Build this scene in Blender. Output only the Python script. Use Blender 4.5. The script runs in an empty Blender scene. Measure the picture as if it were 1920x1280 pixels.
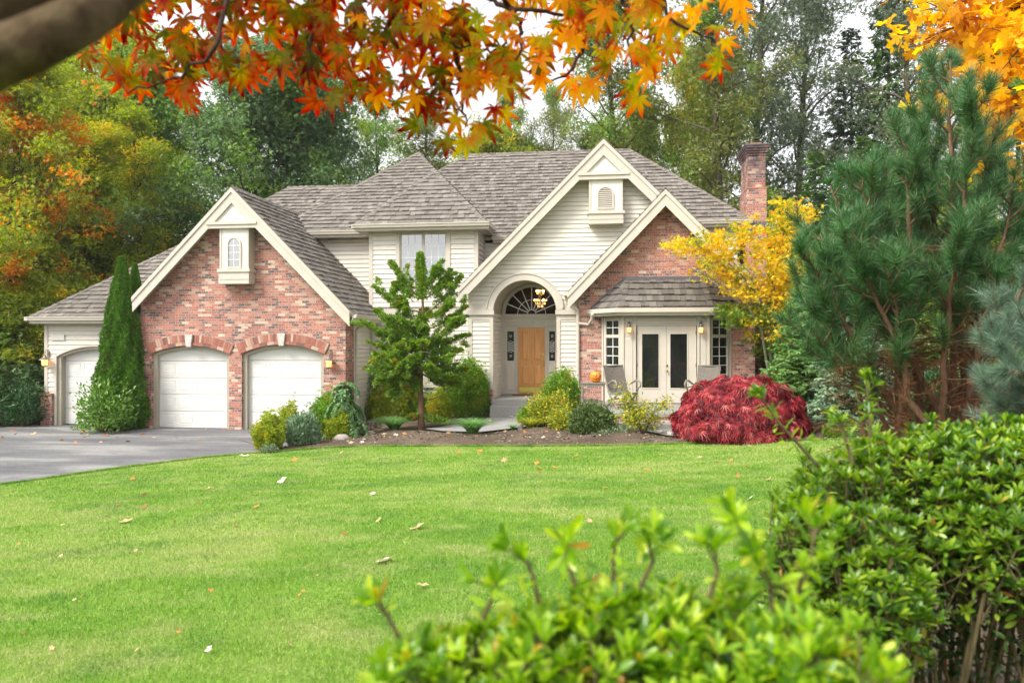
import bpy, math, random
import numpy as np
from mathutils import Vector, Matrix
from mathutils.geometry import tessellate_polygon

S = bpy.context.scene
COL = S.collection
PI = math.pi
F = 1440.0                    # focal length in pixels of a 1920-wide frame (27 mm)
TH = math.radians(7.8)        # the camera is turned this far off the house's depth axis
CT, ST = math.cos(TH), math.sin(TH)
CZ = 2.7                      # eye height above the garage floor

# ---------------------------------------------------------------- measuring
def ray(px, py=640.0):
    a = (px - 960) / F; b = (640 - py) / F
    return (-ST + a * CT, CT + a * ST, b)
def X(px, Y):
    r = ray(px); return r[0] / r[1] * Y
def Z(px, py, Y):
    r = ray(px, py); return CZ + r[2] / r[1] * Y
def D(px, py, d):
    r = ray(px, py); return Vector((r[0] * d, r[1] * d, CZ + r[2] * d))
def g(x, y):
    xx = min(max(x, -30), 14)
    yy = min(y, 16.5)
    v = 1.237 + .057 * xx - .0455 * yy
    if y > 16.5 and x > -7.2:
        v += .022 * min(y - 16.5, 7.5) * min(1, (x + 7.2) / 2.5)
    k = .12
    return .5 * (v + math.sqrt(v * v + k * k)) - .05 + .02
def G(px, py):
    r = ray(px, py); lo, hi = .5, 80.
    for _ in range(50):
        m = (lo + hi) / 2
        if CZ + r[2] * m > g(r[0] * m, r[1] * m): lo = m
        else: hi = m
    return Vector((r[0] * lo, r[1] * lo, CZ + r[2] * lo))
def garr(x, y):
    xx = np.clip(x, -30, 14); yy = np.minimum(y, 16.5)
    v = 1.237 + .057 * xx - .0455 * yy
    v = v + np.where((y > 16.5) & (x > -7.2), .022 * np.minimum(y - 16.5, 7.5) * np.minimum(1, (x + 7.2) / 2.5), 0)
    return .5 * (v + np.sqrt(v * v + .0144)) - .03

# ---------------------------------------------------------------- scene graph
def tag(o, label=None, cat=None, group=None, kind=None):
    if label: o['label'] = label
    if cat: o['category'] = cat
    if group: o['group'] = group
    if kind: o['kind'] = kind
    return o
def empty(name, loc, label=None, cat=None, group=None, rz=0):
    o = bpy.data.objects.new(name, None); COL.objects.link(o)
    o.empty_display_size = .2
    o.location = loc; o.rotation_euler = (0, 0, rz)
    return tag(o, label, cat, group)
def wloc(o):
    v = Vector((0, 0, 0))
    while o is not None: v += Vector(o.location); o = o.parent
    return v
def link(name, me, mat=None, parent=None, origin=None):
    """link a mesh whose coordinates are world coordinates; parents here are never rotated while building"""
    o = bpy.data.objects.new(name, me); COL.objects.link(o)
    if mat is not None: me.materials.append(mat)
    if parent is not None:
        o.parent = parent; off = wloc(parent)
    else: off = Vector((0, 0, 0))
    if origin is not None:
        o.location = Vector(origin) - off; off = Vector(origin)
    if off.length > 0: me.transform(Matrix.Translation(-off))
    return o
def copy_tree(o, parent=None):
    c = o.copy(); COL.objects.link(c)
    if parent is not None: c.parent = parent
    for ch in list(o.children): copy_tree(ch, c)
    return c

class MB:
    def __init__(s): s.v = []; s.f = []
    def add(s, vs, fs):
        n = len(s.v); s.v += [tuple(v) for v in vs]; s.f += [tuple(i + n for i in f) for f in fs]; return s
    def box(s, x0, x1, y0, y1, z0, z1):
        if x0 > x1: x0, x1 = x1, x0
        if y0 > y1: y0, y1 = y1, y0
        if z0 > z1: z0, z1 = z1, z0
        return s.add([(x0,y0,z0),(x1,y0,z0),(x1,y1,z0),(x0,y1,z0),(x0,y0,z1),(x1,y0,z1),(x1,y1,z1),(x0,y1,z1)],
                     [(0,3,2,1),(4,5,6,7),(0,1,5,4),(1,2,6,5),(2,3,7,6),(3,0,4,7)])
    def raised(s, x0, x1, z0, z1, y, d=.012, b=.03):
        """a bevelled panel standing d proud of the plane y (towards -y)"""
        if x0 > x1: x0, x1 = x1, x0
        return s.add([(x0,y,z0),(x1,y,z0),(x1,y,z1),(x0,y,z1),(x0+b,y-d,z0+b),(x1-b,y-d,z0+b),(x1-b,y-d,z1-b),(x0+b,y-d,z1-b)],
                     [(4,5,6,7),(0,1,5,4),(1,2,6,5),(2,3,7,6),(3,0,4,7)])
    def prism(s, poly, y0, y1, holes=(), axis='y', caps=True):
        """poly in (u, z): extruded along y (or along x when axis == 'x', u then being y)"""
        loops = [list(poly)] + [list(h) for h in holes]
        P3 = (lambda u, z, d: (u, d, z)) if axis == 'y' else (lambda u, z, d: (d, u, z))
        if axis == 'z': P3 = lambda u, z, d: (u, z, d)
        if caps:
            tris = tessellate_polygon([[Vector((u, z, 0)) for u, z in l] for l in loops])
            flat = [p for l in loops for p in l]
            for d in (y0, y1):
                vs = [P3(u, z, d) for u, z in flat]
                s.add(vs, [t for t in tris if len(set(t)) == 3])
        for l in loops:
            n = len(l)
            vs = [P3(u, z, y0) for u, z in l] + [P3(u, z, y1) for u, z in l]
            s.add(vs, [(i, (i + 1) % n, n + (i + 1) % n, n + i) for i in range(n)])
        return s
    def tube(s, pts, rad, n=8, cap=True):
        pts = [Vector(p) for p in pts]; m = len(pts)
        if not hasattr(rad, '__len__'): rad = [rad] * m
        up = Vector((0, 0, 1)); prev = None; base = len(s.v)
        for i, p in enumerate(pts):
            t = (pts[min(i + 1, m - 1)] - pts[max(i - 1, 0)])
            if t.length < 1e-9: t = Vector((0, 0, 1))
            t.normalize()
            if prev is None:
                a = t.cross(up)
                if a.length < .05: a = t.cross(Vector((1, 0, 0)))
            else: a = prev - t * prev.dot(t)
            if a.length < 1e-6: a = t.cross(Vector((1, .3, 0)))
            a.normalize(); prev = a; b = t.cross(a)
            for k in range(n):
                an = 2 * PI * k / n
                s.v.append(tuple(p + (a * math.cos(an) + b * math.sin(an)) * rad[i]))
        for i in range(m - 1):
            for k in range(n):
                k2 = (k + 1) % n
                s.f.append((base + i*n + k, base + i*n + k2, base + (i+1)*n + k2, base + (i+1)*n + k))
        if cap:
            s.f.append(tuple(base + k for k in range(n))[::-1]); s.f.append(tuple(base + (m-1)*n + k for k in range(n)))
        return s
    def lathe(s, cx, cy, prof, n=20, sx=1, sy=1, rib=0, nr=0):
        base = len(s.v)
        for r, z in prof:
            for k in range(n):
                a = 2 * PI * k / n; q = r * (1 - rib * abs(math.cos(a * nr / 2)) ** 6) if nr else r
                s.v.append((cx + q * math.cos(a) * sx, cy + q * math.sin(a) * sy, z))
        for i in range(len(prof) - 1):
            for k in range(n):
                k2 = (k + 1) % n
                s.f.append((base + i*n + k, base + i*n + k2, base + (i+1)*n + k2, base + (i+1)*n + k))
        s.f.append(tuple(base + k for k in range(n))[::-1]); s.f.append(tuple(base + (len(prof)-1)*n + k for k in range(n)))
        return s
    def build(s, name, mat, parent=None, smooth=False, origin=None):
        me = bpy.data.meshes.new(name); me.from_pydata(s.v, [], s.f); me.validate()
        o = link(name, me, mat, parent, origin)
        if smooth: me.polygons.foreach_set('use_smooth', [True] * len(me.polygons))
        return o

def each_box(mb, name, mat, parent):
    out = []
    for k in range(len(mb.v) // 8):
        q = MB().add(mb.v[8*k:8*k+8], [tuple(i - 8*k for i in f) for f in mb.f[6*k:6*k+6]]); out.append(q.build(name, mat, parent))
    return out
def clip(poly, a, b, c):
    """keep a*u + b*v <= c"""
    out = []; n = len(poly)
    for i in range(n):
        p, q = poly[i], poly[(i + 1) % n]
        dp = a * p[0] + b * p[1] - c; dq = a * q[0] + b * q[1] - c
        if dp <= 0: out.append(p)
        if (dp < 0 < dq) or (dq < 0 < dp):
            t = dp / (dp - dq); out.append((p[0] + t * (q[0] - p[0]), p[1] + t * (q[1] - p[1])))
    return out
def clip_rect(poly, u0, u1, v0, v1):
    for a, b, c in ((-1, 0, -u0), (1, 0, u1), (0, -1, -v0), (0, 1, v1)):
        poly = clip(poly, a, b, c)
        if len(poly) < 3: return []
    return poly
def area(poly):
    return .5 * sum(poly[i][0] * poly[(i+1) % len(poly)][1] - poly[(i+1) % len(poly)][0] * poly[i][1] for i in range(len(poly)))

# ---------------------------------------------------------------- materials
class NT:
    def __init__(s, name):
        s.m = bpy.data.materials.new(name); s.m.use_nodes = True; s.t = s.m.node_tree; s.t.nodes.clear()
        s.out = s.n('ShaderNodeOutputMaterial')
    def n(s, typ, **kw):
        x = s.t.nodes.new(typ)
        for k, v in kw.items():
            if k.startswith('i_'):
                key = k[2:]; key = int(key) if key.isdigit() else key.replace('_', ' ')
                s.set(x.inputs[key], v)
            else: setattr(x, k, v)
        return x
    def set(s, sock, v):
        if isinstance(v, bpy.types.NodeSocket): s.t.links.new(v, sock)
        elif isinstance(v, bpy.types.Node): s.t.links.new(v.outputs[0], sock)
        else:
            if hasattr(sock.default_value, '__len__') and len(sock.default_value) == 4 and len(v) == 3: v = (*v, 1)
            sock.default_value = v
    def math(s, op, a, b=0., c=None):
        x = s.n('ShaderNodeMath', operation=op); s.set(x.inputs[0], a); s.set(x.inputs[1], b)
        if c is not None: s.set(x.inputs[2], c)
        return x.outputs[0]
    def ramp(s, fac, stops, interp='LINEAR'):
        x = s.n('ShaderNodeValToRGB'); s.set(x.inputs[0], fac); cr = x.color_ramp; cr.interpolation = interp
        while len(cr.elements) < len(stops): cr.elements.new(.5)
        for e, (p, c) in zip(cr.elements, stops):
            e.position = p; e.color = (*c, 1) if len(c) == 3 else c
        return x.outputs[0]
    def mix(s, fac, a, b, mode='MIX'):
        x = s.n('ShaderNodeMix', data_type='RGBA', blend_type=mode)
        s.set(x.inputs[0], fac); s.set(x.inputs[6], a); s.set(x.inputs[7], b); return x.outputs[2]
    def noise(s, scale, detail=3, vec=None, rough=.55, dist=0.):
        x = s.n('ShaderNodeTexNoise'); x.inputs['Scale'].default_value = scale; x.inputs['Detail'].default_value = detail
        x.inputs['Roughness'].default_value = rough; x.inputs['Distortion'].default_value = dist
        if vec is not None: s.set(x.inputs['Vector'], vec)
        return x.outputs['Fac']
    def pos(s): return s.n('ShaderNodeNewGeometry').outputs['Position']
    def isl(s): return s.n('ShaderNodeNewGeometry').outputs['Random Per Island']
    def bump(s, h, strength=.3, dist=.02):
        x = s.n('ShaderNodeBump'); x.inputs['Strength'].default_value = strength; x.inputs['Distance'].default_value = dist
        s.set(x.inputs['Height'], h); return x.outputs[0]
    def pbr(s, col, rough=.6, bump=None, metal=0., spec=.5, emis=None, es=0.):
        p = s.n('ShaderNodeBsdfPrincipled')
        s.set(p.inputs['Base Color'], col); s.set(p.inputs['Roughness'], rough); s.set(p.inputs['Metallic'], metal)
        p.inputs['Specular IOR Level'].default_value = spec
        if bump is not None: s.set(p.inputs['Normal'], bump)
        if emis is not None: s.set(p.inputs['Emission Color'], emis); p.inputs['Emission Strength'].default_value = es
        s.t.links.new(p.outputs[0], s.out.inputs[0]); return s.m
    def remap(s, pos, sc):
        x = s.n('ShaderNodeMapping'); s.set(x.inputs['Vector'], pos); x.inputs['Scale'].default_value = sc; return x.outputs[0]

def m_plain(name, c, rough=.6, var=.12, nscale=3., bump=.1, bscale=60., metal=0., spec=.4, grime=0.):
    t = NT(name); p = t.pos()
    n = t.noise(nscale, 5, p)
    lo = tuple(x * (1 - var) for x in c); hi = tuple(min(1, x * (1 + var * .6)) for x in c)
    col = t.ramp(n, [(.3, lo), (.7, hi)])
    if grime:
        z = t.n('ShaderNodeSeparateXYZ'); t.set(z.inputs[0], p)
        st = t.noise(1., 4, t.remap(p, (7, 7, .6)))
        m = t.ramp(st, [(.45, (0, 0, 0)), (.75, (grime,) * 3)])
        col = t.mix(m, col, tuple(x * f for x, f in zip(c, (.62, .6, .52))))
    b = t.bump(t.noise(bscale, 3, p), bump, .01)
    return t.pbr(col, rough, b, metal, spec)

def m_brick():
    t = NT('brick'); ge = t.n('ShaderNodeNewGeometry')
    sp = t.n('ShaderNodeSeparateXYZ'); t.set(sp.inputs[0], ge.outputs['Position'])
    sn = t.n('ShaderNodeSeparateXYZ'); t.set(sn.inputs[0], ge.outputs['True Normal'])
    side = t.math('GREATER_THAN', t.math('ABSOLUTE', sn.outputs[0]), .7)
    u = t.math('ADD', t.math('MULTIPLY', sp.outputs[0], t.math('SUBTRACT', 1., side)), t.math('MULTIPLY', sp.outputs[1], side))
    wob = t.math('MULTIPLY', t.math('SUBTRACT', t.noise(7, 2, ge.outputs['Position']), .5), .012)
    H, W = .0765, .215
    zz = t.math('DIVIDE', t.math('ADD', t.math('ADD', sp.outputs[2], 10.), wob), H)
    row = t.math('FLOOR', zz)
    off = t.math('MULTIPLY', t.math('MODULO', row, 2.), .5)
    uu = t.math('ADD', t.math('DIVIDE', t.math('ADD', u, 100.), W), off)
    colx = t.math('FLOOR', uu)
    fu = t.math('FRACT', uu); fz = t.math('FRACT', zz)
    cv = t.n('ShaderNodeCombineXYZ'); t.set(cv.inputs[0], colx); t.set(cv.inputs[1], row)
    wn = t.n('ShaderNodeTexWhiteNoise', noise_dimensions='3D'); t.set(wn.inputs['Vector'], cv)
    clump = t.noise(1.1, 3, ge.outputs['Position'])
    val = t.math('ADD', t.math('MULTIPLY', wn.outputs['Value'], .86), t.math('MULTIPLY', clump, .14))
    bc = t.ramp(val, [(0, (.10, .075, .08)), (.13, (.19, .10, .095)), (.24, (.32, .115, .088)), (.40, (.41, .135, .095)), (.55, (.46, .18, .125)),
                      (.68, (.38, .18, .14)), (.78, (.50, .30, .22)), (.87, (.60, .45, .35)), (.94, (.68, .58, .48))], 'CONSTANT')
    patch = t.noise(34, 3, ge.outputs['Position'], .6)
    bc = t.mix(t.ramp(patch, [(.53, (0, 0, 0)), (.62, (.75,) * 3)]), bc, (.62, .50, .41))
    bc = t.mix(t.ramp(t.noise(60, 3, ge.outputs['Position']), [(.3, (.3,) * 3), (.55, (0, 0, 0))]), bc, (.14, .09, .08))
    mu = t.math('MINIMUM', fu, t.math('SUBTRACT', 1., fu)); mz = t.math('MINIMUM', fz, t.math('SUBTRACT', 1., fz))
    mm = t.math('MINIMUM', t.math('DIVIDE', t.math('MULTIPLY', mu, W), .0065), t.math('DIVIDE', t.math('MULTIPLY', mz, H), .0065))
    mask = t.math('SMOOTH_MIN', mm, 1., .3)
    mort = t.ramp(t.noise(40, 3, ge.outputs['Position']), [(.3, (.40, .36, .32)), (.7, (.54, .49, .44))])
    col = t.mix(t.ramp(mask, [(.45, (0, 0, 0)), (.9, (1, 1, 1))]), mort, bc)
    big = t.ramp(t.noise(.45, 3, ge.outputs['Position']), [(.3, (.9, .88, .88)), (.7, (1.12, 1.1, 1.08))])
    col = t.mix(1., col, big, 'MULTIPLY')
    h = t.math('ADD', t.math('MULTIPLY', mask, 1.), t.math('MULTIPLY', patch, .4))
    return t.pbr(col, .85, t.bump(h, .7, .012), spec=.25)

def m_island(name, stops, rough=.85, bump=.3, bscale=(40, 40, 40), streak=.35, spec=.2):
    """each separate piece (shake, voussoir) takes its own colour"""
    t = NT(name); p = t.pos()
    col = t.ramp(t.isl(), stops)
    n = t.noise(1., 5, t.remap(p, bscale), .65)
    col = t.mix(1., col, t.ramp(n, [(.25, (1 - streak,) * 3), (.75, (1 + streak * .6,) * 3)]), 'MULTIPLY')
    return t.pbr(col, rough, t.bump(n, bump, .01), spec=spec)

def m_leaf(name, stops, rough=.5, trans=.4, nscale=None, nstops=None, spec=.15, nlo=.5, nhi=.62, tsat=1.25, tval=1.35, radial=None, mapscale=(1, 1, 1), coord='pos'):
    """foliage: every leaf picks a colour of its own; nstops gives patches of leaves another set of colours"""
    t = NT(name)
    col = t.ramp(t.isl(), stops)
    if nscale:
        if coord == 'obj': p = t.n('ShaderNodeTexCoord').outputs['Object']
        else: p = t.pos()
        f = t.ramp(t.noise(nscale, 3, t.remap(p, mapscale)), [(nlo, (0, 0, 0)), (nhi, (1, 1, 1))])
        col = t.mix(f, col, t.ramp(t.isl(), nstops))
    if radial:
        at = t.n('ShaderNodeAttribute', attribute_name='rad')
        fr = t.math('SUBTRACT', t.math('ADD', at.outputs['Fac'], t.math('MULTIPLY', t.noise(14, 3, t.pos()), .7)), .35)
        col = t.mix(t.ramp(fr, [(.18, (0, 0, 0)), (.8, (1, 1, 1))]), t.ramp(t.isl(), radial), col)
    d = t.n('ShaderNodeBsdfPrincipled'); t.set(d.inputs['Base Color'], col); d.inputs['Roughness'].default_value = rough
    d.inputs['Specular IOR Level'].default_value = spec
    if trans <= 0:
        t.t.links.new(d.outputs[0], t.out.inputs[0]); return t.m
    hs = t.n('ShaderNodeHueSaturation'); hs.inputs['Saturation'].default_value = tsat; hs.inputs['Value'].default_value = tval; t.set(hs.inputs['Color'], col)
    tr = t.n('ShaderNodeBsdfTranslucent'); t.set(tr.inputs['Color'], hs)
    mx = t.n('ShaderNodeMixShader'); mx.inputs[0].default_value = trans
    t.set(mx.inputs[1], d); t.set(mx.inputs[2], tr); t.t.links.new(mx.outputs[0], t.out.inputs[0])
    return t.m

M = {}
M['brick'] = m_brick()
BR = [(0, (.20, .11, .10)), (.2, (.34, .13, .10)), (.5, (.42, .17, .12)), (.75, (.47, .26, .19)), (1, (.58, .44, .34))]
M['brick_unit'] = m_island('brick_unit', BR, bump=.5, bscale=(30, 30, 30))
M['stone'] = m_plain('pale_stone', (.52, .50, .46), .8, .15, 12, .3, 90)
M['siding'] = m_plain('cream_siding', (.69, .645, .565), .5, .05, 1.3, .08, 50, grime=.07)
M['trim'] = m_plain('tan_trim', (.56, .51, .435), .5, .06, 2., .06, 60, grime=.1)
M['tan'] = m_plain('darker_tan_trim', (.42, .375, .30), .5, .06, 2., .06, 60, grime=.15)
M['white'] = m_plain('warm_white_panel', (.70, .67, .61), .45, .04, 2., .05, 70, grime=.05)
M['gdoor'] = m_plain('garage_door_paint', (.70, .685, .65), .42, .04, 1.5, .05, 80, grime=.06)
M['mullion'] = m_plain('white_muntin', (.8, .8, .78), .4, .03)
M['shake'] = m_island('cedar_shake', [(0, (.135, .118, .104)), (.15, (.17, .15, .132)), (.5, (.195, .172, .152)), (.85, (.215, .192, .172)), (1, (.26, .235, .212))], .9, .6, (45, 45, 45), .28)
M['shake_old'] = m_island('weathered_shake', [(0, (.12, .105, .092)), (.4, (.145, .13, .115)), (.8, (.17, .152, .135)), (1, (.21, .19, .168))], .95, .8, (60, 60, 60), .6)
M['flash'] = m_plain('lead_flashing', (.12, .11, .13), .5, .2, 5, .1, 60)
M['brass'] = m_plain('polished_brass', (.78, .55, .18), .18, .08, 8, .02, 60, metal=1.)
M['copper'] = m_plain('aged_copper', (.30, .24, .19), .45, .25, 12, .1, 60, metal=.5)
M['pewter'] = m_plain('dark_pewter', (.15, .14, .14), .4, .2, 12, .1, 60, metal=.6)
def m_glass(name, base, rough, ior):
    t = NT(name)
    n = t.noise(.8, 2, t.pos())
    p = t.n('ShaderNodeBsdfPrincipled'); t.set(p.inputs['Base Color'], t.ramp(n, [(.3, base), (.7, tuple(x * 1.5 for x in base))]))
    p.inputs['Roughness'].default_value = rough; p.inputs['IOR'].default_value = ior; p.inputs['Specular IOR Level'].default_value = .5
    t.set(p.inputs['Normal'], t.bump(t.noise(1.7, 2, t.pos()), .04, .05))
    t.t.links.new(p.outputs[0], t.out.inputs[0]); return t.m
M['pane'] = m_glass('window_glass', (.012, .014, .012), .03, 1.55)
M['pane_sky'] = m_glass('coated_glass', (.10, .11, .115), .02, 3.4)
def m_clear():
    t = NT('clear_glass')
    lw = t.n('ShaderNodeFresnel'); lw.inputs[0].default_value = 1.1
    a = t.n('ShaderNodeBsdfTransparent'); b = t.n('ShaderNodeBsdfGlossy'); b.inputs['Roughness'].default_value = .02
    mx = t.n('ShaderNodeMixShader'); t.set(mx.inputs[0], lw); t.set(mx.inputs[1], a); t.set(mx.inputs[2], b)
    t.t.links.new(mx.outputs[0], t.out.inputs[0]); return t.m
M['clear'] = m_clear()
def m_glow(name, c, e):
    t = NT(name); em = t.n('ShaderNodeEmission'); t.set(em.inputs[0], c); em.inputs[1].default_value = e
    t.t.links.new(em.outputs[0], t.out.inputs[0]); return t.m
M['lampglow'] = m_glow('lamp_glow', (1, .50, .14), 1.9)
M['candle'] = m_glow('candle_bulb', (1, .55, .16), 9)
def m_wood():
    t = NT('door_wood'); p = t.pos()
    n = t.noise(1., 6, t.remap(p, (26, 26, 1.3)), .6, .6)
    col = t.ramp(n, [(.25, (.52, .21, .06)), (.5, (.66, .31, .10)), (.75, (.75, .40, .15))])
    return t.pbr(col, .35, t.bump(n, .1, .004), spec=.5)
M['wood'] = m_wood()
M['wicker'] = m_plain('weathered_wicker', (.15, .132, .11), .8, .35, 30, .8, 110)
M['greywood'] = m_plain('weathered_grey_wood', (.24, .215, .17), .75, .25, 18, .4, 80)
M['cushion'] = m_plain('white_cushion', (.8, .8, .78), .8, .04)
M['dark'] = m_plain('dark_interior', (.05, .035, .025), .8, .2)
# ================================================================ HOUSE
rnd = random.Random(7)
house = empty('brick_house', (X(960, 23), 23, .4), 'two storey house of red brick and cream lap siding with steep cedar shake gables', 'house')

def roof(pts, e1, mat='shake', exposure=.235, wmin=.1, wmax=.24, soffit=True, parent=None, name='roof', slab=.13, th=.045):
    pts = [Vector(p) for p in pts]
    n = Vector((0, 0, 0))
    for i in range(len(pts)):
        a, b = pts[i], pts[(i+1) % len(pts)]
        n += Vector(((a.y-b.y)*(a.z+b.z), (a.z-b.z)*(a.x+b.x), (a.x-b.x)*(a.y+b.y)))
    n.normalize()
    if n.z < 0: n = -n
    e1 = Vector(e1); e1 = (e1 - n * e1.dot(n)).normalized(); e2 = n.cross(e1)
    if e2.z < 0: e2 = -e2
    o = pts[0]
    P2 = [((p-o).dot(e1), (p-o).dot(e2)) for p in pts]
    if area(P2) < 0: P2 = P2[::-1]
    u0 = min(p[0] for p in P2); u1 = max(p[0] for p in P2); v0 = min(p[1] for p in P2); v1 = max(p[1] for p in P2)
    mb = MB(); v = v0 - .03; 
    W = lambda u, vv, h: o + e1 * u + e2 * vv + n * h
    P2x = P2
    while v < v1:
        L = exposure + .05; u = u0 - rnd.random() * .2
        while u < u1:
            w = rnd.uniform(wmin, wmax); j = rnd.uniform(-.009, .009); t_ = th * rnd.uniform(.6, 1.35)
            if v > v0 - .02: q = clip_rect(P2x, u, u + w - .006, v + j, v + L)
            else: q = clip_rect(P2x, u, u + w - .006, v0, v + L)
            if len(q) >= 3 and abs(area(q)) > 1e-4:
                hs = lambda a: .012 + t_ * (1 - (a - v) / L)
                k = len(q); vs = [W(a, b, hs(b)) for a, b in q] + [W(a, b, 0) for a, b in q]
                mb.add(vs, [tuple(range(k))] + [(i, (i+1) % k, k + (i+1) % k, k + i) for i in range(k)])
            u += w
        v += exposure
    r = mb.build(name, M[mat], parent or house)
    if soffit:
        sb = MB(); k = len(P2)
        vs = [W(a, b, -.003) for a, b in P2] + [W(a, b, -slab) for a, b in P2]
        sb.add(vs, [tuple(range(k))[::-1], tuple(range(k, 2*k))] + [(i, (i+1) % k, k + (i+1) % k, k + i) for i in range(k)])
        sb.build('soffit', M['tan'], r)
    return r
def caps(r, a, b, na, nb, w=.14, step=.24, mat='shake', lift=.045):
    """ridge or hip caps: bent shakes lapped along a -> b (a is the low end); na/nb = unit down-slope directions of the two planes"""
    a, b = Vector(a), Vector(b); d = (b - a); L = d.length; d.normalize(); na, nb = Vector(na).normalized(), Vector(nb).normalized()
    mb = MB(); s = -.02; up = Vector((0, 0, 1))
    while s < L:
        q = a + d * s; e = a + d * min(s + step + .06, L + .03); l1 = lift + rnd.uniform(.02, .035); l2 = lift
        ww = w * rnd.uniform(.92, 1.08)
        vs = []
        for p, l in ((q, l1), (e, l2)):
            vs += [p + up*l, p + na*ww + up*(l - .0), p + nb*ww + up*(l - .0)]
        vs += [q + up*(l1-.035), q + na*ww + up*(l1-.035), q + nb*ww + up*(l1-.035)]
        mb.add(vs, [(0,1,4,3), (0,3,5,2), (0,6,7,1), (0,2,8,6), (1,7,4), (2,5,8)])
        s += step
    return mb.build('ridge_cap', M[mat], r)
def siding(poly, y, holes=(), h=.135, d=.022, name='wall', mat='siding', axis='y', sgn=-1, parent=None, z0=None, back=.12):
    """lap siding cut to a polygon in (u, z); the boards lean out towards sgn along the axis"""
    loops = [list(poly)] + [list(q) for q in holes]
    flat = [p for l in loops for p in l]
    tris = tessellate_polygon([[Vector((u, z, 0)) for u, z in l] for l in loops])
    zz0 = min(p[1] for p in flat); zz1 = max(p[1] for p in flat)
    if z0 is not None: zz0 = z0
    P = (lambda u, z, q: (u, q, z)) if axis == 'y' else (lambda u, z, q: (q, u, z))
    mb = MB()
    for t in tris:
        T = [flat[i] for i in t]; z = zz0
        if abs(area(T)) < 1e-7: continue
        zm, zx = min(p[1] for p in T), max(p[1] for p in T)
        z += max(0, math.floor((zm - zz0) / h)) * h
        while z < zx:
            gap = .012
            for lo, hi, f in ((z, z + h - gap, 1), (z + h - gap, z + h, 0)):
                q = clip(clip(T, 0, -1, -lo), 0, 1, hi)
                if len(q) >= 3:
                    if f: mb.add([P(a, b, y + sgn * (.004 + d * (1 - (b - z) / h))) for a, b in q], [tuple(range(len(q)))])
                    else: mb.add([P(a, b, y - sgn * .012) for a, b in q], [tuple(range(len(q)))])
            q = clip(clip(T, 0, -1, -z), 0, 1, z + h)
            e = [p for p in q if abs(p[1] - z) < 1e-6]
            if len(e) >= 2:
                ua, ub = min(p[0] for p in e), max(p[0] for p in e)
                mb.add([P(ua, z, y - sgn * .012), P(ub, z, y - sgn * .012), P(ub, z, y + sgn * (d + .004)), P(ua, z, y + sgn * (d + .004))], [(0, 1, 2, 3)])
            z += h
    for l in loops:                       # the body of the wall behind the boards
        n = len(l)
        vs = [P(u, z, y - sgn * .013) for u, z in l] + [P(u, z, y - sgn * back) for u, z in l]
        mb.add(vs, [(i, (i + 1) % n, n + (i + 1) % n, n + i) for i in range(n)])
    mb.add([P(u, z, y - sgn * back) for u, z in flat], [tt for tt in tris if len(set(tt)) == 3])
    return mb.build(name, M[mat], parent or house)
def slab_box(name, mat, *b, parent=None):
    return MB().box(*b).build(name, M[mat], parent or house)
def gutter(x0, x1, y, z, parent, returns=(0, 0)):
    """an eave gutter along x, its front towards -y, its top at z"""
    mb = MB()
    pr = [(y, z), (y - .115, z), (y - .115, z - .03), (y - .095, z - .06), (y - .08, z - .12), (y, z - .12)]
    mb.prism(pr, x0, x1, axis='x')
    g_ = mb.build('gutter', M['trim'], parent)
    f = MB().box(x0 + .02, x1 - .02, y + .002, y + .03, z - .21, z - .01)
    f.build('fascia', M['trim'], parent)
    return g_
def chevron(xc, za, p, half, w, y0, y1, drop=.03):
    """polygon of two rake boards meeting at the apex; p = pitch, w = vertical depth of the board"""
    hl, hr = half if isinstance(half, tuple) else (half, half)
    l, r = xc - hl, xc + hr
    za -= drop
    return [(l, za - p*hl), (xc, za), (r, za - p*hr), (r, za - p*hr - w), (xc, za - w), (l, za - p*hl - w)]
def arc(cx, cz, r, a0, a1, n):
    return [(cx + r * math.cos(a0 + (a1 - a0) * i / n), cz + r * math.sin(a0 + (a1 - a0) * i / n)) for i in range(n + 1)]
def seg_arch(x0, x1, zs, rise, n=16):
    """points along a segmental arch from (x0, zs) over to (x1, zs), and its circle"""
    c = (x0 + x1) / 2; hw = (x1 - x0) / 2; R = (hw*hw + rise*rise) / (2*rise); cz = zs + rise - R
    a = math.asin(hw / R)
    return [(c + R*math.sin(-a + 2*a*i/n), cz + R*math.cos(-a + 2*a*i/n)) for i in range(n + 1)], c, cz, R, a

# ---- measured lines
YG, YW, YX, YP, YM, YA, YB, YF, YD = 22.0, 22.5, 24.3, 25.6, 26.3, 23.4, 22.8, 22.15, 25.2
# ---------------------------------------------------------------- garage gable
gx, gz, gp = -11.40, 7.29, 1.01
roofz = lambda x: gz - gp * abs(x - gx)
gl, gr = -14.62, -8.02
# door openings in the brick
D1 = (X(284, YG), X(429.5, YG)); D2 = (X(453, YG), X(607, YG))
zs1 = Z(356, 664, YG); zr1 = Z(356, 648, YG) - zs1
zs2 = Z(530, 664, YG); zr2 = Z(530, 646, YG) - zs2
holes = []
for (a, b), zs, rise in ((D1, zs1, zr1), (D2, zs2, zr2)):
    holes.append([(a, .0), (b, .0)] + [p for p in seg_arch(a, b, zs, rise)[0]][::-1])
top = [(gr, 0), (gr, roofz(gr) - .1), (gx, gz - .1), (gl, roofz(gl) - .1), (gl, 0)]
# doorways open downwards: walk the outline round them
out = [(gl, -.1)]
for (a, b), zs, rise in ((D1, zs1, zr1), (D2, zs2, zr2)):
    out += [(a, -.1)] + seg_arch(a, b, zs, rise)[0] + [(b, -.1)]
out += [(gr, -.1), (gr, roofz(gr) - .1), (gx, gz - .1), (gl, roofz(gl) - .1)]
MB().prism(out, YG, YG + .3).build('wall', M['brick'], house)
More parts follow.
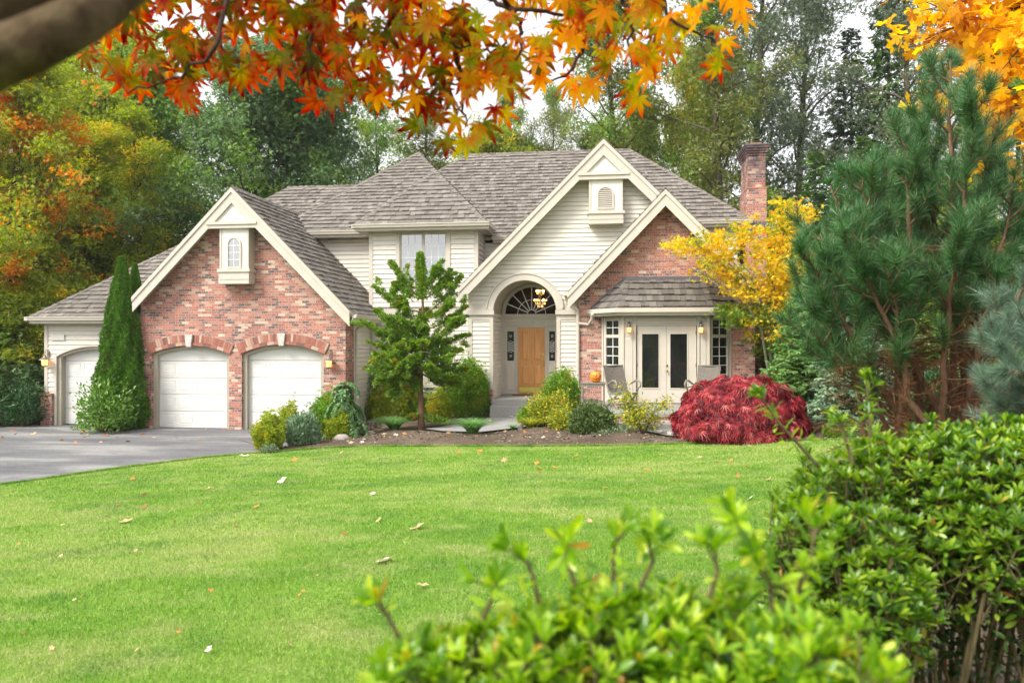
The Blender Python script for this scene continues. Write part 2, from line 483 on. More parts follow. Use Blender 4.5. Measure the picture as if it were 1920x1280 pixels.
# side walls of the garage
MB().box(gr - .3, gr, YG + .302, YG + .72, -.1, 3.5).build('wall', M['brick'], house)
siding([(YG + .72, -.1), (YX, -.1), (YX, 3.5), (YG + .72, 3.5)], gr - .02, axis='x', sgn=1)
MB().box(gl, gl + .25, YG + .302, 29.0, 0, 4.0).build('wall', M['siding'], house)
R1 = roof([(gx, 21.6, gz), (-7.65, 21.6, roofz(-7.65)), (-7.65, 24.28, roofz(-7.65)), (-8.0, 24.28, roofz(-8.0)), (-8.0, 25.55, roofz(-8.0)), (-10.57, 25.6, roofz(-10.57)), (-10.57, 26.23, roofz(-10.57)), (gx, 27.2, gz)], (0, 1, 0))
roof([(gx, 21.6, gz), (-14.6, 21.6, roofz(-14.6)), (-14.6, 22.83, roofz(-14.6)), (-12.1, 25.9, roofz(-12.1)), (gx, 27.2, gz)], (0, 1, 0))
caps(R1, (gx, 21.6, gz), (gx, 27.2, gz), (1, 0, -gp), (-1, 0, -gp))
gutg = MB(); gy0, gy1 = 21.62, 24.28
pr = [(-7.65, 3.50), (-7.535, 3.50), (-7.535, 3.47), (-7.555, 3.44), (-7.57, 3.38), (-7.65, 3.38)]
gutg.prism(pr, gy0, gy1); gutg.build('gutter', M['trim'], R1)
MB().box(-7.69, -7.655, gy0, gy1, 3.29, 3.5).build('fascia', M['trim'], R1)
# rake boards, inner moulding and collar
def rake(xc, za, p, half, y, yw, w=.40, w2=.14):
    hl, hr = half if isinstance(half, tuple) else (half, half)
    rk = MB().prism(chevron(xc, za, p, half, w, 0, 0), y, y + .05).build('rake_board', M['trim'], house)
    MB().prism(chevron(xc, za, p, (hl + .01, hr + .01), w2, 0, 0, drop=.0), y - .03, y - .002).build('moulding', M['trim'], rk)
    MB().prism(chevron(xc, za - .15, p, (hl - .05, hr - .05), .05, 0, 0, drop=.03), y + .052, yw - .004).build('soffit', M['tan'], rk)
    return rk
rake(gx, gz, gp, (3.2, 3.66), 21.55, YG, .43)
def collar(xc, ztop_in, p, zc0, zc1, y, lipw=.03):
    """horizontal collar between the rakes with the flat white panel above it"""
    h = (ztop_in - zc0) / p
    pn = MB().prism([(xc - (ztop_in-zc1)/p - .1, zc1 - .03), (xc + (ztop_in-zc1)/p + .1, zc1 - .03), (xc, ztop_in + .1)], y + .06, y + .10).build('gable_panel', M['white'], house)
    q = MB().prism([(xc - h - .12, zc0), (xc + h + .12, zc0), (xc + (ztop_in-zc1)/p + .12, zc1), (xc - (ztop_in-zc1)/p - .12, zc1)], y + .004, y + .12)
    q.box(xc - h - .05, xc + h + .05, y - .03, y + .003, zc1 - .09, zc1 - .02)
    q.build('collar_beam', M['trim'], house)
    # underside of the boxed gable
    MB().box(xc - h - .02, xc + h + .02, y + .122, y + .5, zc0 + .03, zc0 + .06).build('soffit', M['tan'], house)
zin = gz - .03 - .43
collar(gx, zin, gp, Z(435, 428, 21.6), Z(435, 415.5, 21.6), 21.55)
# the boxed window in the gable
def gable_box(px0, px1, pyb, pys0, pys1, pyt, yf, yw, kind):
    x0, x1 = X(px0, yf), X(px1, yf); pc = (px0 + px1) / 2
    zb, zs0, zs1, zt = (Z(pc, q, yf) for q in (pyb, pys0, pys1, pyt))
    xm = (x0 + x1) / 2
    bx = MB().box(x0, x1, yf, yw, zs1 - .01, zt).build('gable_box', M['white'], house)
    fr = MB()
    fr.box(x0 - .012, x0 + .05, yf - .02, yw, zs1, zt).box(x1 - .05, x1 + .012, yf - .02, yw, zs1, zt)
    each_box(fr, 'corner_board', M['trim'], bx)
    s = MB().box(x0 - .07, x1 + .07, yf - .08, yw, zs0, zs1)
    s.box(x0 - .03, x1 + .03, yf - .045, yw, zb, zs0 - .002)
    s.build('sill', M['trim'], bx)
    MB().box(x0 - .01, x1 + .01, yf - .052, yw - .02, zb + .12, zb + .14).build('moulding', M['tan'], bx)
    return bx, xm, yf
bx, xm, yf = gable_box(413, 466, 532, 510, 504, 428, 21.66, YG, 0)
def arched_frame(bx, xm, y, hw, z0, zs, t=.06, d=.04, mat='trim', name='frame'):
    outer = [(xm - hw - t, z0 - t), (xm + hw + t, z0 - t)] + arc(xm, zs, hw + t, 0, PI, 20)
    inner = [(xm - hw, z0), (xm + hw, z0)] + arc(xm, zs, hw, 0, PI, 20)
    return MB().prism(outer, y - d, y - .001, [inner]).build(name, M[mat], bx), inner
hw = .145 + .03; z0 = Z(439, 500, yf); zt = Z(439, 447, yf)
w_, inner = arched_frame(bx, xm, yf, hw, z0, zt - hw, .05)
MB().prism(inner, yf - .014, yf - .006).build('pane', M['pane_sky'], bx)
mu = MB().box(xm - .009, xm + .009, yf - .024, yf - .015, z0, zt)
for q in range(1, 4): mu.box(xm - hw, xm + hw, yf - .023, yf - .0152, z0 + (zt - z0) * q / 4 - .008, z0 + (zt - z0) * q / 4 + .008)
mu.build('muntin', M['mullion'], bx)

# ---------------------------------------------------------------- garage doors
def garage_door(x0, x1, zs, rise, y, z0=.0):
    c = (x0 + x1) / 2
    arch = seg_arch(x0, x1, zs, rise)[0]
    shape = [(x0, z0), (x1, z0)] + arch[::-1]
    if area(shape) < 0: shape = shape[::-1]
    mb = MB(); n = 5; hrow = (zs + rise - z0) / 4.75
    for r in range(n):
        q = clip(clip(shape, 0, -1, -(z0 + r * hrow + .007)), 0, 1, z0 + (r + 1) * hrow - .007)
        if len(q) >= 3: mb.prism(q, y, y + .04)
        if r < 4:
            for k in range(4):
                w = (x1 - x0) / 4; a = x0 + k * w + .055; b = x0 + (k + 1) * w - .055
                za, zb = z0 + r * hrow + .085, z0 + (r + 1) * hrow - .085
                # a pressed frame round a slightly raised field
                for bb in ((a, b, za, za + .02), (a, b, zb - .02, zb)): mb.raised(bb[0], bb[1], bb[2], bb[3], y - .001, .007, .005)
                for bb in ((a, a + .02, za + .02, zb - .02), (b - .02, b, za + .02, zb - .02)): mb.raised(bb[0], bb[1], bb[2], bb[3], y - .001, .007, .005)
                mb.raised(a + .04, b - .04, za + .04, zb - .04, y - .001, .006, .02)
    mb.prism([(p[0], p[1]) for p in shape], y + .045, y + .05)
    return mb.build('garage_door', M['gdoor'], house)
for (a, b), zs, rise in ((D1, zs1, zr1), (D2, zs2, zr2)):
    t = .125
    gd = garage_door(a + t, b - t, zs - .03, rise - .055, YG + .24, .03)
    outer = [(a + .002, 0), (b - .002, 0)] + seg_arch(a + .002, b - .002, zs - .002, rise)[0][::-1]
    ia, ib = a + t, b - t
    fr = [(a + .002, 0)] + seg_arch(a + .002, b - .002, zs - .002, rise)[0] + [(b - .002, 0), (ib, 0)] + seg_arch(ia, ib, zs - .035, rise - .06)[0][::-1] + [(ia, 0)]
    MB().prism(fr, YG + .10, YG + .28).build('frame', M['tan'], gd)
    MB().box(ia, ib, YG + .225, YG + .245, 0.0, .03).build('weather_strip', M['flash'], gd)
# small pull handle
for (a, b) in (D1, D2):
    c = (a + b) / 2 + .1
# voussoir arches and keystones
def voussoirs(x0, x1, zs, rise, r0, r1, y, step, depth):
    pts, c, cz, R, a = seg_arch(x0, x1, zs, rise); mb = MB(); ang0 = a + .0
    n = max(6, int(2 * ang0 * (R + r0) / step)); da = 2 * ang0 / n
    for i in range(n):
        q0 = -ang0 + i * da + .004 / R * 1.2; q1 = -ang0 + (i + 1) * da - .004 / R * 1.2
        P4 = [(c + (R + rr) * math.sin(q), cz + (R + rr) * math.cos(q)) for rr, q in ((r0, q0), (r0, q1), (r1, q1), (r1, q0))]
        mb.prism(P4, y - depth * rnd.uniform(.9, 1.1), y)
    return mb
for (a, b), zs, rise in ((D1, zs1, zr1), (D2, zs2, zr2)):
    pts, c, cz, R, an = seg_arch(a - .04, b + .04, zs, rise)
    bed = [(c + (R + .0) * math.sin(q), cz + (R + .0) * math.cos(q)) for q in np.linspace(-an, an, 17)] + [(c + (R + .35) * math.sin(q), cz + (R + .35) * math.cos(q)) for q in np.linspace(an, -an, 17)]
    ar = MB().prism(bed, YG - .028, YG - .002).build('arch', m_plain('arch_mortar', (.36, .31, .27), .9), house)
    v = voussoirs(a - .04, b + .04, zs, rise, .010, .105, YG - .0285, .215, .012)
    v2 = voussoirs(a - .04, b + .04, zs, rise, .115, .335, YG - .0285, .076, .008)
    v.v, n0 = v.v, len(v.v); v.add(v2.v, v2.f)
    v.build('brick_course', M['brick_unit'], ar)
    kc = (a + b) / 2; kz = zs + rise
    MB().prism([(kc - .075, kz - .03), (kc + .075, kz - .03), (kc + .125, kz + .34), (kc - .125, kz + .34)], YG - .10, YG - .002).build('keystone', M['stone'], house)

# ---------------------------------------------------------------- left wing with the third garage door
wl = X(86, YW)
D3 = (X(107.5, YW), X(107.5, YW) + 2.62)
zs3 = Z(150, 668, YW); zr3 = .32
o = [(wl, -.1), (D3[0], -.1)] + seg_arch(D3[0], D3[1], zs3, zr3)[0] + [(D3[1], -.1), (gl, -.1), (gl, 3.42), (wl, 3.42)]
siding(o, YW, h=.15)
siding([(YW, -.1), (29, -.1), (29, 3.42), (YW, 3.42)], wl, axis='x', sgn=-1, h=.15)
MB().box(wl - .03, wl + .09, YW - .035, YW + .1, 0, 3.4).build('corner_board', M['trim'], house)
gd = garage_door(D3[0] + .12, D3[1] - .12, zs3 - .03, zr3 - .05, YW + .22, .03)
a, b = D3
fr = [(a + .002, 0)] + seg_arch(a + .002, b - .002, zs3 - .002, zr3)[0] + [(b - .002, 0), (b - .12, 0)] + seg_arch(a + .12, b - .12, zs3 - .035, zr3 - .06)[0][::-1] + [(a + .12, 0)]
MB().prism(fr, YW + .02, YW + .25).build('frame', M['tan'], gd)
fr = [(a - .08, 0)] + seg_arch(a - .08, b + .08, zs3 + .02, zr3 + .03)[0] + [(b + .08, 0), (b - .004, 0)] + seg_arch(a + .004, b - .004, zs3 - .006, zr3)[0][::-1] + [(a + .004, 0)]
MB().prism(fr, YW - .05, YW + .015).build('casing', M['trim'], gd)
# brick wainscot
wx0, wx1 = X(75.5, YW - .14), X(107, YW - .14)
wz = Z(90, 741, YW - .14)
MB().box(wx0, D3[0] - .085, YW - .14, YW - .03, -.1, wz).box(wx0, wl - .03, YW - .03, YW + .5, -.1, wz).build('wainscot', M['brick'], house)
MB().box(wx0 - .02, D3[0] - .083, YW - .165, YW - .028, wz + .001, wz + .065).build('brick_cap', M['brick_unit'], house)
pl = MB().box(X(95, YW-.04), X(121, YW-.04), YW - .055, YW - .03, Z(108, 637.5, YW), Z(108, 627, YW)).build('blank_plaque', M['white'], house)
# hip roof of the wing
wz0, wp = 3.46, .82
wrz = lambda y: wz0 + wp * (y - 22.1)
RW = roof([(-18.5, 22.1, wz0), (-14.6, 22.1, wz0), (-14.6, 22.83, wrz(22.83)), (-12.1, 25.9, wrz(25.9)), (-14.7, 25.9, wrz(25.9))], (1, 0, 0))
roof([(-18.5, 22.1, wz0), (-18.5, 29.7, wz0), (-14.7, 25.9, wrz(25.9))], (0, 1, 0))
roof([(-18.5, 29.7, wz0), (-14.7, 25.9, wrz(25.9)), (-10, 25.9, wrz(25.9)), (-10, 29.7, wz0)], (1, 0, 0))
caps(RW, (-18.5, 22.1, wz0), (-14.7, 25.9, wrz(25.9)), (0.7, -.7, -.57), (-.7, .7, -.57))
gutter(-18.55, -14.62, 22.1, wz0 + .02, RW)
pr2 = MB().box(-18.62, -18.5, 22.0, 29.7, wz0 - .1, wz0 + .02).build('gutter', M['trim'], RW)
MB().box(-18.48, gl, 22.13, YW, wz0 - .2, wz0 - .17).build('soffit', M['tan'], RW)

# ---------------------------------------------------------------- block behind (L), tower (P), main (M) roofs
lz = lambda y: 7.29 + .87 * (y - 27.2)
RL = roof([(-15.57, 26.23, lz(26.23)), (-9.0, 26.23, lz(26.23)), (-9.0, 28.9, lz(28.9)), (-12.9, 28.9, lz(28.9))], (1, 0, 0))
roof([(-15.57, 26.23, lz(26.23)), (-15.57, 31.5, lz(26.23)), (-12.9, 28.9, lz(28.9))], (0, 1, 0))
caps(RL, (-12.9, 28.9, lz(28.9)), (-9.0, 28.9, lz(28.9)), (0, -1, -.87), (0, 1, -.87))
roof([(-15.57, 31.57, lz(26.23)), (-9.0, 31.57, lz(26.23)), (-9.0, 28.9, lz(28.9)), (-12.9, 28.9, lz(28.9))], (1, 0, 0))
pa = (-7.72, 29.35, 10.08); pL = (-11.9, 25.17, 6.45); pR = (-4.2, 25.17, 6.45)
RP = roof([pL, pR, pa], (1, 0, 0))
roof([pR, (-4.2, 33.5, 6.45), pa], (0, 1, 0)); roof([pL, (-11.9, 33.5, 6.45), pa], (0, 1, 0))
roof([(-11.9, 33.5, 6.45), (-4.2, 33.5, 6.45), pa], (1, 0, 0))
caps(RP, pL, pa, (.7, -.7, -.6), (-.7, .7, -.6)); caps(RP, pR, pa, (-.7, -.7, -.6), (.8, .55, -.75))
gutter(-11.3, -8.3, 25.17, 6.47, RP)
mz = lambda y: .87 * y - 15.95
RM = roof([(-9.9, 25.46, mz(25.46)), (2.2, 25.46, mz(25.46)), (2.2, 26.0, mz(26)), (4.39, 26.0, mz(26)), (.47, 29.9, mz(29.9)), (-5.9, 29.9, mz(29.9))], (1, 0, 0))
roof([(4.39, 26.0, mz(26)), (4.39, 33.8, mz(26)), (.47, 29.9, mz(29.9))], (0, 1, 0))
roof([(-9.9, 34.3, mz(25.46)), (4.39, 33.8, mz(26)), (.47, 29.9, mz(29.9)), (-5.9, 29.9, mz(29.9))], (1, 0, 0))
caps(RM, (-5.9, 29.9, mz(29.9)), (.47, 29.9, mz(29.9)), (0, -1, -.87), (0, 1, -.87))
caps(RM, (4.39, 26.0, mz(26)), (.47, 29.9, mz(29.9)), (-.7, -.7, -.6), (.7, .7, -.6))
caps(RM, (-9.9, 25.9, mz(25.9)), (-5.9, 29.9, mz(29.9)), (.7, -.7, -.6), (-.7, .7, -.6))
gutter(-4.15, -1.6, 25.46, mz(25.46) + .02, RM); gutter(1.7, 4.39, 26.0, mz(26) + .02, RM)
MB().box(-4.15, -2.6, 25.49, 25.6, mz(25.46) - .2, mz(25.46) - .17).build('soffit', M['tan'], RM)
MB().box(1.7, 4.36, 26.03, 26.3, mz(26) - .2, mz(26) - .17).build('soffit', M['tan'], RM)
siding([(1.2, 2.9), (3.95, 2.9), (3.95, 6.5), (1.2, 6.5)], YM, h=.15)
siding([(YB + .3, 0.2), (33, .2), (33, 6.5), (YM, 6.5), (YM, 4.4), (YB + .3, 4.2)], 3.95, axis='x', sgn=1)
siding([(-11.6, 3.0), (-8.02, 3.0), (-8.02, 6.3), (-11.6, 6.3)], YP, h=.15)
siding([(-4.5, 4.85), (-2.6, 4.85), (-2.6, 6.02), (-4.5, 6.02)], YP + .02, h=.15)
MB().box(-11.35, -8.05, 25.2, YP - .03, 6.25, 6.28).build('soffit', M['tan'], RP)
MB().box(-11.6, 3.9, 33.5, 33.7, .3, 6.4).box(-12, -11.7, 26.2, 33.7, .3, 6.3).build('wall', M['siding'], house)

# ---------------------------------------------------------------- boxed bay with the upstairs window (BX)
bl, br = -8.02, X(895, YX)
bxl, bxr = X(665, 23.9), X(912, 23.9)
wx0, wx1 = X(752, YX), X(835, YX); wz0_, wz1_ = Z(793, 526, YX), Z(793, 439.5, YX)
wo = [(wx0 - .05, wz0_ - .05), (wx1 + .05, wz0_ - .05), (wx1 + .05, wz1_ + .05), (wx0 - .05, wz1_ + .05)]
lx0, lx1 = X(805, YX), X(843, YX); lz0, lz1 = 1.35, Z(824, 634, YX)
lo = [(lx0 - .05, lz0 - .05), (lx1 + .05, lz0 - .05), (lx1 + .05, lz1 + .05), (lx0 - .05, lz1 + .05)]
siding([(bl, -.2), (br, -.2), (br, 6.3), (bl, 6.3)], YX, holes=[wo, lo], h=.155)
siding([(YX, -.2), (YP, -.2), (YP, 6.3), (YX, 6.3)], br, axis='x', sgn=1, h=.155)
siding([(YX, 3.4), (YP, 3.4), (YP, 6.3), (YX, 6.3)], bl, axis='x', sgn=-1, h=.155)
cb = MB()
cb.box(br - .10, br + .03, YX - .035, YX + .06, .3, 6.28).box(bl - .03, bl + .10, YX - .035, YX + .06, .3, 6.28)
cb.box(br, br + .034, YX + .062, YX + .14, .3, 6.28)
each_box(cb, 'corner_board', M['trim'], house)
zb0, zb1 = Z(793, 592, YX), Z(793, 576, YX)
MB().box(bl, br + .035, YX - .06, YX - .03, zb0, zb1).box(bl, br + .05, YX - .09, YX - .03, zb1, zb1 + .04).build('band_board', M['trim'], house)
def window(x0, x1, z0, z1, y, cols, rows, leaf=1, casing=.1, glass='pane', sill=True, sash=.045, depth=.1, parent=None, mun=.02):
    cs = MB().prism([(x0 - casing, z0 - casing * .6), (x1 + casing, z0 - casing * .6), (x1 + casing, z1 + casing), (x0 - casing, z1 + casing)], y - .045, y + depth,
                    [[(x0, z0), (x1, z0), (x1, z1), (x0, z1)]])
    w = cs.build('window', M['trim'], parent or house)
    if sill: MB().box(x0 - casing - .06, x1 + casing + .06, y - .10, y - .0452, z0 - casing - .02, z0 - casing * .6 + .05).build('sill', M['trim'], w)
    step = (x1 - x0) / leaf
    fr, pn, mu = MB(), MB(), MB()
    for k in range(leaf):
        a, b = x0 + k * step + .004, x0 + (k + 1) * step - .004
        fr.prism([(a, z0 + .004), (b, z0 + .004), (b, z1 - .004), (a, z1 - .004)], y + .005, y + .045, [[(a + sash, z0 + sash), (b - sash, z0 + sash), (b - sash, z1 - sash), (a + sash, z1 - sash)]])
        pn.box(a + sash - .01, b - sash + .01, y + .028, y + .034, z0 + sash - .01, z1 - sash + .01)
        for c in range(1, cols):
            q = a + sash + (b - a - 2 * sash) * c / cols; mu.box(q - mun/2, q + mun/2, y + .018, y + .0275, z0 + sash, z1 - sash)
        for r in range(1, rows):
            q = z0 + sash + (z1 - z0 - 2 * sash) * r / rows; mu.box(a + sash, b - sash, y + .0185, y + .027, q - mun/2, q + mun/2)
    fr.build('frame', M['trim'], w); pn.build('pane', M[glass], w)
    if mu.v: mu.build('muntin', M['mullion'], w)
    return w
window(wx0 - .04, wx1 + .04, wz0_ - .04, wz1_ + .04, YX, 3, 4, leaf=2, glass='pane_sky', casing=.13, mun=.012)
window(lx0 - .04, lx1 + .04, lz0, lz1 + .04, YX, 2, 3, leaf=1, casing=.12)
bz = 6.45; bxc = (bxl + bxr) / 2; bh = (bxr - bxl) / 2; bp = 1.0
apex = (bxc, 23.9 + bh, bz + bp * bh); yb2 = 25.17 + (apex[2] - 6.45) / .87
RB = roof([(bxl, 23.9, bz), (bxr, 23.9, bz), apex], (1, 0, 0))
roof([(bxr, 23.9, bz), (bxr, 25.2, bz), (bxc, yb2, apex[2]), apex], (0, 1, 0))
roof([(bxl, 23.9, bz), (bxl, 25.2, bz), (bxc, yb2, apex[2]), apex], (0, 1, 0))
caps(RB, (bxl, 23.9, bz), apex, (.7, -.7, -.7), (-.7, .7, -.7)); caps(RB, (bxr, 23.9, bz), apex, (-.7, -.7, -.7), (.7, .7, -.7))
caps(RB, apex, (bxc, yb2, apex[2]), (1, 0, -1), (-1, 0, -1))
gutter(bxl - .05, bxr + .1, 23.9, bz + .02, RB)
MB().box(bxr, bxr + .11, 23.9, 25.2, bz - .1, bz + .02).box(bxr - .05, bxr - .01, 23.9, 25.2, bz - .2, bz).box(bxl - .11, bxl, 23.9, 25.2, bz - .1, bz + .02).build('gutter', M['trim'], RB)
MB().box(bxl + .02, bxr - .02, 23.94, 25.55, bz - .2, bz - .17).build('soffit', M['tan'], RB)

# ---------------------------------------------------------------- entrance gable (A)
ax, az, ap = -.40, 8.70, 1.0
arz = lambda x: az - ap * abs(x - ax)
RA = roof([(ax, 23.0, az), (-4.76, 23.0, arz(-4.76)), (-4.76, 24.28, arz(-4.76)), (-4.44, 24.28, arz(-4.44)), (-4.44, 25.55, arz(-4.44)), (-2.9, 25.55, arz(-2.9)), (ax, 28.33, az)], (0, 1, 0))
roof([(ax, 23.0, az), (3.96, 23.0, arz(3.96)), (3.96, 26.3, arz(3.96)), (1.6, 26.3, arz(1.6)), (ax, 28.33, az)], (0, 1, 0))
caps(RA, (ax, 23.0, az), (ax, 28.33, az), (1, 0, -1), (-1, 0, -1))
rake(ax, az, ap, 4.38, 22.95, YA, .44)
zinA = az - .03 - .44
collar(ax, zinA, ap, Z(1132, 336.5, 23), Z(1132, 323, 23), 22.95)
aL, aR = -4.56, X(1085, YA) + .2
axc, aW = -2.81, .975
zsp = 3.60
arch_hole = [(axc - aW, .2)] + arc(axc, zsp, aW, PI, 0, 28) + [(axc + aW, .2)]
o = [(aL, .2)] + arch_hole + [(aR, .2), (aR, 5.0), (3.6, 5.0), (3.6, arz(3.6) - .1), (ax, az - .1), (aL, arz(aL) - .1)]
o = [(aL, .2)] + arch_hole + [(aR, .2), (aR, 4.3), (3.9, 4.2), (ax, az - .1), (aL, arz(aL) - .1)]
siding(o, YA, h=.135)
siding([(YA, .2), (YX, .2), (YX, 4.2), (YA, 4.2)], aL, axis='x', sgn=-1)
# pier trim: corner boards, cap bands, arch surround, brick foot
cb = MB()
for a, b in ((aL - .02, aL + .11), (axc - aW - .12, axc - aW), (axc + aW, axc + aW + .12), (aR - .27, aR - .2)):
    cb.box(a, b, YA - .04, YA - .024, .95, 3.52)
cb.box(aL - .02, aL + .07, YA - .04, YA - .024, 3.75, arz(aL) - .5)
for a, b in ((aL + .11, axc - aW - .12), (axc + aW + .12, aR - .27)): cb.box(a, b, YA - .04, YA - .024, 3.36, 3.52)
each_box(cb, 'corner_board', M['trim'], house)
bd = MB()
for a, b in ((aL - .06, axc - aW + .03), (axc + aW - .03, aR - .2)):
    bd.box(a, b, YA - .10, YA - .025, 3.52, 3.66); bd.box(a + .03, b - .03, YA - .06, YA - .025, 3.662, 3.86)
each_box(bd, 'cap_band', M['trim'], house)
so = [(axc + (aW + .22), 3.60), ] + arc(axc, zsp, aW + .22, 0, PI, 32) + [(axc - aW - .22, 3.60), (axc - aW, 3.60)] + arc(axc, zsp, aW, PI, 0, 32) + [(axc + aW, 3.60)]
sr = MB().prism([(axc + aW + .19, 3.668)] + arc(axc, zsp, aW + .19, .09, PI - .09, 32) + [(axc - aW - .19, 3.668), (axc - aW + .002, 3.668)] + arc(axc, zsp, aW - .003, PI - .09, .09, 32) + [(axc + aW - .002, 3.668)], YA - .085, YA + .1)
sr = sr.build('arch_surround', M['trim'], house)
MB().prism(arc(axc, zsp, aW + .235, .1, PI - .1, 36) + arc(axc, zsp, aW + .192, PI - .1, .1, 36), YA - .11, YA - .026).build('moulding', M['trim'], sr)
MB().box(axc - aW - .38, axc - aW - .01, YA - .12, YA + .32, .2, 1.22).box(aL - .06, axc - aW - .385, YA - .12, YA - .03, .2, 1.22).build('pier_foot', M['brick'], house)
# porch: side walls, vault, door wall
siding([(YA + .1, .9), (YD, .9), (YD, 3.6), (YA + .1, 3.6)], axc - aW - .02, axis='x', sgn=1, h=.135)
siding([(YA + .1, .9), (YD, .9), (YD, 3.6), (YA + .1, 3.6)], axc + aW + .02, axis='x', sgn=-1, h=.135)
MB().prism(arc(axc, zsp, aW + .02, 0, PI, 28) + arc(axc, zsp, aW + .1, PI, 0, 28), YA + .1, YD).build('porch_vault', M['tan'], house)
fx, fr_ = -2.80, .885
zfl = .955
door0, door1 = X(971, YD), X(1022, YD); zdt = Z(996, 614, YD)
s0, s1 = X(949, YD), X(966, YD); s2, s3 = X(1027.5, YD), X(1043, YD)
zf = 3.605
fan = [(fx - fr_, zf), (fx + fr_, zf)] + arc(fx, zf, fr_, 0.001, PI - .001, 28)
dw = MB().prism([(axc - aW - .1, zfl), (door0, zfl), (door0, zdt), (door1, zdt), (door1, zfl), (axc + aW + .1, zfl), (axc + aW + .1, 3.7)] + arc(axc, zsp, aW + .1, 0.1, PI, 24),
           YD, YD + .12, [fan]).build('entrance_surround', M['trim'], house)
MB().prism(arc(fx, zf, fr_ + .09, 0, PI, 30) + arc(fx, zf, fr_ - .004, PI, 0, 30), YD - .05, YD - .001).build('moulding', M['trim'], dw)
MB().box(axc - aW, axc + aW, YD - .09, YD - .002, zf - .075, zf - .002).box(axc - aW, axc + aW, YD - .05, YD - .002, zf - .13, zf - .076).build('transom', M['trim'], dw)
pm = MB()
ztr = Z(996, 611, YD)
for a, b in ((X(935, YD), X(992, YD)), (X(1000, YD), X(1050, YD))): pm.raised(a, b, ztr, Z(996, 600, YD), YD - .001, .015, .02)
for a, b in ((X(931, YD), X(941, YD)),): pm.raised(a, b, zfl + 1.05, zdt - .05, YD - .001, .014, .02); pm.raised(a, b, zfl + .12, zfl + .95, YD - .001, .014, .02)
pm.build('panel_moulding', M['trim'], dw)
pl = MB()
for q in (door0 - .05, door1 + .01): pl.box(q, q + .04, YD - .045, YD - .002, zfl, zdt + .05)
pl.box(door0 - .05, door1 + .05, YD - .05, YD - .002, zdt + .052, zdt + .11)
for a in (s0 - .045, s1 + .012, s2 - .045, s3 + .012): pl.box(a, a + .03, YD - .03, YD - .002, zfl, zdt + .03)
each_box(pl, 'door_casing', M['trim'], dw)
zg0, zg1 = Z(956, 676, YD), Z(956, 621, YD)
for a, b in ((s0, s1), (s2, s3)):
    c0, c1 = a + .04, b - .04
    sl = MB().prism([(a, zfl + .02), (b, zfl + .02), (b, zdt), (a, zdt)], YD - .02, YD - .0015, [[(c0, zg0), (c1, zg0), (c1, zg1), (c0, zg1)]]).build('sidelight', M['trim'], dw)
    MB().box(c0 - .01, c1 + .01, YD - .013, YD - .006, zg0 - .01, zg1 + .01).build('pane', M['pane'], sl)
    MB().raised(c0 - .01, c1 + .01, zfl + .12, zg0 - .12, YD - .0205, .012, .02).build('panel', M['trim'], sl)
    cm = MB(); cc = (c0 + c1) / 2; zm = (zg0 + zg1) / 2
    def lead(p, q, w=.006):
        dx, dz = q[0] - p[0], q[1] - p[1]; L = math.hypot(dx, dz); nx, nz = -dz / L * w, dx / L * w
        cm.prism([(p[0] + nx, p[1] + nz), (q[0] + nx, q[1] + nz), (q[0] - nx, q[1] - nz), (p[0] - nx, p[1] - nz)], YD - .0175, YD - .0135)
    hwid = (c1 - c0) / 2 - .015
    for k in range(-2, 3):
        zc = zm + k * .07
        lead((cc - hwid, zc - .035), (cc, zc + .035)); lead((cc, zc + .035), (cc + hwid, zc - .035))
        lead((cc - hwid, zc + .0), (cc, zc - .07)); lead((cc, zc - .07), (cc + hwid, zc + .0))
    for zc in (zm + .33, zm - .33):
        for p, q in (((cc - .035, zc), (cc, zc + .05)), ((cc, zc + .05), (cc + .035, zc)), ((cc + .035, zc), (cc, zc - .05)), ((cc, zc - .05), (cc - .035, zc))): lead(p, q, .005)
    cm.build('leading', M['mullion'], sl)
# fanlight
fl = MB().prism([(fx - fr_, zf), (fx + fr_, zf)] + arc(fx, zf, fr_, 0.001, PI - .001, 28), YD + .04, YD + .046).build('fanlight', M['clear'], house)
mu = MB()
def band(r0, r1, y0, y1): mu.prism(arc(fx, zf, r1, 0, PI, 26) + arc(fx, zf, r0, PI, 0, 26), y0, y1)
band(.13, .148, YD + .02, YD + .038); band(.455, .475, YD + .02, YD + .038)
for k in range(1, 8):
    a = PI * k / 8
    r0 = .148 if k % 1 == 0 else .475
    p = (fx + r0 * math.cos(a), zf + r0 * math.sin(a)); q = (fx + fr_ * math.cos(a), zf + fr_ * math.sin(a)); w = .016
    nx, nz = -math.sin(a) * w, math.cos(a) * w
    mu.prism([(p[0] + nx, p[1] + nz), (q[0] + nx, q[1] + nz), (q[0] - nx, q[1] - nz), (p[0] - nx, p[1] - nz)], YD + .022, YD + .036)
mu.build('muntin', M['mullion'], fl)
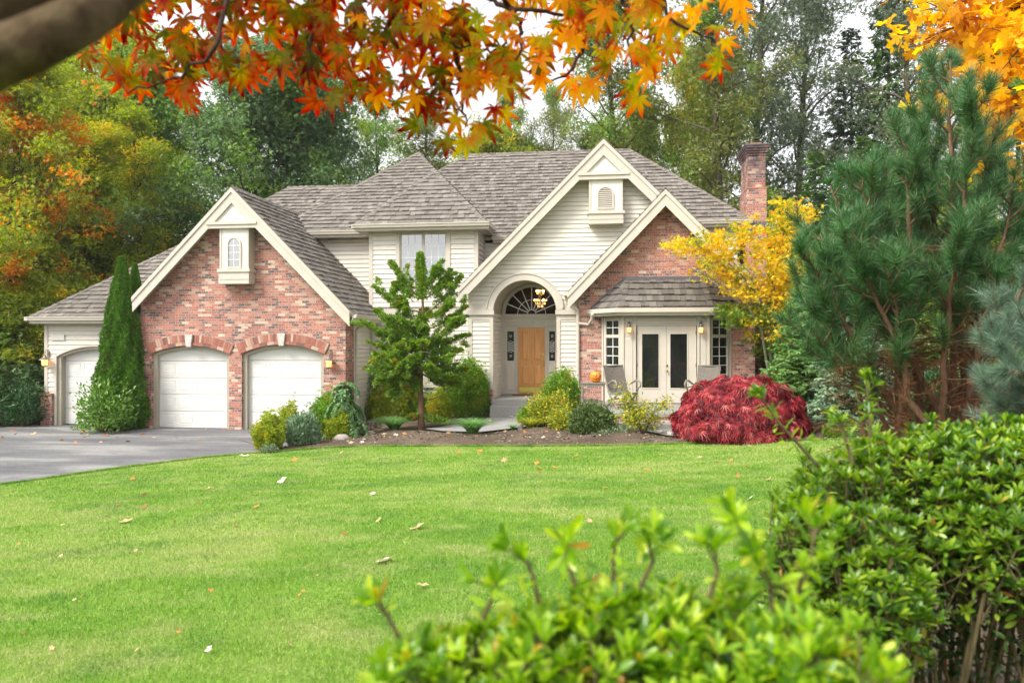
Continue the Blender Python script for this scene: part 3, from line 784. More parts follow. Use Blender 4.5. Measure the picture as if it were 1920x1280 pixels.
# the door
dr = MB().box(door0 + .006, door1 - .006, YD + .03, YD + .075, zfl + .015, zdt - .006)
dwid = door1 - door0; zz = [zfl + .30, zfl + .98, zfl + 1.12, zdt - .13]
fd = MB()
for a, b in ((door0 + .11, door0 + dwid/2 - .05), (door0 + dwid/2 + .05, door1 - .11)):
    for c, d in ((zz[0], zz[1]), (zz[2], zz[3])):
        dr.prism([(a - .025, c - .025), (b + .025, c - .025), (b + .025, d + .025), (a - .025, d + .025)], YD + .008, YD + .0295, [[(a, c), (b, c), (b, d), (a, d)]])
        dr.raised(a + .02, b - .02, c + .012, d - .012, YD + .0295, .02, .055)
front = dr.build('front_door', M['wood'], house)
MB().box(door0 + .05, door1 - .05, YD + .022, YD + .0295, zfl + .04, zfl + .235).build('kick_plate', M['brass'], front)
hb = MB().lathe(0, 0, [(.0, 0), (.03, .003), (.032, .01), (.012, .02), (.012, .04), (.03, .05), (.034, .065), (.02, .085), (0, .088)], 14)
hx, hz = door1 - .07, zfl + 1.12
for v_ in range(len(hb.v)): x_, y_, z_ = hb.v[v_]; hb.v[v_] = (hx + x_, YD + .03 - z_, hz + y_)
hb.box(hx - .028, hx + .028, YD + .02, YD + .0295, hz - .18, hz + .05); hb.tube([(hx, YD + .02, hz - .02), (hx, YD - .04, hz - .05), (hx, YD - .04, hz - .16), (hx, YD + .02, hz - .19)], .011, 8)
hb.box(hx - .03, hx + .03, YD + .018, YD + .0295, hz + .17, hz + .235)
hb.build('door_handle', M['brass'], front)
MB().box(door0, door1, YD - .06, YD + .1, zfl - .0, zfl + .014).build('threshold', M['copper'], front)
# foyer seen through the fanlight
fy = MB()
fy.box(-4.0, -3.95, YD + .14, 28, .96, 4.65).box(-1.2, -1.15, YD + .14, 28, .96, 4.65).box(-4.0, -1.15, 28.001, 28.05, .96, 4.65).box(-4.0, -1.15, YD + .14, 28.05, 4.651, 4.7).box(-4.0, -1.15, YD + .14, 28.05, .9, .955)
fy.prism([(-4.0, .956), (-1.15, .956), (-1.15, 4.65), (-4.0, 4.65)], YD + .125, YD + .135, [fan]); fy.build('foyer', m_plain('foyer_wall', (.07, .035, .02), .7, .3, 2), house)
# steps
st = m_plain('exposed_aggregate', (.30, .29, .27), .85, .35, 70, .8, 160)
M['agg'] = st
sx0, sx1 = X(924, 23.1), axc + aW + .5
MB().box(axc - aW - .02, axc + aW + .02, YA - .1, YD, .3, zfl - .005).box(sx0, sx1, 22.9, YA - .101, .3, zfl - .008).box(sx0 + .0, sx1, 22.55, 22.899, .3, zfl - .19).build('front_steps', st, house)
MB().box(door0 - .12, door1 + .12, YD - .62, YD - .08, zfl - .004, zfl + .012).build('door_mat', m_plain('red_brown_mat', (.13, .06, .05), .95, .3, 40), house)

# vent in gable A
bx, xm, yf = gable_box(1105, 1167, 419.5, 401, 395.5, 337, 23.05, YA, 1)
hw = .2; z0 = Z(1135, 389, yf); zt = Z(1135, 352, yf); xm = X(1135, yf)
w_, inner = arched_frame(bx, xm, yf, hw, z0, zt - hw, .05, name='frame')
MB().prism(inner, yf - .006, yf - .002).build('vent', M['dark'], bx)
lv = MB(); z = z0 + .02
while z < zt - .03:
    h_ = hw - .005 if z < zt - hw else math.sqrt(max(.0004, hw*hw - (z - zt + hw) ** 2)) - .006
    lv.add([(xm - h_, yf - .036, z), (xm + h_, yf - .036, z), (xm + h_, yf - .01, z + .035), (xm - h_, yf - .01, z + .035), (xm - h_, yf - .030, z - .006), (xm + h_, yf - .030, z - .006)], [(0, 1, 2, 3), (0, 4, 5, 1)]); z += .058
lv.build('louvre', M['trim'], bx)

# ---------------------------------------------------------------- small brick gable (B)
bgx, bgz, bgp = 1.37, 7.05, 1.05
brz = lambda x: bgz - bgp * abs(x - bgx)
RBG = roof([(bgx, 22.4, bgz), (-1.42, 22.4, brz(-1.42)), (-1.42, 23.37, brz(-1.42)), (bgx, 23.37, bgz)], (0, 1, 0))
roof([(bgx, 22.4, bgz), (4.16, 22.4, brz(4.16)), (4.16, 23.0, brz(4.16)), (bgx, 23.0, bgz)], (0, 1, 0))
caps(RBG, (bgx, 22.4, bgz), (bgx, 23.6, bgz), (1, 0, -1), (-1, 0, -1))
rake(bgx, bgz, bgp, 2.80, 22.35, YB, .44)
b0, b1 = X(1085, YB), 3.92
ph0, ph1 = X(1130, YB), X(1370, YB)
MB().prism([(b0, .3), (ph0, .3), (ph0, 3.6), (ph1, 3.6), (ph1, .3), (b1, .3), (b1, brz(b1) - .1), (bgx, bgz - .1), (b0, brz(b0) - .1)], YB, YB + .25).build('wall', M['brick'], house)
MB().box(b0, b0 + .2, YB + .252, YA - .03, .3, 4.2).box(b1 - .2, b1, YB + .252, 24, .3, 4.3).build('wall', M['brick'], house)
# ---- the bay with the French doors
c0, c1 = X(1168, YF), X(1328, YF)
bayw = empty('bay', (0, 0, 0)); bayw.parent = house; bayw.location = (0 - wloc(house).x, 0 - wloc(house).y, 0 - wloc(house).z)
zE, zFl = 3.62, .94
def lid(name, mat, pts, z0, z1, parent=bayw): return MB().prism(pts, z0, z1, axis='z').build(name, M[mat], parent)
ov = .30
foot = [(ph0 - .1, YB), (c0 - .02, YF), (c1 + .02, YF), (ph1 + .1, YB)]
eav = [(ph0 - .36, YB - .004), (c0 - .12, YF - ov), (c1 + .12, YF - ov), (ph1 + .36, YB - .004)]
lid('soffit', 'tan', eav, zE - .19, zE - .16)
def offs(p, k): 
    cx, cy = (ph0 + ph1) / 2, YB
    return [(x + (x - cx) / abs(x - cx) * k, (y - k) if y < YB - .1 else y) for x, y in p]
gb = MB()
eo = offs(eav, .11)
gb.prism(eo, zE - .10, zE + .02, axis='z'); gb.prism(offs(eav, .06), zE - .14, zE - .101, axis='z'); gb.prism(offs(eav, .02), zE - .19, zE - .141, axis='z')
gb.build('gutter', M['trim'], bayw)
tz = 4.52; ty = YB - .003
t0, t1 = X(1172, YB) , X(1320, YB)
E = [Vector((x, y, zE + .03)) for x, y in offs(eav, -.02)]
Tl, Tr = Vector((t0, ty, tz)), Vector((t1, ty, tz))
RBay = roof([E[1], E[2], Tr, Tl], (1, 0, 0), mat='shake_old', exposure=.27, wmin=.1, wmax=.2, parent=bayw, slab=.03, th=.05)
roof([E[0], E[1], Tl], (E[1] - E[0]), mat='shake_old', exposure=.27, parent=bayw, slab=.02, th=.05)
roof([E[2], E[3], Tr], (E[3] - E[2]), mat='shake_old', exposure=.27, parent=bayw, slab=.02, th=.05)
caps(RBay, E[1], Tl, (1, 0, 0), (-.75, .35, -.55), w=.15, mat='shake_old', step=.27); caps(RBay, E[2], Tr, (-1, 0, 0), (.75, .35, -.55), w=.15, mat='shake_old', step=.27)
fl_ = MB().box(t0 - .02, t1 + .02, YB - .09, YB - .003, tz - .02, tz + .07)
fl_.tube([E[0] + Vector((.0, -.03, .03)), Tl + Vector((0, -.03, .05))], .035, 5); fl_.tube([E[3] + Vector((.0, -.03, .03)), Tr + Vector((0, -.03, .05))], .035, 5)
fl_.build('flashing', M['flash'], bayw)
# front wall of the bay with the door opening
f0, f1 = X(1193, YF), X(1307, YF); fzt = Z(1250, 610, YF)
zW = zE - .192
MB().prism([(c0, zFl), (f0, zFl), (f0, fzt), (f1, fzt), (f1, zFl), (c1, zFl), (c1, zW), (c0, zW)], YF, YF + .1).build('wall', M['trim'], bayw)
pm = MB()
zz1 = Z(1250, 604, YF)
pm.raised(f0 + .0, f1 - .0, zz1, zW - .05, YF - .001, .016, .02)
for a, b in ((c0 + .05, f0 - .09), (f1 + .09, c1 - .05)):
    pm.raised(a, b, zz1, zW - .05, YF - .001, .016, .018); pm.raised(a, b, zFl + .25, Z(1250, 634, YF), YF - .001, .016, .018)
pm.build('panel_moulding', M['trim'], bayw)
tr = MB()
for a, b in ((f0 - .065, f0 - .01), (f1 + .01, f1 + .065)): tr.box(a, b, YF - .04, YF - .002, zFl, fzt + .06)
tr.box(f0 - .09, f1 + .09, YF - .055, YF - .002, fzt + .062, fzt + .10); tr.box(c0 - .03, c1 + .03, YF - .03, YF - .002, zW - .045, zW - .001)
tr.box(c0 - .035, c0 + .03, YF - .035, YF - .002, zFl, zW - .05).box(c1 - .03, c1 + .035, YF - .035, YF - .002, zFl, zW - .05)
each_box(tr, 'trim_board', M['trim'], bayw)
mid = (f0 + f1) / 2
fd = empty('french_door', wloc(house)); fd.parent = house; fd.location = (0, 0, 0)
g0, g1 = Z(1250, 727, YF), Z(1250, 626, YF)
for a, b, s in ((f0 + .02, mid - .004, 1), (mid + .004, f1 - .02, -1)):
    wgl = X(1235, YF) - X(1204, YF)
    ga = a + .14 if s > 0 else a + .10
    ga = X(1204, YF) if s > 0 else X(1257, YF)
    lf = MB().prism([(a, zFl + .02), (b, zFl + .02), (b, fzt - .01), (a, fzt - .01)], YF + .02, YF + .06, [[(ga, g0), (ga + wgl, g0), (ga + wgl, g1), (ga, g1)]])
    lf.prism([(ga - .03, g0 - .03), (ga + wgl + .03, g0 - .03), (ga + wgl + .03, g1 + .03), (ga - .03, g1 + .03)], YF + .008, YF + .0195, [[(ga, g0), (ga + wgl, g0), (ga + wgl, g1), (ga, g1)]])
    lf = lf.build('door_leaf', M['trim'], fd)
    MB().box(ga - .01, ga + wgl + .01, YF + .036, YF + .042, g0 - .01, g1 + .01).build('pane', M['pane'], lf)
    hg = MB(); q = a + .004 if s > 0 else b - .024
    for zc in (zFl + .3, zFl + 1.05, fzt - .25): hg.box(q, q + .02, YF + .01, YF + .0195, zc, zc + .09)
    each_box(hg, 'hinge', M['copper'], lf)
kx = X(1250.5, YF) + .0
kb = MB().lathe(0, 0, [(.0, 0), (.032, .003), (.034, .01), (.012, .02), (.012, .045), (.03, .055), (.034, .07), (.02, .09), (0, .093)], 14)
for v_ in range(len(kb.v)): x_, y_, z_ = kb.v[v_]; kb.v[v_] = (kx + x_, YF + .02 - z_, Z(1250, 695, YF) + y_)
kb2 = MB().lathe(0, 0, [(.0, 0), (.028, .003), (.03, .02), (.0, .022)], 12)
for v_ in range(len(kb2.v)): x_, y_, z_ = kb2.v[v_]; kb2.v[v_] = (kx + x_, YF + .02 - z_, Z(1250, 685, YF) + y_)
kb.add(kb2.v, kb2.f).build('door_handle', M['brass'], fd)
# angled side windows: built flat, then turned about the corner post
def angled(p0, p1, flip):
    p0, p1 = Vector((*p0, 0)), Vector((*p1, 0)); L = (p1 - p0).length; a = math.atan2(p1.y - p0.y, p1.x - p0.x)
    e = empty('angled_window', wloc(house)); e.parent = house; e.location = Vector((p0.x, p0.y, 0)) - wloc(house)
    base = p0
    q = MB().prism([(0, zFl), (L, zFl), (L, zW), (0, zW)], 0, .08, [[(.16, zFl + .55), (L - .16, zFl + .55), (L - .16, zW - .12), (.16, zW - .12)]])
    def put(mb, name, mat, par=e):
        mb.v = [(v[0] + p0.x, v[1] + p0.y, v[2]) for v in mb.v]; return mb.build(name, M[mat], par)
    put(q, 'wall', 'trim')
    t = MB().box(-.01, .05, -.03, -.001, zFl, zW).box(L - .05, L + .01, -.03, -.001, zFl, zW)
    put(t, 'corner_board', 'trim')
    wa, wb = .165, L - .165
    zt1, zt0 = zW - .13, zW - .13 - .40
    za1, za0 = zt0 - .09, zFl + .56
    for z0, z1, rows in ((zt0, zt1, 2), (za0, za1, 5)):
        w = MB().prism([(wa - .05, z0 - .05), (wb + .05, z0 - .05), (wb + .05, z1 + .05), (wa - .05, z1 + .05)], -.02, .05, [[(wa, z0), (wb, z0), (wb, z1), (wa, z1)]])
        w = put(w, 'frame', 'trim')
        put(MB().box(wa - .01, wb + .01, .018, .024, z0 - .01, z1 + .01), 'pane', 'pane', w)
        mu = MB().box((wa + wb) / 2 - .01, (wa + wb) / 2 + .01, .006, .0175, z0, z1)
        for r in range(1, rows): zc = z0 + (z1 - z0) * r / rows; mu.box(wa, wb, .0065, .017, zc - .01, zc + .01)
        put(mu, 'muntin', 'mullion', w)
    e.rotation_euler = (0, 0, a)
    return e
angled((ph0, YB), (c0, YF), 0); angled((c1, YF), (ph1, YB), 1)
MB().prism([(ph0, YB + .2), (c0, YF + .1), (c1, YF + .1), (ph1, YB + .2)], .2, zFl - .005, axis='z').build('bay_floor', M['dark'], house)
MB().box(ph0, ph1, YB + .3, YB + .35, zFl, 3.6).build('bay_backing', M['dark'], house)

# ---------------------------------------------------------------- chimney
cx0, cy0 = 4.22, 26.0; cw, cd, ct = .62, 1.5, 9.05
ch = MB().box(cx0, cx0 + cw, cy0, cy0 + cd, 0.2, 7.75)
ch.box(cx0 + .03, cx0 + cw - .03, cy0 + .03, cy0 + cd - .03, 7.75, ct - .25)
for k in range(4): ch.box(cx0 - .0 - .03 * k + .01, cx0 + cw - .01 + .03 * k, cy0 - .03 * k + .01, cy0 + cd - .01 + .03 * k, ct - .25 + k * .0765, ct - .25 + (k + 1) * .0765)
chim = ch.build('chimney', M['brick'].copy(), house); sm = chim.data.materials[0]; sm.name = 'sooty_brick'; t = NT.__new__(NT); t.m = sm; t.t = sm.node_tree
pb_ = [n for n in t.t.nodes if n.type == 'BSDF_PRINCIPLED'][0]; src_ = pb_.inputs['Base Color'].links[0].from_socket
sp_ = t.n('ShaderNodeSeparateXYZ'); t.set(sp_.inputs[0], t.pos())
so2 = t.math('ADD', t.math('MULTIPLY', t.math('SUBTRACT', sp_.outputs[2], 7.1), .42), t.math('MULTIPLY', t.math('SUBTRACT', t.noise(3.2, 4, t.pos()), .5), 1.6))
t.set(pb_.inputs['Base Color'], t.mix(t.ramp(so2, [(.25, (0,)*3), (.8, (.85,)*3)]), src_, (.05, .042, .05)))
MB().box(cx0 - .1, cx0 + cw + .1, cy0 - .1, cy0 + cd + .1, ct + .06, ct + .10).build('chimney_cap', M['flash'], chim)
MB().box(cx0 + .12, cx0 + cw - .12, cy0 + .2, cy0 + cd - .2, ct + .10, ct + .2).build('flue', M['brick_unit'], chim)
MB().box(cx0 - .012, cx0 + cw + .012, cy0 - .012, cy0 + cd, 7.70, 7.755).build('brick_course', M['brick_unit'], chim)
MB().box(cx0 - .02, cx0 + cw + .02, cy0 - .02, cy0 + .4, 6.3, 6.6).build('flashing', M['flash'], chim)

# ---------------------------------------------------------------- downspouts
ds = MB().tube([(-7.60, 22.62, 3.40), (-7.60, 22.62, 3.30), (-7.93, 22.70, 3.05), (-7.94, 22.72, 2.9), (-7.94, 22.72, .02)], .042, 8)
ds.build('downspout', M['trim'], house)
q = X(1083.5, YB - .06)
bz_ = brz(-1.42)
ds = MB().tube([(-1.50, 22.5, bz_ + .02), (-1.48, 22.55, bz_ - .16), (-1.44, 22.62, bz_ - .30), (q - .02, 22.7, bz_ - .50), (q, YB - .05, bz_ - .64), (q, YB - .05, .45)], .05, 10)
ds.tube([(ph0 - .30, YF + .32, zE - .12), (ph0 - .31, YF + .42, zE - .26), (ph0 - .42, YB - .06, zE - .42), (q + .02, YB - .06, Z(1085, 606, YB))], .045, 10)
ds.build('downspout', M['trim'], house)
MB().box(-1.56, -1.42, 22.36, 23.37, bz_ - .09, bz_ + .04).build('gutter', M['trim'], RBG)

# ---------------------------------------------------------------- lamps
def carriage_lamp(loc, label, sc=1.):
    x, y, z = loc
    e = empty('wall_lantern', (x, y + .0, z), label, 'lantern', 'lit wall lanterns')
    b = MB().box(x - .04*sc, x + .04*sc, y - .02, y, z + .12*sc, z + .30*sc); b.build('back_plate', M['copper'], e)
    pts = []
    for k in range(14):
        a = PI * (-.25 + 1.5 * k / 13); pts.append((x, y - .09*sc - .06*sc * math.cos(a) * .8, z + .27*sc + .06*sc * math.sin(a)))
    MB().tube([(x, y - .02, z + .2*sc)] + pts[::-1], .009*sc, 6).build('arm', M['copper'], e)
    yy = y - .15*sc
    MB().lathe(x, yy, [(.0, z + .20*sc), (.025*sc, z + .195*sc), (.035*sc, z + .15*sc), (.065*sc, z + .11*sc), (.155*sc, z + .05*sc), (.16*sc, z + .04*sc), (.0, z + .045*sc)], 18).build('cap', M['copper'], e, smooth=False)
    MB().lathe(x, yy, [(.0, z + .04*sc), (.085*sc, z + .04*sc), (.07*sc, z - .12*sc), (0, z - .12*sc)], 8).build('glass', M['lampglow'], e)
    fr = MB()
    for k in range(4):
        a = PI/4 + k * PI/2
        fr.tube([(x + .09*sc*math.cos(a), yy + .09*sc*math.sin(a), z + .045*sc), (x + .075*sc*math.cos(a), yy + .075*sc*math.sin(a), z - .125*sc)], .007*sc, 5)
    fr.lathe(x, yy, [(0, z - .12*sc), (.078*sc, z - .12*sc), (.06*sc, z - .15*sc), (.0, z - .17*sc)], 12)
    fr.build('frame', M['copper'], e)
    return e
def square_lamp(loc, label):
    x, y, z = loc
    e = empty('wall_lantern', (x, y, z), label, 'lantern', 'lit wall lanterns')
    MB().box(x - .035, x + .035, y - .02, y, z + .06, z + .2).build('back_plate', M['pewter'], e)
    pts = [(x, y - .02, z + .16)] + [(x, y - .06 - .05 * math.sin(a), z + .19 + .05 * math.cos(a)) for a in np.linspace(-1.2, 2.6, 10)] + [(x, y - .12, z + .13)]
    MB().tube(pts, .008, 6).build('arm', M['pewter'], e)
    yy = y - .12
    MB().lathe(x, yy, [(0, z + .15), (.02, z + .145), (.035, z + .11), (.085, z + .055), (.095, z + .05), (.0, z + .048)], 8).build('cap', M['pewter'], e)
    MB().lathe(x, yy, [(0, z + .046), (.068, z + .046), (.05, z - .10), (0, z - .10)], 8).build('glass', M['lampglow'], e)
    fr = MB()
    for k in range(4):
        a = PI/4 + k * PI/2
        fr.tube([(x + .078*math.cos(a), yy + .078*math.sin(a), z + .05), (x + .06*math.cos(a), yy + .06*math.sin(a), z - .105)], .006, 5)
    fr.lathe(x, yy, [(0, z - .10), (.06, z - .10), (.045, z - .12), (.0, z - .135)], 8).build('frame', M['pewter'], e)
carriage_lamp((X(91, YW - .03), YW - .03, Z(91, 677, YW)), 'copper capped wall lantern on the cream siding left of the end garage door', 1.1)
carriage_lamp((X(620, YG), YG, Z(620, 679, YG)), 'copper capped wall lantern on the brick pier beside the garage doors', 1.1)
square_lamp((X(1179.5, YF), YF - .036, Z(1179, 617, YF)), 'small lit lantern left of the french doors above the pumpkin side')
square_lamp((X(1313.5, YF), YF - .036, Z(1313, 617, YF)), 'small lit lantern right of the french doors towards the yellow maple')
# chandelier in the foyer
cx_, cy_ = X(1013, 26.8), 26.8; cz_ = Z(1013, 558, 26.8)
ce = empty('chandelier', (cx_, cy_, cz_), 'glowing two tier brass chandelier hanging behind the fanlight over the front door', 'chandelier')
MB().tube([(cx_, cy_, 4.66), (cx_, cy_, cz_ - .25)], .015, 6).lathe(cx_, cy_, [(0, cz_ - .3), (.05, cz_ - .26), (.03, cz_ - .2), (.03, cz_ + .1), (.06, cz_ + .14), (.02, cz_ + .2), (0, cz_ + .2)], 10).build('stem', M['brass'], ce)
bu, ar_ = MB(), MB()
for tier, rr, n_ in ((-.12, .2, 6), (.2, .13, 5)):
    for k in range(n_):
        a = 2 * PI * k / n_ + .3 + tier
        p = Vector((cx_ + rr * math.cos(a), cy_ + rr * math.sin(a), cz_ + tier))
        ar_.tube([(cx_, cy_, cz_ + tier - .08), ((cx_ + p.x) / 2, (cy_ + p.y) / 2, cz_ + tier - .12), p - Vector((0, 0, .05)), p - Vector((0, 0, .01))], .007, 5)
        bu.lathe(p.x, p.y, [(0, p.z), (.024, p.z + .01), (.026, p.z + .045), (.006, p.z + .075), (0, p.z + .085)], 8)
cr = MB()
for zc, r_, n_ in ((cz_ - .2, .17, 12), (cz_ + .16, .12, 9), (cz_ - .3, .09, 7)):
    for k in range(n_):
        a = 2 * PI * k / n_; cr.lathe(cx_ + r_ * math.cos(a), cy_ + r_ * math.sin(a), [(0, zc - .05), (.012, zc - .02), (.008, zc + .03), (0, zc + .05)], 5)
cr.build('crystal', M['lampglow'], ce)
ar_.build('arm', M['brass'], ce); bu.build('candle_bulb', M['candle'], ce)
# ================================================================ GROUND
nr = np.random.default_rng(11)
def drape(name, poly, cell, off, mat, hfun=None, **tags):
    """a sheet cut to poly (x, y) that follows the ground"""
    if area(poly) < 0: poly = poly[::-1]
    x0 = min(p[0] for p in poly); x1 = max(p[0] for p in poly); y0 = min(p[1] for p in poly); y1 = max(p[1] for p in poly)
    idx = {}; V = []; Fc = []
    def vid(p):
        k = (round(p[0], 4), round(p[1], 4))
        if k not in idx:
            idx[k] = len(V); V.append((p[0], p[1], (hfun(p[0], p[1]) if hfun else g(p[0], p[1]) + off)))
        return idx[k]
    ny = int((y1 - y0) / cell) + 1; nx = int((x1 - x0) / cell) + 1
    for j in range(ny):
        row = clip(clip(poly, 0, -1, -(y0 + j * cell)), 0, 1, y0 + (j + 1) * cell)
        if len(row) < 3: continue
        for i in range(nx):
            q = clip(clip(row, -1, 0, -(x0 + i * cell)), 1, 0, x0 + (i + 1) * cell)
            if len(q) >= 3 and abs(area(q)) > 1e-6:
                f = []
                for p in q:
                    k = vid(p)
                    if not f or f[-1] != k: f.append(k)
                if len(f) > 2 and f[0] != f[-1] and len(set(f)) == len(f): Fc.append(tuple(f))
    me = bpy.data.meshes.new(name); me.from_pydata(V, [], Fc); me.validate()
    o = link(name, me, mat)
    me.polygons.foreach_set('use_smooth', [True] * len(me.polygons))
    return tag(o, **tags)

# ground sheet out to the horizon
def axis_pts(lo, hi, fine0, fine1, step):
    a = list(np.arange(fine0, fine1 + 1e-6, step)); k = step; p = fine1
    while p < hi: k *= 1.35; p += k; a.append(p)
    k = step; p = fine0
    while p > lo: k *= 1.35; p -= k; a.insert(0, p)
    return np.array(a)
xs = axis_pts(-500, 500, -30, 14, .5); ys = axis_pts(-400, 700, -4, 30, .5)
XX, YY = np.meshgrid(xs, ys); ZZ = garr(XX, YY)
V = np.stack([XX, YY, ZZ], -1).reshape(-1, 3); nx = len(xs)
Fc = [(j*nx+i, j*nx+i+1, (j+1)*nx+i+1, (j+1)*nx+i) for j in range(len(ys)-1) for i in range(nx-1)]
me = bpy.data.meshes.new('ground'); me.from_pydata(V.tolist(), [], Fc)
def m_soil():
    t = NT('forest_floor'); p = t.pos(); n = t.noise(.5, 6, p); n2 = t.noise(9, 5, p)
    c = t.mix(t.ramp(n, [(.42, (0,)*3), (.6, (1,)*3)]), (.055, .08, .02), (.09, .065, .035))
    c = t.mix(1., c, t.ramp(n2, [(.3, (.6,)*3), (.7, (1.3,)*3)]), 'MULTIPLY')
    return t.pbr(c, .95, t.bump(n2, .6, .05), spec=.1)
ground = link('ground', me, m_soil()); tag(ground, kind='structure', label='dark woodland ground around the house and under the trees')
me.polygons.foreach_set('use_smooth', [True] * len(me.polygons))

def m_turf():
    t = NT('lawn_turf'); p = t.pos()
    n1 = t.noise(.35, 4, t.remap(p, (.55, 1.1, 1)), .6, .5); n2 = t.noise(1.7, 5, t.remap(p, (.7, 1.4, 1))); n3 = t.noise(40, 4, p, .7)
    c = t.ramp(n1, [(.3, (.09, .20, .025)), (.5, (.15, .27, .035)), (.68, (.24, .32, .07))])
    c = t.mix(t.ramp(n2, [(.48, (0,)*3), (.72, (.75,)*3)]), c, (.30, .31, .12))
    c = t.mix(1., c, t.ramp(n3, [(.25, (.55,)*3), (.5, (1,)*3), (.75, (1.4,)*3)]), 'MULTIPLY')
    return t.pbr(c, .9, t.bump(n3, .8, .03), spec=.12)
lawn_front = [(480, 851), (520, 849.5), (560, 845), (620, 841), (700, 839), (850, 838.5), (1000, 838.5), (1150, 837.5), (1300, 834), (1400, 831), (1500, 828), (1620, 826), (1900, 824)]
edge_l = [(-500, 1000), (-200, 941), (0, 911), (60, 903.5), (150, 890), (240, 877.5), (380, 860), (480, 851)]
LP = [tuple(G(*q)[:2]) for q in edge_l] + [tuple(G(*q)[:2]) for q in lawn_front[1:]]
RE = [(4.6, 14.5), (3.3, 12.5), (2.35, 9.5), (1.85, 7), (1.4, 4.5), (1.1, 2.5), (1.0, -2.5)]
lawn_poly = LP[:-1] + RE + [(-18, -2.5)]
lawn = drape('lawn', lawn_poly, .25, .02, m_turf(), kind='structure', label='bright green mown lawn sloping down to the house')

# driveway
def m_drive():
    t = NT('asphalt'); p = t.pos(); n = t.noise(120, 3, p, .7); b = t.noise(.8, 5, t.remap(p, (.35, 1.4, 1)), .6, .4)
    sp = t.noise(14, 5, p)
    c = t.ramp(b, [(.32, (.10, .10, .105)), (.5, (.155, .155, .16)), (.62, (.25, .245, .235)), (.8, (.30, .29, .275))])  # asphalt tone; the pale streaks paint in sunlight falling between trees
    c = t.mix(1., c, t.ramp(n, [(.25, (.6,)*3), (.5, (1,)*3), (.8, (1.6,)*3)]), 'MULTIPLY')
    c = t.mix(1., c, t.ramp(sp, [(.3, (.86,)*3), (.7, (1.1,)*3)]), 'MULTIPLY')
    c = t.mix(t.ramp(t.noise(1.3, 5, p, .7, .8), [(.60, (0,)*3), (.72, (.5,)*3)]), c, (.06, .06, .062))
    return t.pbr(c, .88, t.bump(n, .5, .008), spec=.25)
M['drive'] = m_drive()
dr_edge = [tuple(G(*q)[:2]) for q in edge_l]
dr_right = [tuple(G(*q)[:2]) for q in ((500, 846), (540, 838), (580, 830), (640, 822))]
drv = dr_edge + dr_right + [(-7.9, 21.9), (-8.05, YG + .35), (gl, YG + .35), (gl, YW + .3), (-18.45, YW + .3), (-18.9, 21.9), (-20.5, 20.5), (-26, 20.8), (-34, 22)]
drive = drape('driveway', drv, .5, .035, M['drive'], kind='structure', label='grey asphalt driveway in front of the garage doors')

# path of exposed aggregate
def m_path():
    t = NT('path_aggregate'); p = t.pos(); n = t.noise(90, 3, p, .7); b = t.noise(1.2, 5, p)
    c = t.ramp(b, [(.3, (.23, .225, .22)), (.7, (.33, .32, .31))])
    c = t.mix(1., c, t.ramp(n, [(.25, (.55,)*3), (.5, (1,)*3), (.8, (1.5,)*3)]), 'MULTIPLY')
    return t.pbr(c, .85, t.bump(n, .5, .008), spec=.25)
mp = m_path()
pf = [(700, 800), (760, 803), (830, 811), (900, 813), (960, 806), (1000, 801), (1060, 800), (1120, 802), (1180, 804), (1215, 812), (1250, 820), (1300, 823), (1420, 824), (1500, 818)]
path_poly = [tuple(G(*q)[:2]) for q in pf] + [(4.2, 20.0), (-1.1, 20.0), (-1.3, 22.5), (-3.9, 22.7), (-4.2, 21.5), (-5.8, 20.4), (-7.4, 20.6)]
path = drape('path', path_poly, .4, .05, mp, kind='structure', label='grey exposed aggregate path curving to the front steps')

# planting bed, mounded
def m_bed():
    t = NT('bed_soil'); p = t.pos(); n = t.noise(30, 5, p, .7); b = t.noise(1.5, 4, p)
    c = t.ramp(b, [(.3, (.095, .07, .05)), (.7, (.175, .135, .10))])
    c = t.mix(1., c, t.ramp(n, [(.25, (.45,)*3), (.5, (1,)*3), (.8, (1.5,)*3)]), 'MULTIPLY')
    return t.pbr(c, .95, t.bump(n, 1., .04), spec=.1)
M['bed'] = m_bed()
bed_front = [tuple(G(*q)[:2]) for q in [(478, 851.2)] + lawn_front[1:]]
bed_back = [tuple(G(*q)[:2]) for q in ((1500, 821), (1400, 826), (1300, 825), (1250, 822), (1210, 814), (1180, 806), (1120, 805), (1060, 803), (1000, 805), (960, 809), (900, 816), (830, 814), (760, 806), (700, 803))]
bed_poly = bed_front + [(9.0, 19.0), (4.6, 19.5)] + bed_back + [(-7.3, 20.5), (-7.5, 21.8), (-7.85, 21.9)] + dr_right[::-1]
def segd(px_, py_, poly):
    best = 9
    for i in range(len(poly)):
        a, b = poly[i], poly[(i+1) % len(poly)]; dx, dy = b[0]-a[0], b[1]-a[1]; L = dx*dx+dy*dy
        t_ = 0 if L == 0 else max(0, min(1, ((px_-a[0])*dx+(py_-a[1])*dy)/L))
        best = min(best, math.hypot(px_-a[0]-t_*dx, py_-a[1]-t_*dy))
    return best
from mathutils import noise as mn
def bedh(x, y):
    d = segd(x, y, bed_poly); m = min(1, d / .7); m = m*m*(3-2*m)
    hgt = .05 + .07 * mn.noise(Vector((x * .6, y * .6, 3))) +   .06 * math.exp(-((x + 4.3) ** 2 / 3 + (y - 18.4) ** 2 / 1.2))
    return g(x, y) + .04 + m * hgt + .028 * min(1, d * 4) * mn.noise(Vector((x * 4, y * 4, 0))) + .012 * min(1, d * 4) * mn.noise(Vector((x * 13, y * 13, 5)))
bed = drape('planting_bed', bed_poly, .11, .04, M['bed'], hfun=bedh, kind='structure', label='bare mounded planting bed of brown soil between lawn and path')
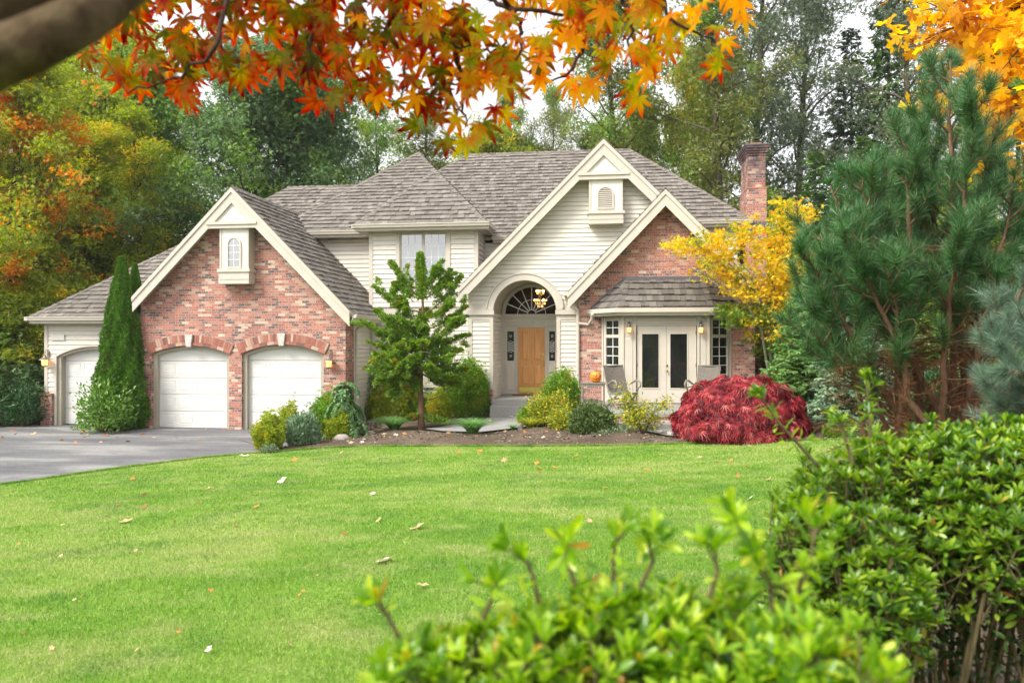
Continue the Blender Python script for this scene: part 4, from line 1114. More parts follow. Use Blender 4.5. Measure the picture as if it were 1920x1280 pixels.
# soil strips by the house wall
b2 = [(-7.95, 22.0), (-7.4, 20.62), (-5.8, 20.45), (-4.25, 21.55), (-4.3, 23.35), (-7.98, 24.2)]
drape('planting_bed', b2, .3, .06, M['bed'], hfun=lambda x, y: g(x, y) + .07 + .03 * mn.noise(Vector((x*3, y*3, 0))), kind='structure', label='shaded soil bed against the house wall under the window')
b3 = [(-1.75, 23.3), (-1.75, 20.2), (-1.0, 18.9), (1.1, 18.6), (1.2, 19.05), (-1.0, 19.2), (-1.1, 22.8)]
drape('planting_bed', b3, .3, .06, M['bed'], hfun=lambda x, y: g(x, y) + .09, kind='structure', label='narrow soil bed between the front steps and the patio')
b4 = [(3.9, 18.0), (14, 17.5), (16, 30), (4.3, 30), (4.2, 22), (4.25, 20)]
drape('planting_bed', b4, .5, .06, M['bed'], hfun=lambda x, y: g(x, y) + .08 + .05 * mn.noise(Vector((x*2, y*2, 0))), kind='structure', label='soil bed under the shrubs right of the house')
drape('planting_bed', [LP[-2]] + RE + [(14, -2.5), (14, 17.4), LP[-1]], .5, .035, M['bed'], hfun=lambda x, y: g(x, y) + .03 + .02 * mn.noise(Vector((x*3, y*3, 0))), kind='structure', label='soil bed under the big pine and the azalea hedge')
# patio
pt = MB().box(-1.05, 4.3, 18.99, YB + .2, .865, .935).box(-1.0, 4.25, 19.06, YB + .2, .25, .864)
pat = pt.build('patio', M['agg']); tag(pat, kind='structure', label='raised patio slab with a stone edge before the french doors')
ed = MB().box(-1.02, 4.27, 19.02, 19.059, .3, .862).build('edge', M['brick'], pat)
MB().box(X(1160, 18.6), 3.9, 18.55, 19.018, .3, .74).build('step', M['agg'], pat)
# ================================================================ VEGETATION TOOLS
def unit(a): return a / np.maximum(np.linalg.norm(a, axis=-1, keepdims=True), 1e-9)
def rvec(r, n): return unit(r.normal(size=(n, 3)))
def scatter(name, tv, tf, O, A, Nn, s, mat, parent=None, origin=None, rad=None, sw=None, smooth=False):
    """copies of a small template (x across, y along, z out) merged into one mesh: leaves, needles, blades"""
    tv = np.asarray(tv, float); k = len(tv); O = np.asarray(O, float); n = len(O)
    A = unit(np.asarray(A, float)); B = unit(np.cross(A, Nn)); N2 = np.cross(B, A)
    s = np.broadcast_to(np.asarray(s, float), (n,)); sw = s if sw is None else np.broadcast_to(sw, (n,))
    V = (O[:, None, :] + tv[None, :, 0, None] * sw[:, None, None] * B[:, None, :] + tv[None, :, 1, None] * s[:, None, None] * A[:, None, :]
         + tv[None, :, 2, None] * s[:, None, None] * N2[:, None, :]).reshape(-1, 3)
    if parent is not None or origin is not None:
        off = np.array(origin if origin is not None else wloc(parent)); V = V - off
    lt = np.array([len(f) for f in tf]); fl = np.concatenate([np.array(f) for f in tf])
    me = bpy.data.meshes.new(name)
    me.vertices.add(n * k); me.vertices.foreach_set('co', V.astype(np.float32).ravel())
    L = (fl[None, :] + (np.arange(n) * k)[:, None]).ravel()
    me.loops.add(len(L)); me.loops.foreach_set('vertex_index', L.astype(np.int32))
    tot = np.tile(lt, n); st = np.concatenate([[0], np.cumsum(tot)[:-1]])
    me.polygons.add(len(tot)); me.polygons.foreach_set('loop_start', st.astype(np.int32)); me.polygons.foreach_set('loop_total', tot.astype(np.int32))
    me.update(calc_edges=True)
    if smooth: me.polygons.foreach_set('use_smooth', np.ones(len(tot), bool))
    if rad is not None:
        at = me.attributes.new('rad', 'FLOAT', 'POINT'); at.data.foreach_set('value', np.tile(np.asarray(rad, np.float32), n))
    o = bpy.data.objects.new(name, me); COL.objects.link(o); me.materials.append(mat)
    if parent is not None:
        o.parent = parent
        if origin is not None: o.location = Vector(origin) - wloc(parent)
    elif origin is not None: o.location = origin
    return o
# templates
T_DIA = ([(0, 0, 0), (.32, .45, .06), (0, 1, -.05), (-.32, .45, .06)], [(0, 1, 2, 3)])
T_LEAF = ([(0, 0, 0), (.2, .35, .07), (.17, .7, .05), (0, 1, -.1), (-.17, .7, .05), (-.2, .35, .07), (0, .4, 0), (0, .72, -.02)],
          [(0, 1, 6), (0, 6, 5), (1, 2, 7, 6), (5, 6, 7, 4), (2, 3, 7), (4, 7, 3)])
T_TRIO = ([(0, 0, 0), (.22, .5, .04), (0, 1, 0), (-.22, .5, .04), (.05, .05, 0), (.55, .25, .05), (.75, .65, -.03), (.3, .5, .03), (-.05, .05, 0), (-.3, .5, .03), (-.75, .65, -.03), (-.55, .25, .05)],
          [(0, 1, 2, 3), (4, 5, 6, 7), (8, 9, 10, 11)])
T_NEEDLE = ([(-.012, 0, 0), (.012, 0, 0), (0, 1, .05)], [(0, 1, 2)])
def palm(lobes, wid, depth=.32, droop=.25, toothed=False):
    """palmate leaf: lobes = [(angle, length)], petiole at the origin"""
    v = [(0, 0, 0)]; f = []; rad = [0.]
    for i, (a, L) in enumerate(lobes):
        a = math.radians(a); dx, dy = math.sin(a), math.cos(a); px, py = dy, -dx
        w = wid * L; b = len(v)
        for t_, ww in ((depth * .55, w * .55), (depth + (L - depth) * .35, w), (depth + (L - depth) * .68, w * .62)):
            t_ = min(t_, L * .9)
            v += [(dx*t_ + px*ww, dy*t_ + py*ww, -droop*t_*t_ + .03), (dx*t_ - px*ww, dy*t_ - py*ww, -droop*t_*t_ + .03)]; rad += [t_, t_]
        v.append((dx*L, dy*L, -droop*L*L*1.1)); rad.append(L)
        c0 = len(v); v.append((dx*L*.5, dy*L*.5, -droop*L*L*.25 - .015)); rad.append(L*.5)
        f += [(0, b, c0), (0, c0, b+1), (b, b+2, c0), (b+1, c0, b+3), (b+2, b+4, c0), (b+3, c0, b+5), (b+4, b+6, c0), (b+5, c0, b+6)]
    return v, f, rad
PALM7 = palm([(-125, .46), (-84, .76), (-41, .98), (0, 1.12), (41, .98), (84, .76), (125, .46)], .145, .20, .25)
PALM5 = palm([(-95, .62), (-48, .88), (0, 1.0), (48, .88), (95, .62)], .2, .25, .3)
LACE = palm([(-110, .6), (-70, .85), (-35, 1.), (0, 1.1), (35, 1.), (70, .85), (110, .6)], .06, .1, .5)
BROAD5 = palm([(-105, .6), (-55, .88), (0, 1.0), (55, .88), (105, .6)], .28, .45, .1)

def bark(name, c, sc=20, var=.35):
    t = NT(name); p = t.pos(); n = t.noise(1., 5, t.remap(p, (sc, sc, sc * .25)), .65)
    col = t.ramp(n, [(.3, tuple(x * (1 - var) for x in c)), (.7, tuple(x * (1 + var) for x in c))])
    return t.pbr(col, .9, t.bump(n, .7, .02), spec=.15)
M['bark'] = bark('grey_brown_bark', (.115, .095, .075), 14)
M['bark_pale'] = bark('pale_bark', (.24, .21, .17), 14)
M['bark_red'] = bark('reddish_bark', (.17, .10, .06), 20)
M['twig'] = bark('twig_bark', (.13, .085, .05), 60)
M['bark_green'] = bark('greenish_bark', (.16, .17, .10), 30)

def wander(r, p, d, L, n, curl, up=0.):
    pts = [Vector(p)]; d = Vector(d).normalized()
    for i in range(n):
        d = (d + Vector(r.normal(size=3)) * curl + Vector((0, 0, up))).normalized(); pts.append(pts[-1] + d * (L / n))
    return pts, d
def clumps_to_leaves(r, C, per, sig, flat=.6, up=.9, droop=.15):
    C = np.repeat(np.asarray(C), per, axis=0); n = len(C)
    o = r.normal(size=(n, 3)) * sig; o[:, 2] *= flat
    O = C + o
    A = unit(np.stack([r.normal(size=n), r.normal(size=n), r.normal(size=n) * .5 - droop], -1) + unit(o) * .6)
    Nn = unit(r.normal(size=(n, 3)) * .75 + np.array([0, 0, up]))
    return O, A, Nn
def broad_tree(seed, H, R, h0, tr, nl, per, sig, leaf, mat, barkm, name, label, cat='tree', group=None, tmpl=T_TRIO, lean=.03, shape='round', sub=6, rise=.35, rot=0, crown='crown', nclump=4):
    """tapered trunk, limbs and twigs; leaves in clumps at the twig ends. Built at the world origin, z = 0 at the foot"""
    r = np.random.default_rng(seed)
    e = empty(name, (0, 0, 0), label, cat, group)
    tp, _ = wander(r, (0, 0, -.3), (0, 0, 1), H * .96 + .3, 10, lean, .1)
    mb = MB(); rr = [tr * (1 - .86 * (i / 10) ** .8) * (1.35 if i == 0 else 1) for i in range(11)]
    mb.tube(tp, rr, 9)
    C = []; az = r.uniform(0, 6)
    for i in range(nl):
        t = (i + .5) / nl; q = h0 / H + (1 - h0 / H) * t; k = q * 10; a = int(min(9, k)); p = tp[a].lerp(tp[a + 1], k - a)
        az += 2.4 + r.uniform(-.4, .4)
        if shape == 'round': L = R * (math.sin(PI * min(1, .18 + .82 * t)) ** .6 + .12)
        elif shape == 'cone': L = R * (1 - t) ** .8 + .3
        else: L = R * (.75 + .25 * math.sin(PI * t)) * (1 - max(0, t - .75) * 2.2)
        L *= r.uniform(.75, 1.15); el = rise + .5 * t + r.uniform(-.15, .15)
        d = Vector((math.cos(az) * math.cos(el), math.sin(az) * math.cos(el), math.sin(el)))
        pts, dd = wander(r, p, d, L, 6, .16, .03)
        r0 = rr[a] * .42
        mb.tube(pts, [r0 * (1 - .85 * j / 6) for j in range(7)], 6)
        for j in range(sub):
            f = (j + 1.2) / (sub + .6) * 6; b = int(min(5, f)); s0 = pts[b].lerp(pts[b + 1], f - b)
            sd_ = (dd * .6 + Vector(r.normal(size=3)) * .8 + Vector((0, 0, .15))).normalized(); sl = L * r.uniform(.22, .42)
            sp, _ = wander(r, s0, sd_, sl, 3, .2, .02)
            mb.tube(sp, [r0 * .3, r0 * .2, r0 * .12, r0 * .05], 4, cap=False)
            for m in range(nclump): C.append(tuple(sp[1 + min(2, m % 3)].lerp(sp[3], r.uniform(0, .6)) + Vector(r.normal(size=3)) * sig * .7))
        C.append(tuple(pts[6])); C.append(tuple(tp[10]))
    mb.build('trunk', M[barkm] if isinstance(barkm, str) else barkm, e, smooth=True)
    O, A, Nn = clumps_to_leaves(r, C, per, sig)
    scatter(crown, tmpl[0], tmpl[1], O, A, Nn, leaf * r.uniform(.7, 1.25, len(O)), mat, e)
    return e
def conifer(seed, H, R, tr, nw, per, mat, barkm, name, label, cat='tree', group=None, spray=.28, droop=.25, h0=.6, dens=7):
    r = np.random.default_rng(seed); e = empty(name, (0, 0, 0), label, cat, group)
    tp, _ = wander(r, (0, 0, -.3), (0, 0, 1), H + .3, 10, .012, .1); mb = MB()
    mb.tube(tp, [tr * (1 - .95 * i / 10) for i in range(11)], 8)
    O = []; A = []
    for i in range(nw):
        t = (i + .3) / nw; z = h0 + (H - h0) * t; k = (z + .3) / (H + .3) * 10; a = int(min(9, k)); p0 = tp[a].lerp(tp[a + 1], k - a)
        nb = dens if t < .8 else max(3, dens - 2)
        for b in range(nb):
            az = 2 * PI * b / nb + i * .9 + r.uniform(-.3, .3); L = (R * (1 - t) ** .85 + .15) * r.uniform(.7, 1.12)
            el = .1 + .5 * t
            pts = [p0]; d = Vector((math.cos(az), math.sin(az), el)).normalized()
            for j in range(5):
                d = (d + Vector((0, 0, -droop * .35)) + Vector(r.normal(size=3)) * .05).normalized(); pts.append(pts[-1] + d * L / 5)
            mb.tube(pts, [tr * .12 * (1 - t * .7) * (1 - .8 * j / 5) for j in range(6)], 4, cap=False)
            m = max(4, int(per * L / R)); f = r.uniform(.12, 1., m) ** .8 * 5
            for q in f:
                b_ = int(min(4, q)); s0 = pts[b_].lerp(pts[b_ + 1], q - b_); side = d.cross(Vector((0, 0, 1))).normalized() * r.choice([-1, 1])
                w = L * .30 * (1 - q / 6) * r.uniform(0, 1)
                O.append(tuple(s0 + side * w + Vector(r.normal(size=3)) * .05)); A.append(tuple(d * .8 + side * .7 + Vector((0, 0, -droop)) + Vector(r.normal(size=3)) * .25))
    mb.build('trunk', M[barkm], e, smooth=True)
    n = len(O); Nn = unit(r.normal(size=(n, 3)) * .35 + np.array([0, 0, 1]))
    scatter('crown', T_TRIO[0], T_TRIO[1], O, A, Nn, spray * r.uniform(.6, 1.3, n), mat, e)
    return e
def bush(name, label, loc, w, h, n, leaf, mat, tmpl=T_DIA, cat='shrub', group=None, dp=None, stems=9, upr=.6, lump=.45, lumps=11, barkm='twig', seed=1, shell=.42, base=.0, smooth=False, sq=2.0, pointy=0, rad=None, spikes=.28, nvar=.6):
    r = np.random.default_rng(seed); e = empty(name, loc, label, cat, group); L0 = Vector(loc); dp = dp or w
    mb = MB()
    for k in range(stems):
        a = r.uniform(0, 6.28); q = r.uniform(.2, .75)
        pts, _ = wander(r, (L0.x + .06 * w * math.cos(a), L0.y + .06 * w * math.sin(a), L0.z - .03), (math.cos(a) * q * w / h, math.sin(a) * q * w / h, 1), h * r.uniform(.6, .85), 4, .12)
        mb.tube(pts, [.018 * max(w, .5), .014 * max(w, .5), .01 * max(w, .5), .006, .003], 5, cap=False)
    mb.build('stem', M[barkm], e, smooth=True)
    U = rvec(r, n); U[:, 2] = np.abs(U[:, 2]) * 1.0 - (1 - base) * .25 * r.random(n)
    U = unit(U); cen = rvec(r, lumps); cen[:, 2] = np.abs(cen[:, 2])
    dd = (U @ cen.T); bumpv = np.max(np.exp((dd - 1) * 9), axis=1)
    fine = rvec(r, lumps * 6); fine[:, 2] = np.abs(fine[:, 2]); fb = np.max(np.exp((U @ fine.T - 1) * 60), axis=1)
    rr_ = (1 - lump) + lump * bumpv + .09 * fb
    rr_ = rr_ * (1 - (1 - shell) * r.random(n) ** 2.2)
    if spikes: rr_ = rr_ * (1 + spikes * (r.random(n) ** 6) * (U[:, 2] > .3))
    P_ = U * rr_[:, None]
    z = P_[:, 2]
    wz = (1 - pointy * np.clip(z, 0, 1))
    O = np.stack([P_[:, 0] * w / 2 * wz, P_[:, 1] * dp / 2 * wz, np.clip((z + .22) / 1.22, 0.02, 9) * h], -1) + np.array(L0)
    A = unit(U * np.array([1, 1, .6]) + np.array([0, 0, upr]) + r.normal(size=(n, 3)) * nvar)
    Nn = unit(U * .6 + r.normal(size=(n, 3)) * .5 + np.array([0, 0, .5]))
    scatter('foliage', tmpl[0], tmpl[1], O, A, Nn, leaf * r.uniform(.65, 1.25, n), mat, e, rad=rad, smooth=smooth)
    return e
def place(e, px, d, ytop=None, H=None, rz=0, sxy=None, z=None):
    p = D(px, 640, d); gz_ = g(p.x, p.y) if z is None else z
    e.location = (p.x, p.y, gz_)
    if ytop is not None:
        k = (CZ + (640 - ytop) / F * d - gz_) / H
        e.scale = ((sxy or k), (sxy or k), k)
    e.rotation_euler = (0, 0, rz)
    return e
def variant(src, label, mat=None, group=None, name=None):
    c = copy_tree(src); c['label'] = label
    if name: c.name = name
    if group: c['group'] = group
    if mat is not None:
        for ch in c.children:
            if ch.name.startswith('crown') or ch.name.startswith('foliage'):
                ch.material_slots[0].link = 'OBJECT'; ch.material_slots[0].material = mat
    return c
# foliage colours
G_dark = [(0, (.07, .135, .055)), (.4, (.125, .205, .09)), (.8, (.20, .29, .135)), (1, (.32, .40, .23))]
G_mid = [(0, (.10, .19, .04)), (.5, (.19, .32, .07)), (1, (.36, .47, .14))]
G_yel = [(0, (.16, .24, .03)), (.5, (.29, .36, .05)), (1, (.48, .50, .09))]
G_oli = [(0, (.12, .16, .05)), (.5, (.21, .25, .08)), (.85, (.26, .27, .09)), (1, (.38, .29, .08))]
G_gry = [(0, (.11, .15, .10)), (.5, (.17, .22, .145)), (1, (.28, .33, .22))]
ORNG = [(0, (.55, .10, .012)), (.4, (.70, .20, .018)), (.7, (.75, .36, .03)), (1, (.8, .52, .06))]
YELO = [(0, (.45, .32, .02)), (.5, (.68, .46, .03)), (1, (.8, .62, .08))]
L_dark = m_leaf('leaf_dark_green', G_dark, trans=.4, nscale=.45, nstops=G_mid, nlo=.5, nhi=.6)
L_mid = m_leaf('leaf_mid_green', G_mid, trans=.4, nscale=.5, nstops=G_yel, nlo=.52, nhi=.62)
L_yel = m_leaf('leaf_yellow_green', G_yel, trans=.45, nscale=.5, nstops=YELO, nlo=.56, nhi=.66)
L_oli = m_leaf('leaf_olive', G_oli, trans=.4, nscale=.4, nstops=G_mid, nlo=.5, nhi=.6)
L_gry = m_leaf('leaf_grey_green', G_gry, trans=.35, nscale=.35, nstops=G_oli, nlo=.52, nhi=.64)
L_aut = m_leaf('leaf_autumn_mix', G_yel, trans=.45, nscale=.5, nstops=ORNG, nlo=.535, nhi=.57, mapscale=(1, 1, 1.4))
L_fir = m_leaf('fir_sprays', [(0, (.04, .08, .04)), (.6, (.075, .13, .06)), (1, (.13, .20, .09))], trans=.15)
L_firl = m_leaf('light_fir_sprays', [(0, (.07, .13, .045)), (.6, (.12, .21, .065)), (1, (.20, .31, .10))], trans=.25)
# ================================================================ THE WOOD BEHIND THE HOUSE
HB, HS, HC, HU = 17., 24., 20., 6.
WG = 'trees of the wood behind the house'
tB = broad_tree(3, HB, 5.2, 3.0, .30, 30, 46, .36, .18, L_dark, 'bark', 'broadleaf_tree', 'dark green broadleaf tree whose wide crown shows between the garage gable and the tower roof', group=WG, sub=7)
tS = broad_tree(5, HS, 4.0, 6.0, .34, 34, 27, .33, .16, L_oli, 'bark', 'tall_tree', 'tall thin tree with a straight dark trunk rising behind the apex of the entrance gable', group=WG, shape='column', sub=5, rise=.5)
tC = conifer(8, HC, 3.6, .26, 46, 26, L_fir, 'bark', 'conifer_tree', 'tall dark conifer between the chimney and the big pine', group=WG, spray=.42)
tU = broad_tree(12, HU, 2.6, .5, .09, 26, 60, .26, .12, L_mid, 'bark', 'understory_tree', 'dark bushy young tree against the left frame edge beside the end garage', group=WG, sub=6, rise=.2)
place(tB, 470, 37, 118, HB, 0, 1.0); place(tS, 1157, 38, -90, HS, .3, .95); place(tC, 1600, 45, 55, HC, 0); place(tU, -30, 30, 560, HU, 0)
SP = [  # source, H, px, dist, ytop, sxy, rot, material, label
 (tB, HB, -5, 28, 125, .70, 1., L_aut, 'green maple with orange and yellow patches at the left edge beyond the end garage'),
 (tB, HB, -150, 31, 90, .95, 2., L_aut, 'autumn tree mostly cut off by the left frame edge'),
 (tB, HB, 150, 34, 150, .72, 3., L_yel, 'yellow green tree above the left end of the garage roof'),
 (tS, HS, 262, 33, 215, .62, 1.7, L_yel, 'pale thin tree with a bare grey trunk left of the garage gable'),
 (tB, HB, 330, 41, 130, .9, 4., L_mid, 'mid green tree behind the pale thin tree and the garage gable'),
 (tB, HB, 610, 40, 135, .95, 5., L_dark, 'dense dark tree just left of the tower roof peak'),
 (tB, HB, 215, 44, 95, .9, .5, L_yel, 'tall green tree far behind the maple branches at upper left'),
 (tB, HB, 90, 40, 70, .9, 5.5, L_yel, 'tall yellowish tree over the far end of the garage'),
 (tS, HS, 715, 44, 185, .6, .8, L_mid, 'loose green tree behind the right slope of the tower roof'),
 (tS, HS, 795, 50, 205, 1.0, 2.2, L_oli, 'sparse pale tree in the gap right of the tower peak'),
 (tB, HB, 880, 58, 250, 1.0, 1.2, L_yel, 'low yellowish crown over the left end of the main ridge'),
 (tB, HB, 985, 60, 262, .9, 2.9, L_oli, 'low olive crown over the middle of the main ridge'),
 (tS, HS, 945, 60, 170, .62, 4.1, L_oli, 'wispy tree top standing above the middle of the main ridge'),
 (tS, HS, 1040, 58, 160, .66, 5.2, L_oli, 'wispy tree top just left of the entrance gable apex'),
 (tB, HB, 1225, 46, 190, .55, 3.9, L_mid, 'narrow bright green tree right of the entrance gable apex'),
 (tB, HB, 1100, 62, 255, .8, .4, L_oli, 'faint crown low behind the entrance gable apex'),
 (tS, HS, 1345, 36, -130, .92, .9, L_oli, 'tall olive tree whose trunk stands left of the chimney'),
 (tB, HB, 1300, 43, 120, .62, 5.9, L_yel, 'green and yellow crown on the left side of the tall olive tree'),
 (tS, HS, 1415, 42, -260, 1.05, 2.7, L_gry, 'very tall grey green tree rising above the chimney'),
 (tS, HS, 1500, 46, -150, 1.1, 3.6, L_gry, 'tall grey green tree just right of the chimney top'),
 (tC, HC, 1660, 42, -120, .8, 1.4, L_firl, 'tallest conifer behind the tip of the big pine'),
 (tS, HS, 1700, 40, -220, .95, 1.1, L_gry, 'leaning grey tree between the conifer and the yellow maple'),
 (tB, HB, 1900, 40, 60, .9, 1.9, L_mid, 'broad green tree behind the big pine at the right edge'),
 (tC, HC, 1530, 31, 285, .62, .3, L_firl, 'fresh green conifer just right of the chimney'),
 (tC, HC, 1465, 29, 365, .45, 2.0, L_fir, 'small dark conifer at the chimney foot'),
 (tC, HC, 1625, 33, 250, .6, 4.0, L_firl, 'light green conifer right of the fresh green one'),
 (tB, HB, 1760, 36, 300, .6, 3.1, L_mid, 'lower green tree glimpsed through the big pine'),
 (tU, HU, 40, 27.5, 560, .9, 1.5, L_yel, 'yellowing young tree left of the end garage corner'),
 (tU, HU, 120, 36, 420, 1.5, 3.5, L_mid, 'bushy young tree over the low end of the garage roof'),
 (tU, HU, -90, 26, 600, 1.1, 2.5, L_dark, 'dark young tree at the left edge behind the driveway'),
 (tU, HU, 1500, 27, 470, 1.1, .5, L_mid, 'green young tree behind the yellow maple'),
 (tU, HU, 1590, 25, 500, 1.0, 4.5, L_dark, 'shaded young tree between the yellow maple and the pine'),
 (tU, HU, 1680, 23, 480, 1.1, 5.5, L_mid, 'young tree half hidden by the left side of the pine'),
 (tU, HU, 1800, 22, 440, 1.2, 1.2, L_dark, 'shaded young tree behind the pine stems'),
 (tU, HU, 1900, 20, 480, 1.1, 2.2, L_mid, 'young tree behind the pine at the right edge'),
]
for src, H_, px, d, yt, sxy, rz, mt, lab in SP:
    place(variant(src, lab, mt, WG), px, d, yt, H_, rz, sxy)
# the wood beyond, one mass
r = np.random.default_rng(5)
n = 1500; an = r.uniform(-1.25, 1.25, n) - TH * -1; dd = r.uniform(62, 80, n)
C = np.stack([np.sin(an) * dd, np.cos(an) * dd, r.uniform(.3, 1, n) * (5 + 4 * np.sin(an * 9) + 2 * np.sin(an * 23))], -1)
C[:, 2] = np.maximum(C[:, 2], r.uniform(0, 3, n))
O, A, Nn = clumps_to_leaves(r, C, 50, 1.15, .8)
o = scatter('undergrowth', T_TRIO[0], T_TRIO[1], O, A, Nn, .55 * r.uniform(.6, 1.3, len(O)), L_dark)
tag(o, kind='stuff', label='far dark wood and undergrowth closing the view behind the trees')
n = 340; an = np.concatenate([r.uniform(-.95, -.50, n // 2), r.uniform(.22, .62, n // 2)]); dd = r.uniform(30, 44, n)
C = np.stack([np.sin(an) * dd, np.cos(an) * dd, r.uniform(.2, 2.4, n)], -1)
O, A, Nn = clumps_to_leaves(r, C, 110, .75, .7)
o = scatter('undergrowth', T_TRIO[0], T_TRIO[1], O, A, Nn, .22 * r.uniform(.6, 1.3, len(O)), L_dark)
tag(o, kind='stuff', label='dark undergrowth on the woodland floor either side of the house')
# ================================================================ GARDEN PLANTS
def at(px, py, up=0.):
    p = G(px, py); return Vector((p.x, p.y, g(p.x, p.y) + up))
def mpp(p): return ((-ST) * p.x + CT * p.y) / F       # metres per pixel of the 1920 frame at that point
SOL = lambda n, c1, c2, c3, tr=.35, **k: m_leaf(n, [(0, c1), (.5, c2), (1, c3)], trans=tr, **k)
Lv_arb = SOL('arborvitae', (.05, .13, .018), (.09, .21, .028), (.17, .32, .045), .25, nscale=3, nstops=[(0, (.08, .14, .03)), (1, (.20, .26, .05))], nlo=.55, nhi=.7)
Lv_rho = SOL('rhododendron', (0.068, 0.162, 0.027), (0.135, 0.270, 0.047), (0.270, 0.405, 0.081), .3, spec=.5, rough=.4)
Lv_drk = SOL('glossy_dark_leaf', (0.020, 0.068, 0.022), (0.041, 0.108, 0.034), (0.081, 0.176, 0.054), .25, spec=.6, rough=.35)
Lv_box = SOL('boxwood', (.085, .19, .025), (.16, .31, .04), (.29, .45, .07), .4, nscale=1.8, nstops=G_yel, nlo=.52, nhi=.66)
Lv_gol = SOL('golden_boxwood', (.17, .24, .03), (.30, .37, .045), (.50, .54, .08), .4, nscale=2.4, nstops=[(0, (.42, .34, .03)), (1, (.60, .50, .06))], nlo=.58, nhi=.70)
Lv_blu = SOL('grey_green_juniper', (0.121, 0.203, 0.115), (0.203, 0.297, 0.176), (0.297, 0.405, 0.257), .2)
Lv_dcd = SOL('pale_deodar', (0.095, 0.203, 0.081), (0.162, 0.297, 0.121), (0.297, 0.446, 0.216), .25)
Lv_mug = SOL('mugo_pine', (0.054, 0.101, 0.034), (0.101, 0.155, 0.047), (0.176, 0.230, 0.074), .15)
Lv_pal = SOL('pale_groundcover', (.14, .20, .11), (.20, .27, .15), (.32, .38, .24), .3)
Lv_lir = SOL('lilyturf_blade', (0.081, 0.203, 0.047), (0.149, 0.324, 0.081), (0.351, 0.540, 0.216), .35, spec=.4, rough=.4)
Lv_nan = m_leaf('mottled_yellow_leaf', [(0, (.12, .20, .03)), (.45, (.24, .32, .05)), (.75, (.50, .48, .05)), (.93, (.68, .55, .05)), (1, (.6, .25, .04))], trans=.4)
Lv_red = m_leaf('crimson_laceleaf', [(0, (.05, .003, .008)), (.35, (.24, .010, .024)), (.7, (.46, .035, .05)), (.9, (.60, .11, .11)), (1, (.72, .26, .24))], trans=.3, rough=.4, spec=.4, tsat=1.1)
Lv_yml = m_leaf('golden_maple', [(0, (.42, .44, .03)), (.35, (.74, .58, .03)), (.7, (.88, .66, .05)), (.88, (.88, .46, .03)), (1, (.8, .26, .02))], trans=.5, nscale=1.1, nstops=[(0, (.18, .27, .03)), (.6, (.35, .38, .04)), (1, (.6, .52, .05))], nlo=.52, nhi=.62)
Lv_gml = SOL('green_maple', (.10, .19, .03), (.18, .29, .045), (.32, .40, .07), .45)
Lv_hem = SOL('hemlock', (0.068, 0.149, 0.041), (0.121, 0.230, 0.061), (0.216, 0.351, 0.095), .25)
Lv_cyp = m_leaf('cypress_spray', [(0, (.10, .19, .03)), (.5, (.18, .30, .045)), (1, (.32, .46, .09))], trans=.35, nscale=2.6, nstops=[(0, (.20, .19, .03)), (.5, (.33, .26, .04)), (1, (.45, .24, .05))], nlo=.60, nhi=.68)

# ---- the two arborvitae
def arb(px, pyb, pyt, wpx, label, seed):
    p = at(px, pyb); k = mpp(p); h = (pyb - pyt) * k; w = wpx * k
    r = np.random.default_rng(seed); e = empty('arborvitae', p, label, 'conifer', 'twin arborvitae by the garage doors')
    MB().tube([p - Vector((0, 0, .1)), p + Vector((.02, 0, h * .5)), p + Vector((0, 0, h * .93))], [.09, .05, .01], 7).build('trunk', M['bark_red'], e, smooth=True)
    n = 42000; t = r.random(n) ** 1.25; a = r.uniform(0, 2 * PI, n)
    prof = (1 - t) ** .78 * (1 - .35 * np.exp(-t * 9))
    lob = 1 + .12 * np.sin(a * 5 + t * 11) + .10 * np.sin(a * 9 - t * 23 + 2) + .05 * np.sin(a * 17 + t * 60)
    rr_ = w / 2 * prof * lob * (1 - .5 * r.random(n) ** 2.5)
    O = np.stack([p.x + rr_ * np.cos(a), p.y + rr_ * np.sin(a), p.z + .05 + t * h], -1)
    out_ = np.stack([np.cos(a), np.sin(a), np.zeros(n)], -1)
    A = unit(out_ * .55 + np.array([0, 0, 1.]) + r.normal(size=(n, 3)) * .25); Nn = unit(out_ + r.normal(size=(n, 3)) * .6)
    scatter('foliage', T_TRIO[0], T_TRIO[1], O, A, Nn, .075 * r.uniform(.7, 1.3, n), Lv_arb, e)
arb(228, 806, 486, 108, 'taller arborvitae column at the front, with a rhododendron at its foot', 1)
arb(253, 802, 500, 74, 'slightly shorter arborvitae tucked behind the taller one against the brick', 2)
def pb(name, label, px, py, wpx, hpx, n, leaf, mat, **k):
    p = at(px, py); q = mpp(p); return bush(name, label, p, wpx * q, hpx * q, n, leaf, mat, **k)
pb('rhododendron', 'low rhododendron with pale green leaf whorls at the foot of the arborvitae', 200, 812, 112, 98, 2600, .11, Lv_rho, tmpl=T_LEAF, lump=.35, seed=3, stems=12, shell=.35)
pb('rhododendron', 'tiny rhododendron sprout on the asphalt edge before the end garage door', 146, 808, 26, 18, 90, .09, Lv_rho, tmpl=T_LEAF, seed=4, stems=3)
pb('laurel_shrub', 'dark glossy shrub left of the brick wainscot at the garage corner', 47, 800, 88, 84, 4200, .085, Lv_drk, tmpl=T_LEAF, seed=5, stems=10)
pb('laurel_shrub', 'light green shrub at the left frame edge beside the driveway', -6, 786, 46, 50, 1500, .08, Lv_box, tmpl=T_LEAF, seed=6, stems=6)
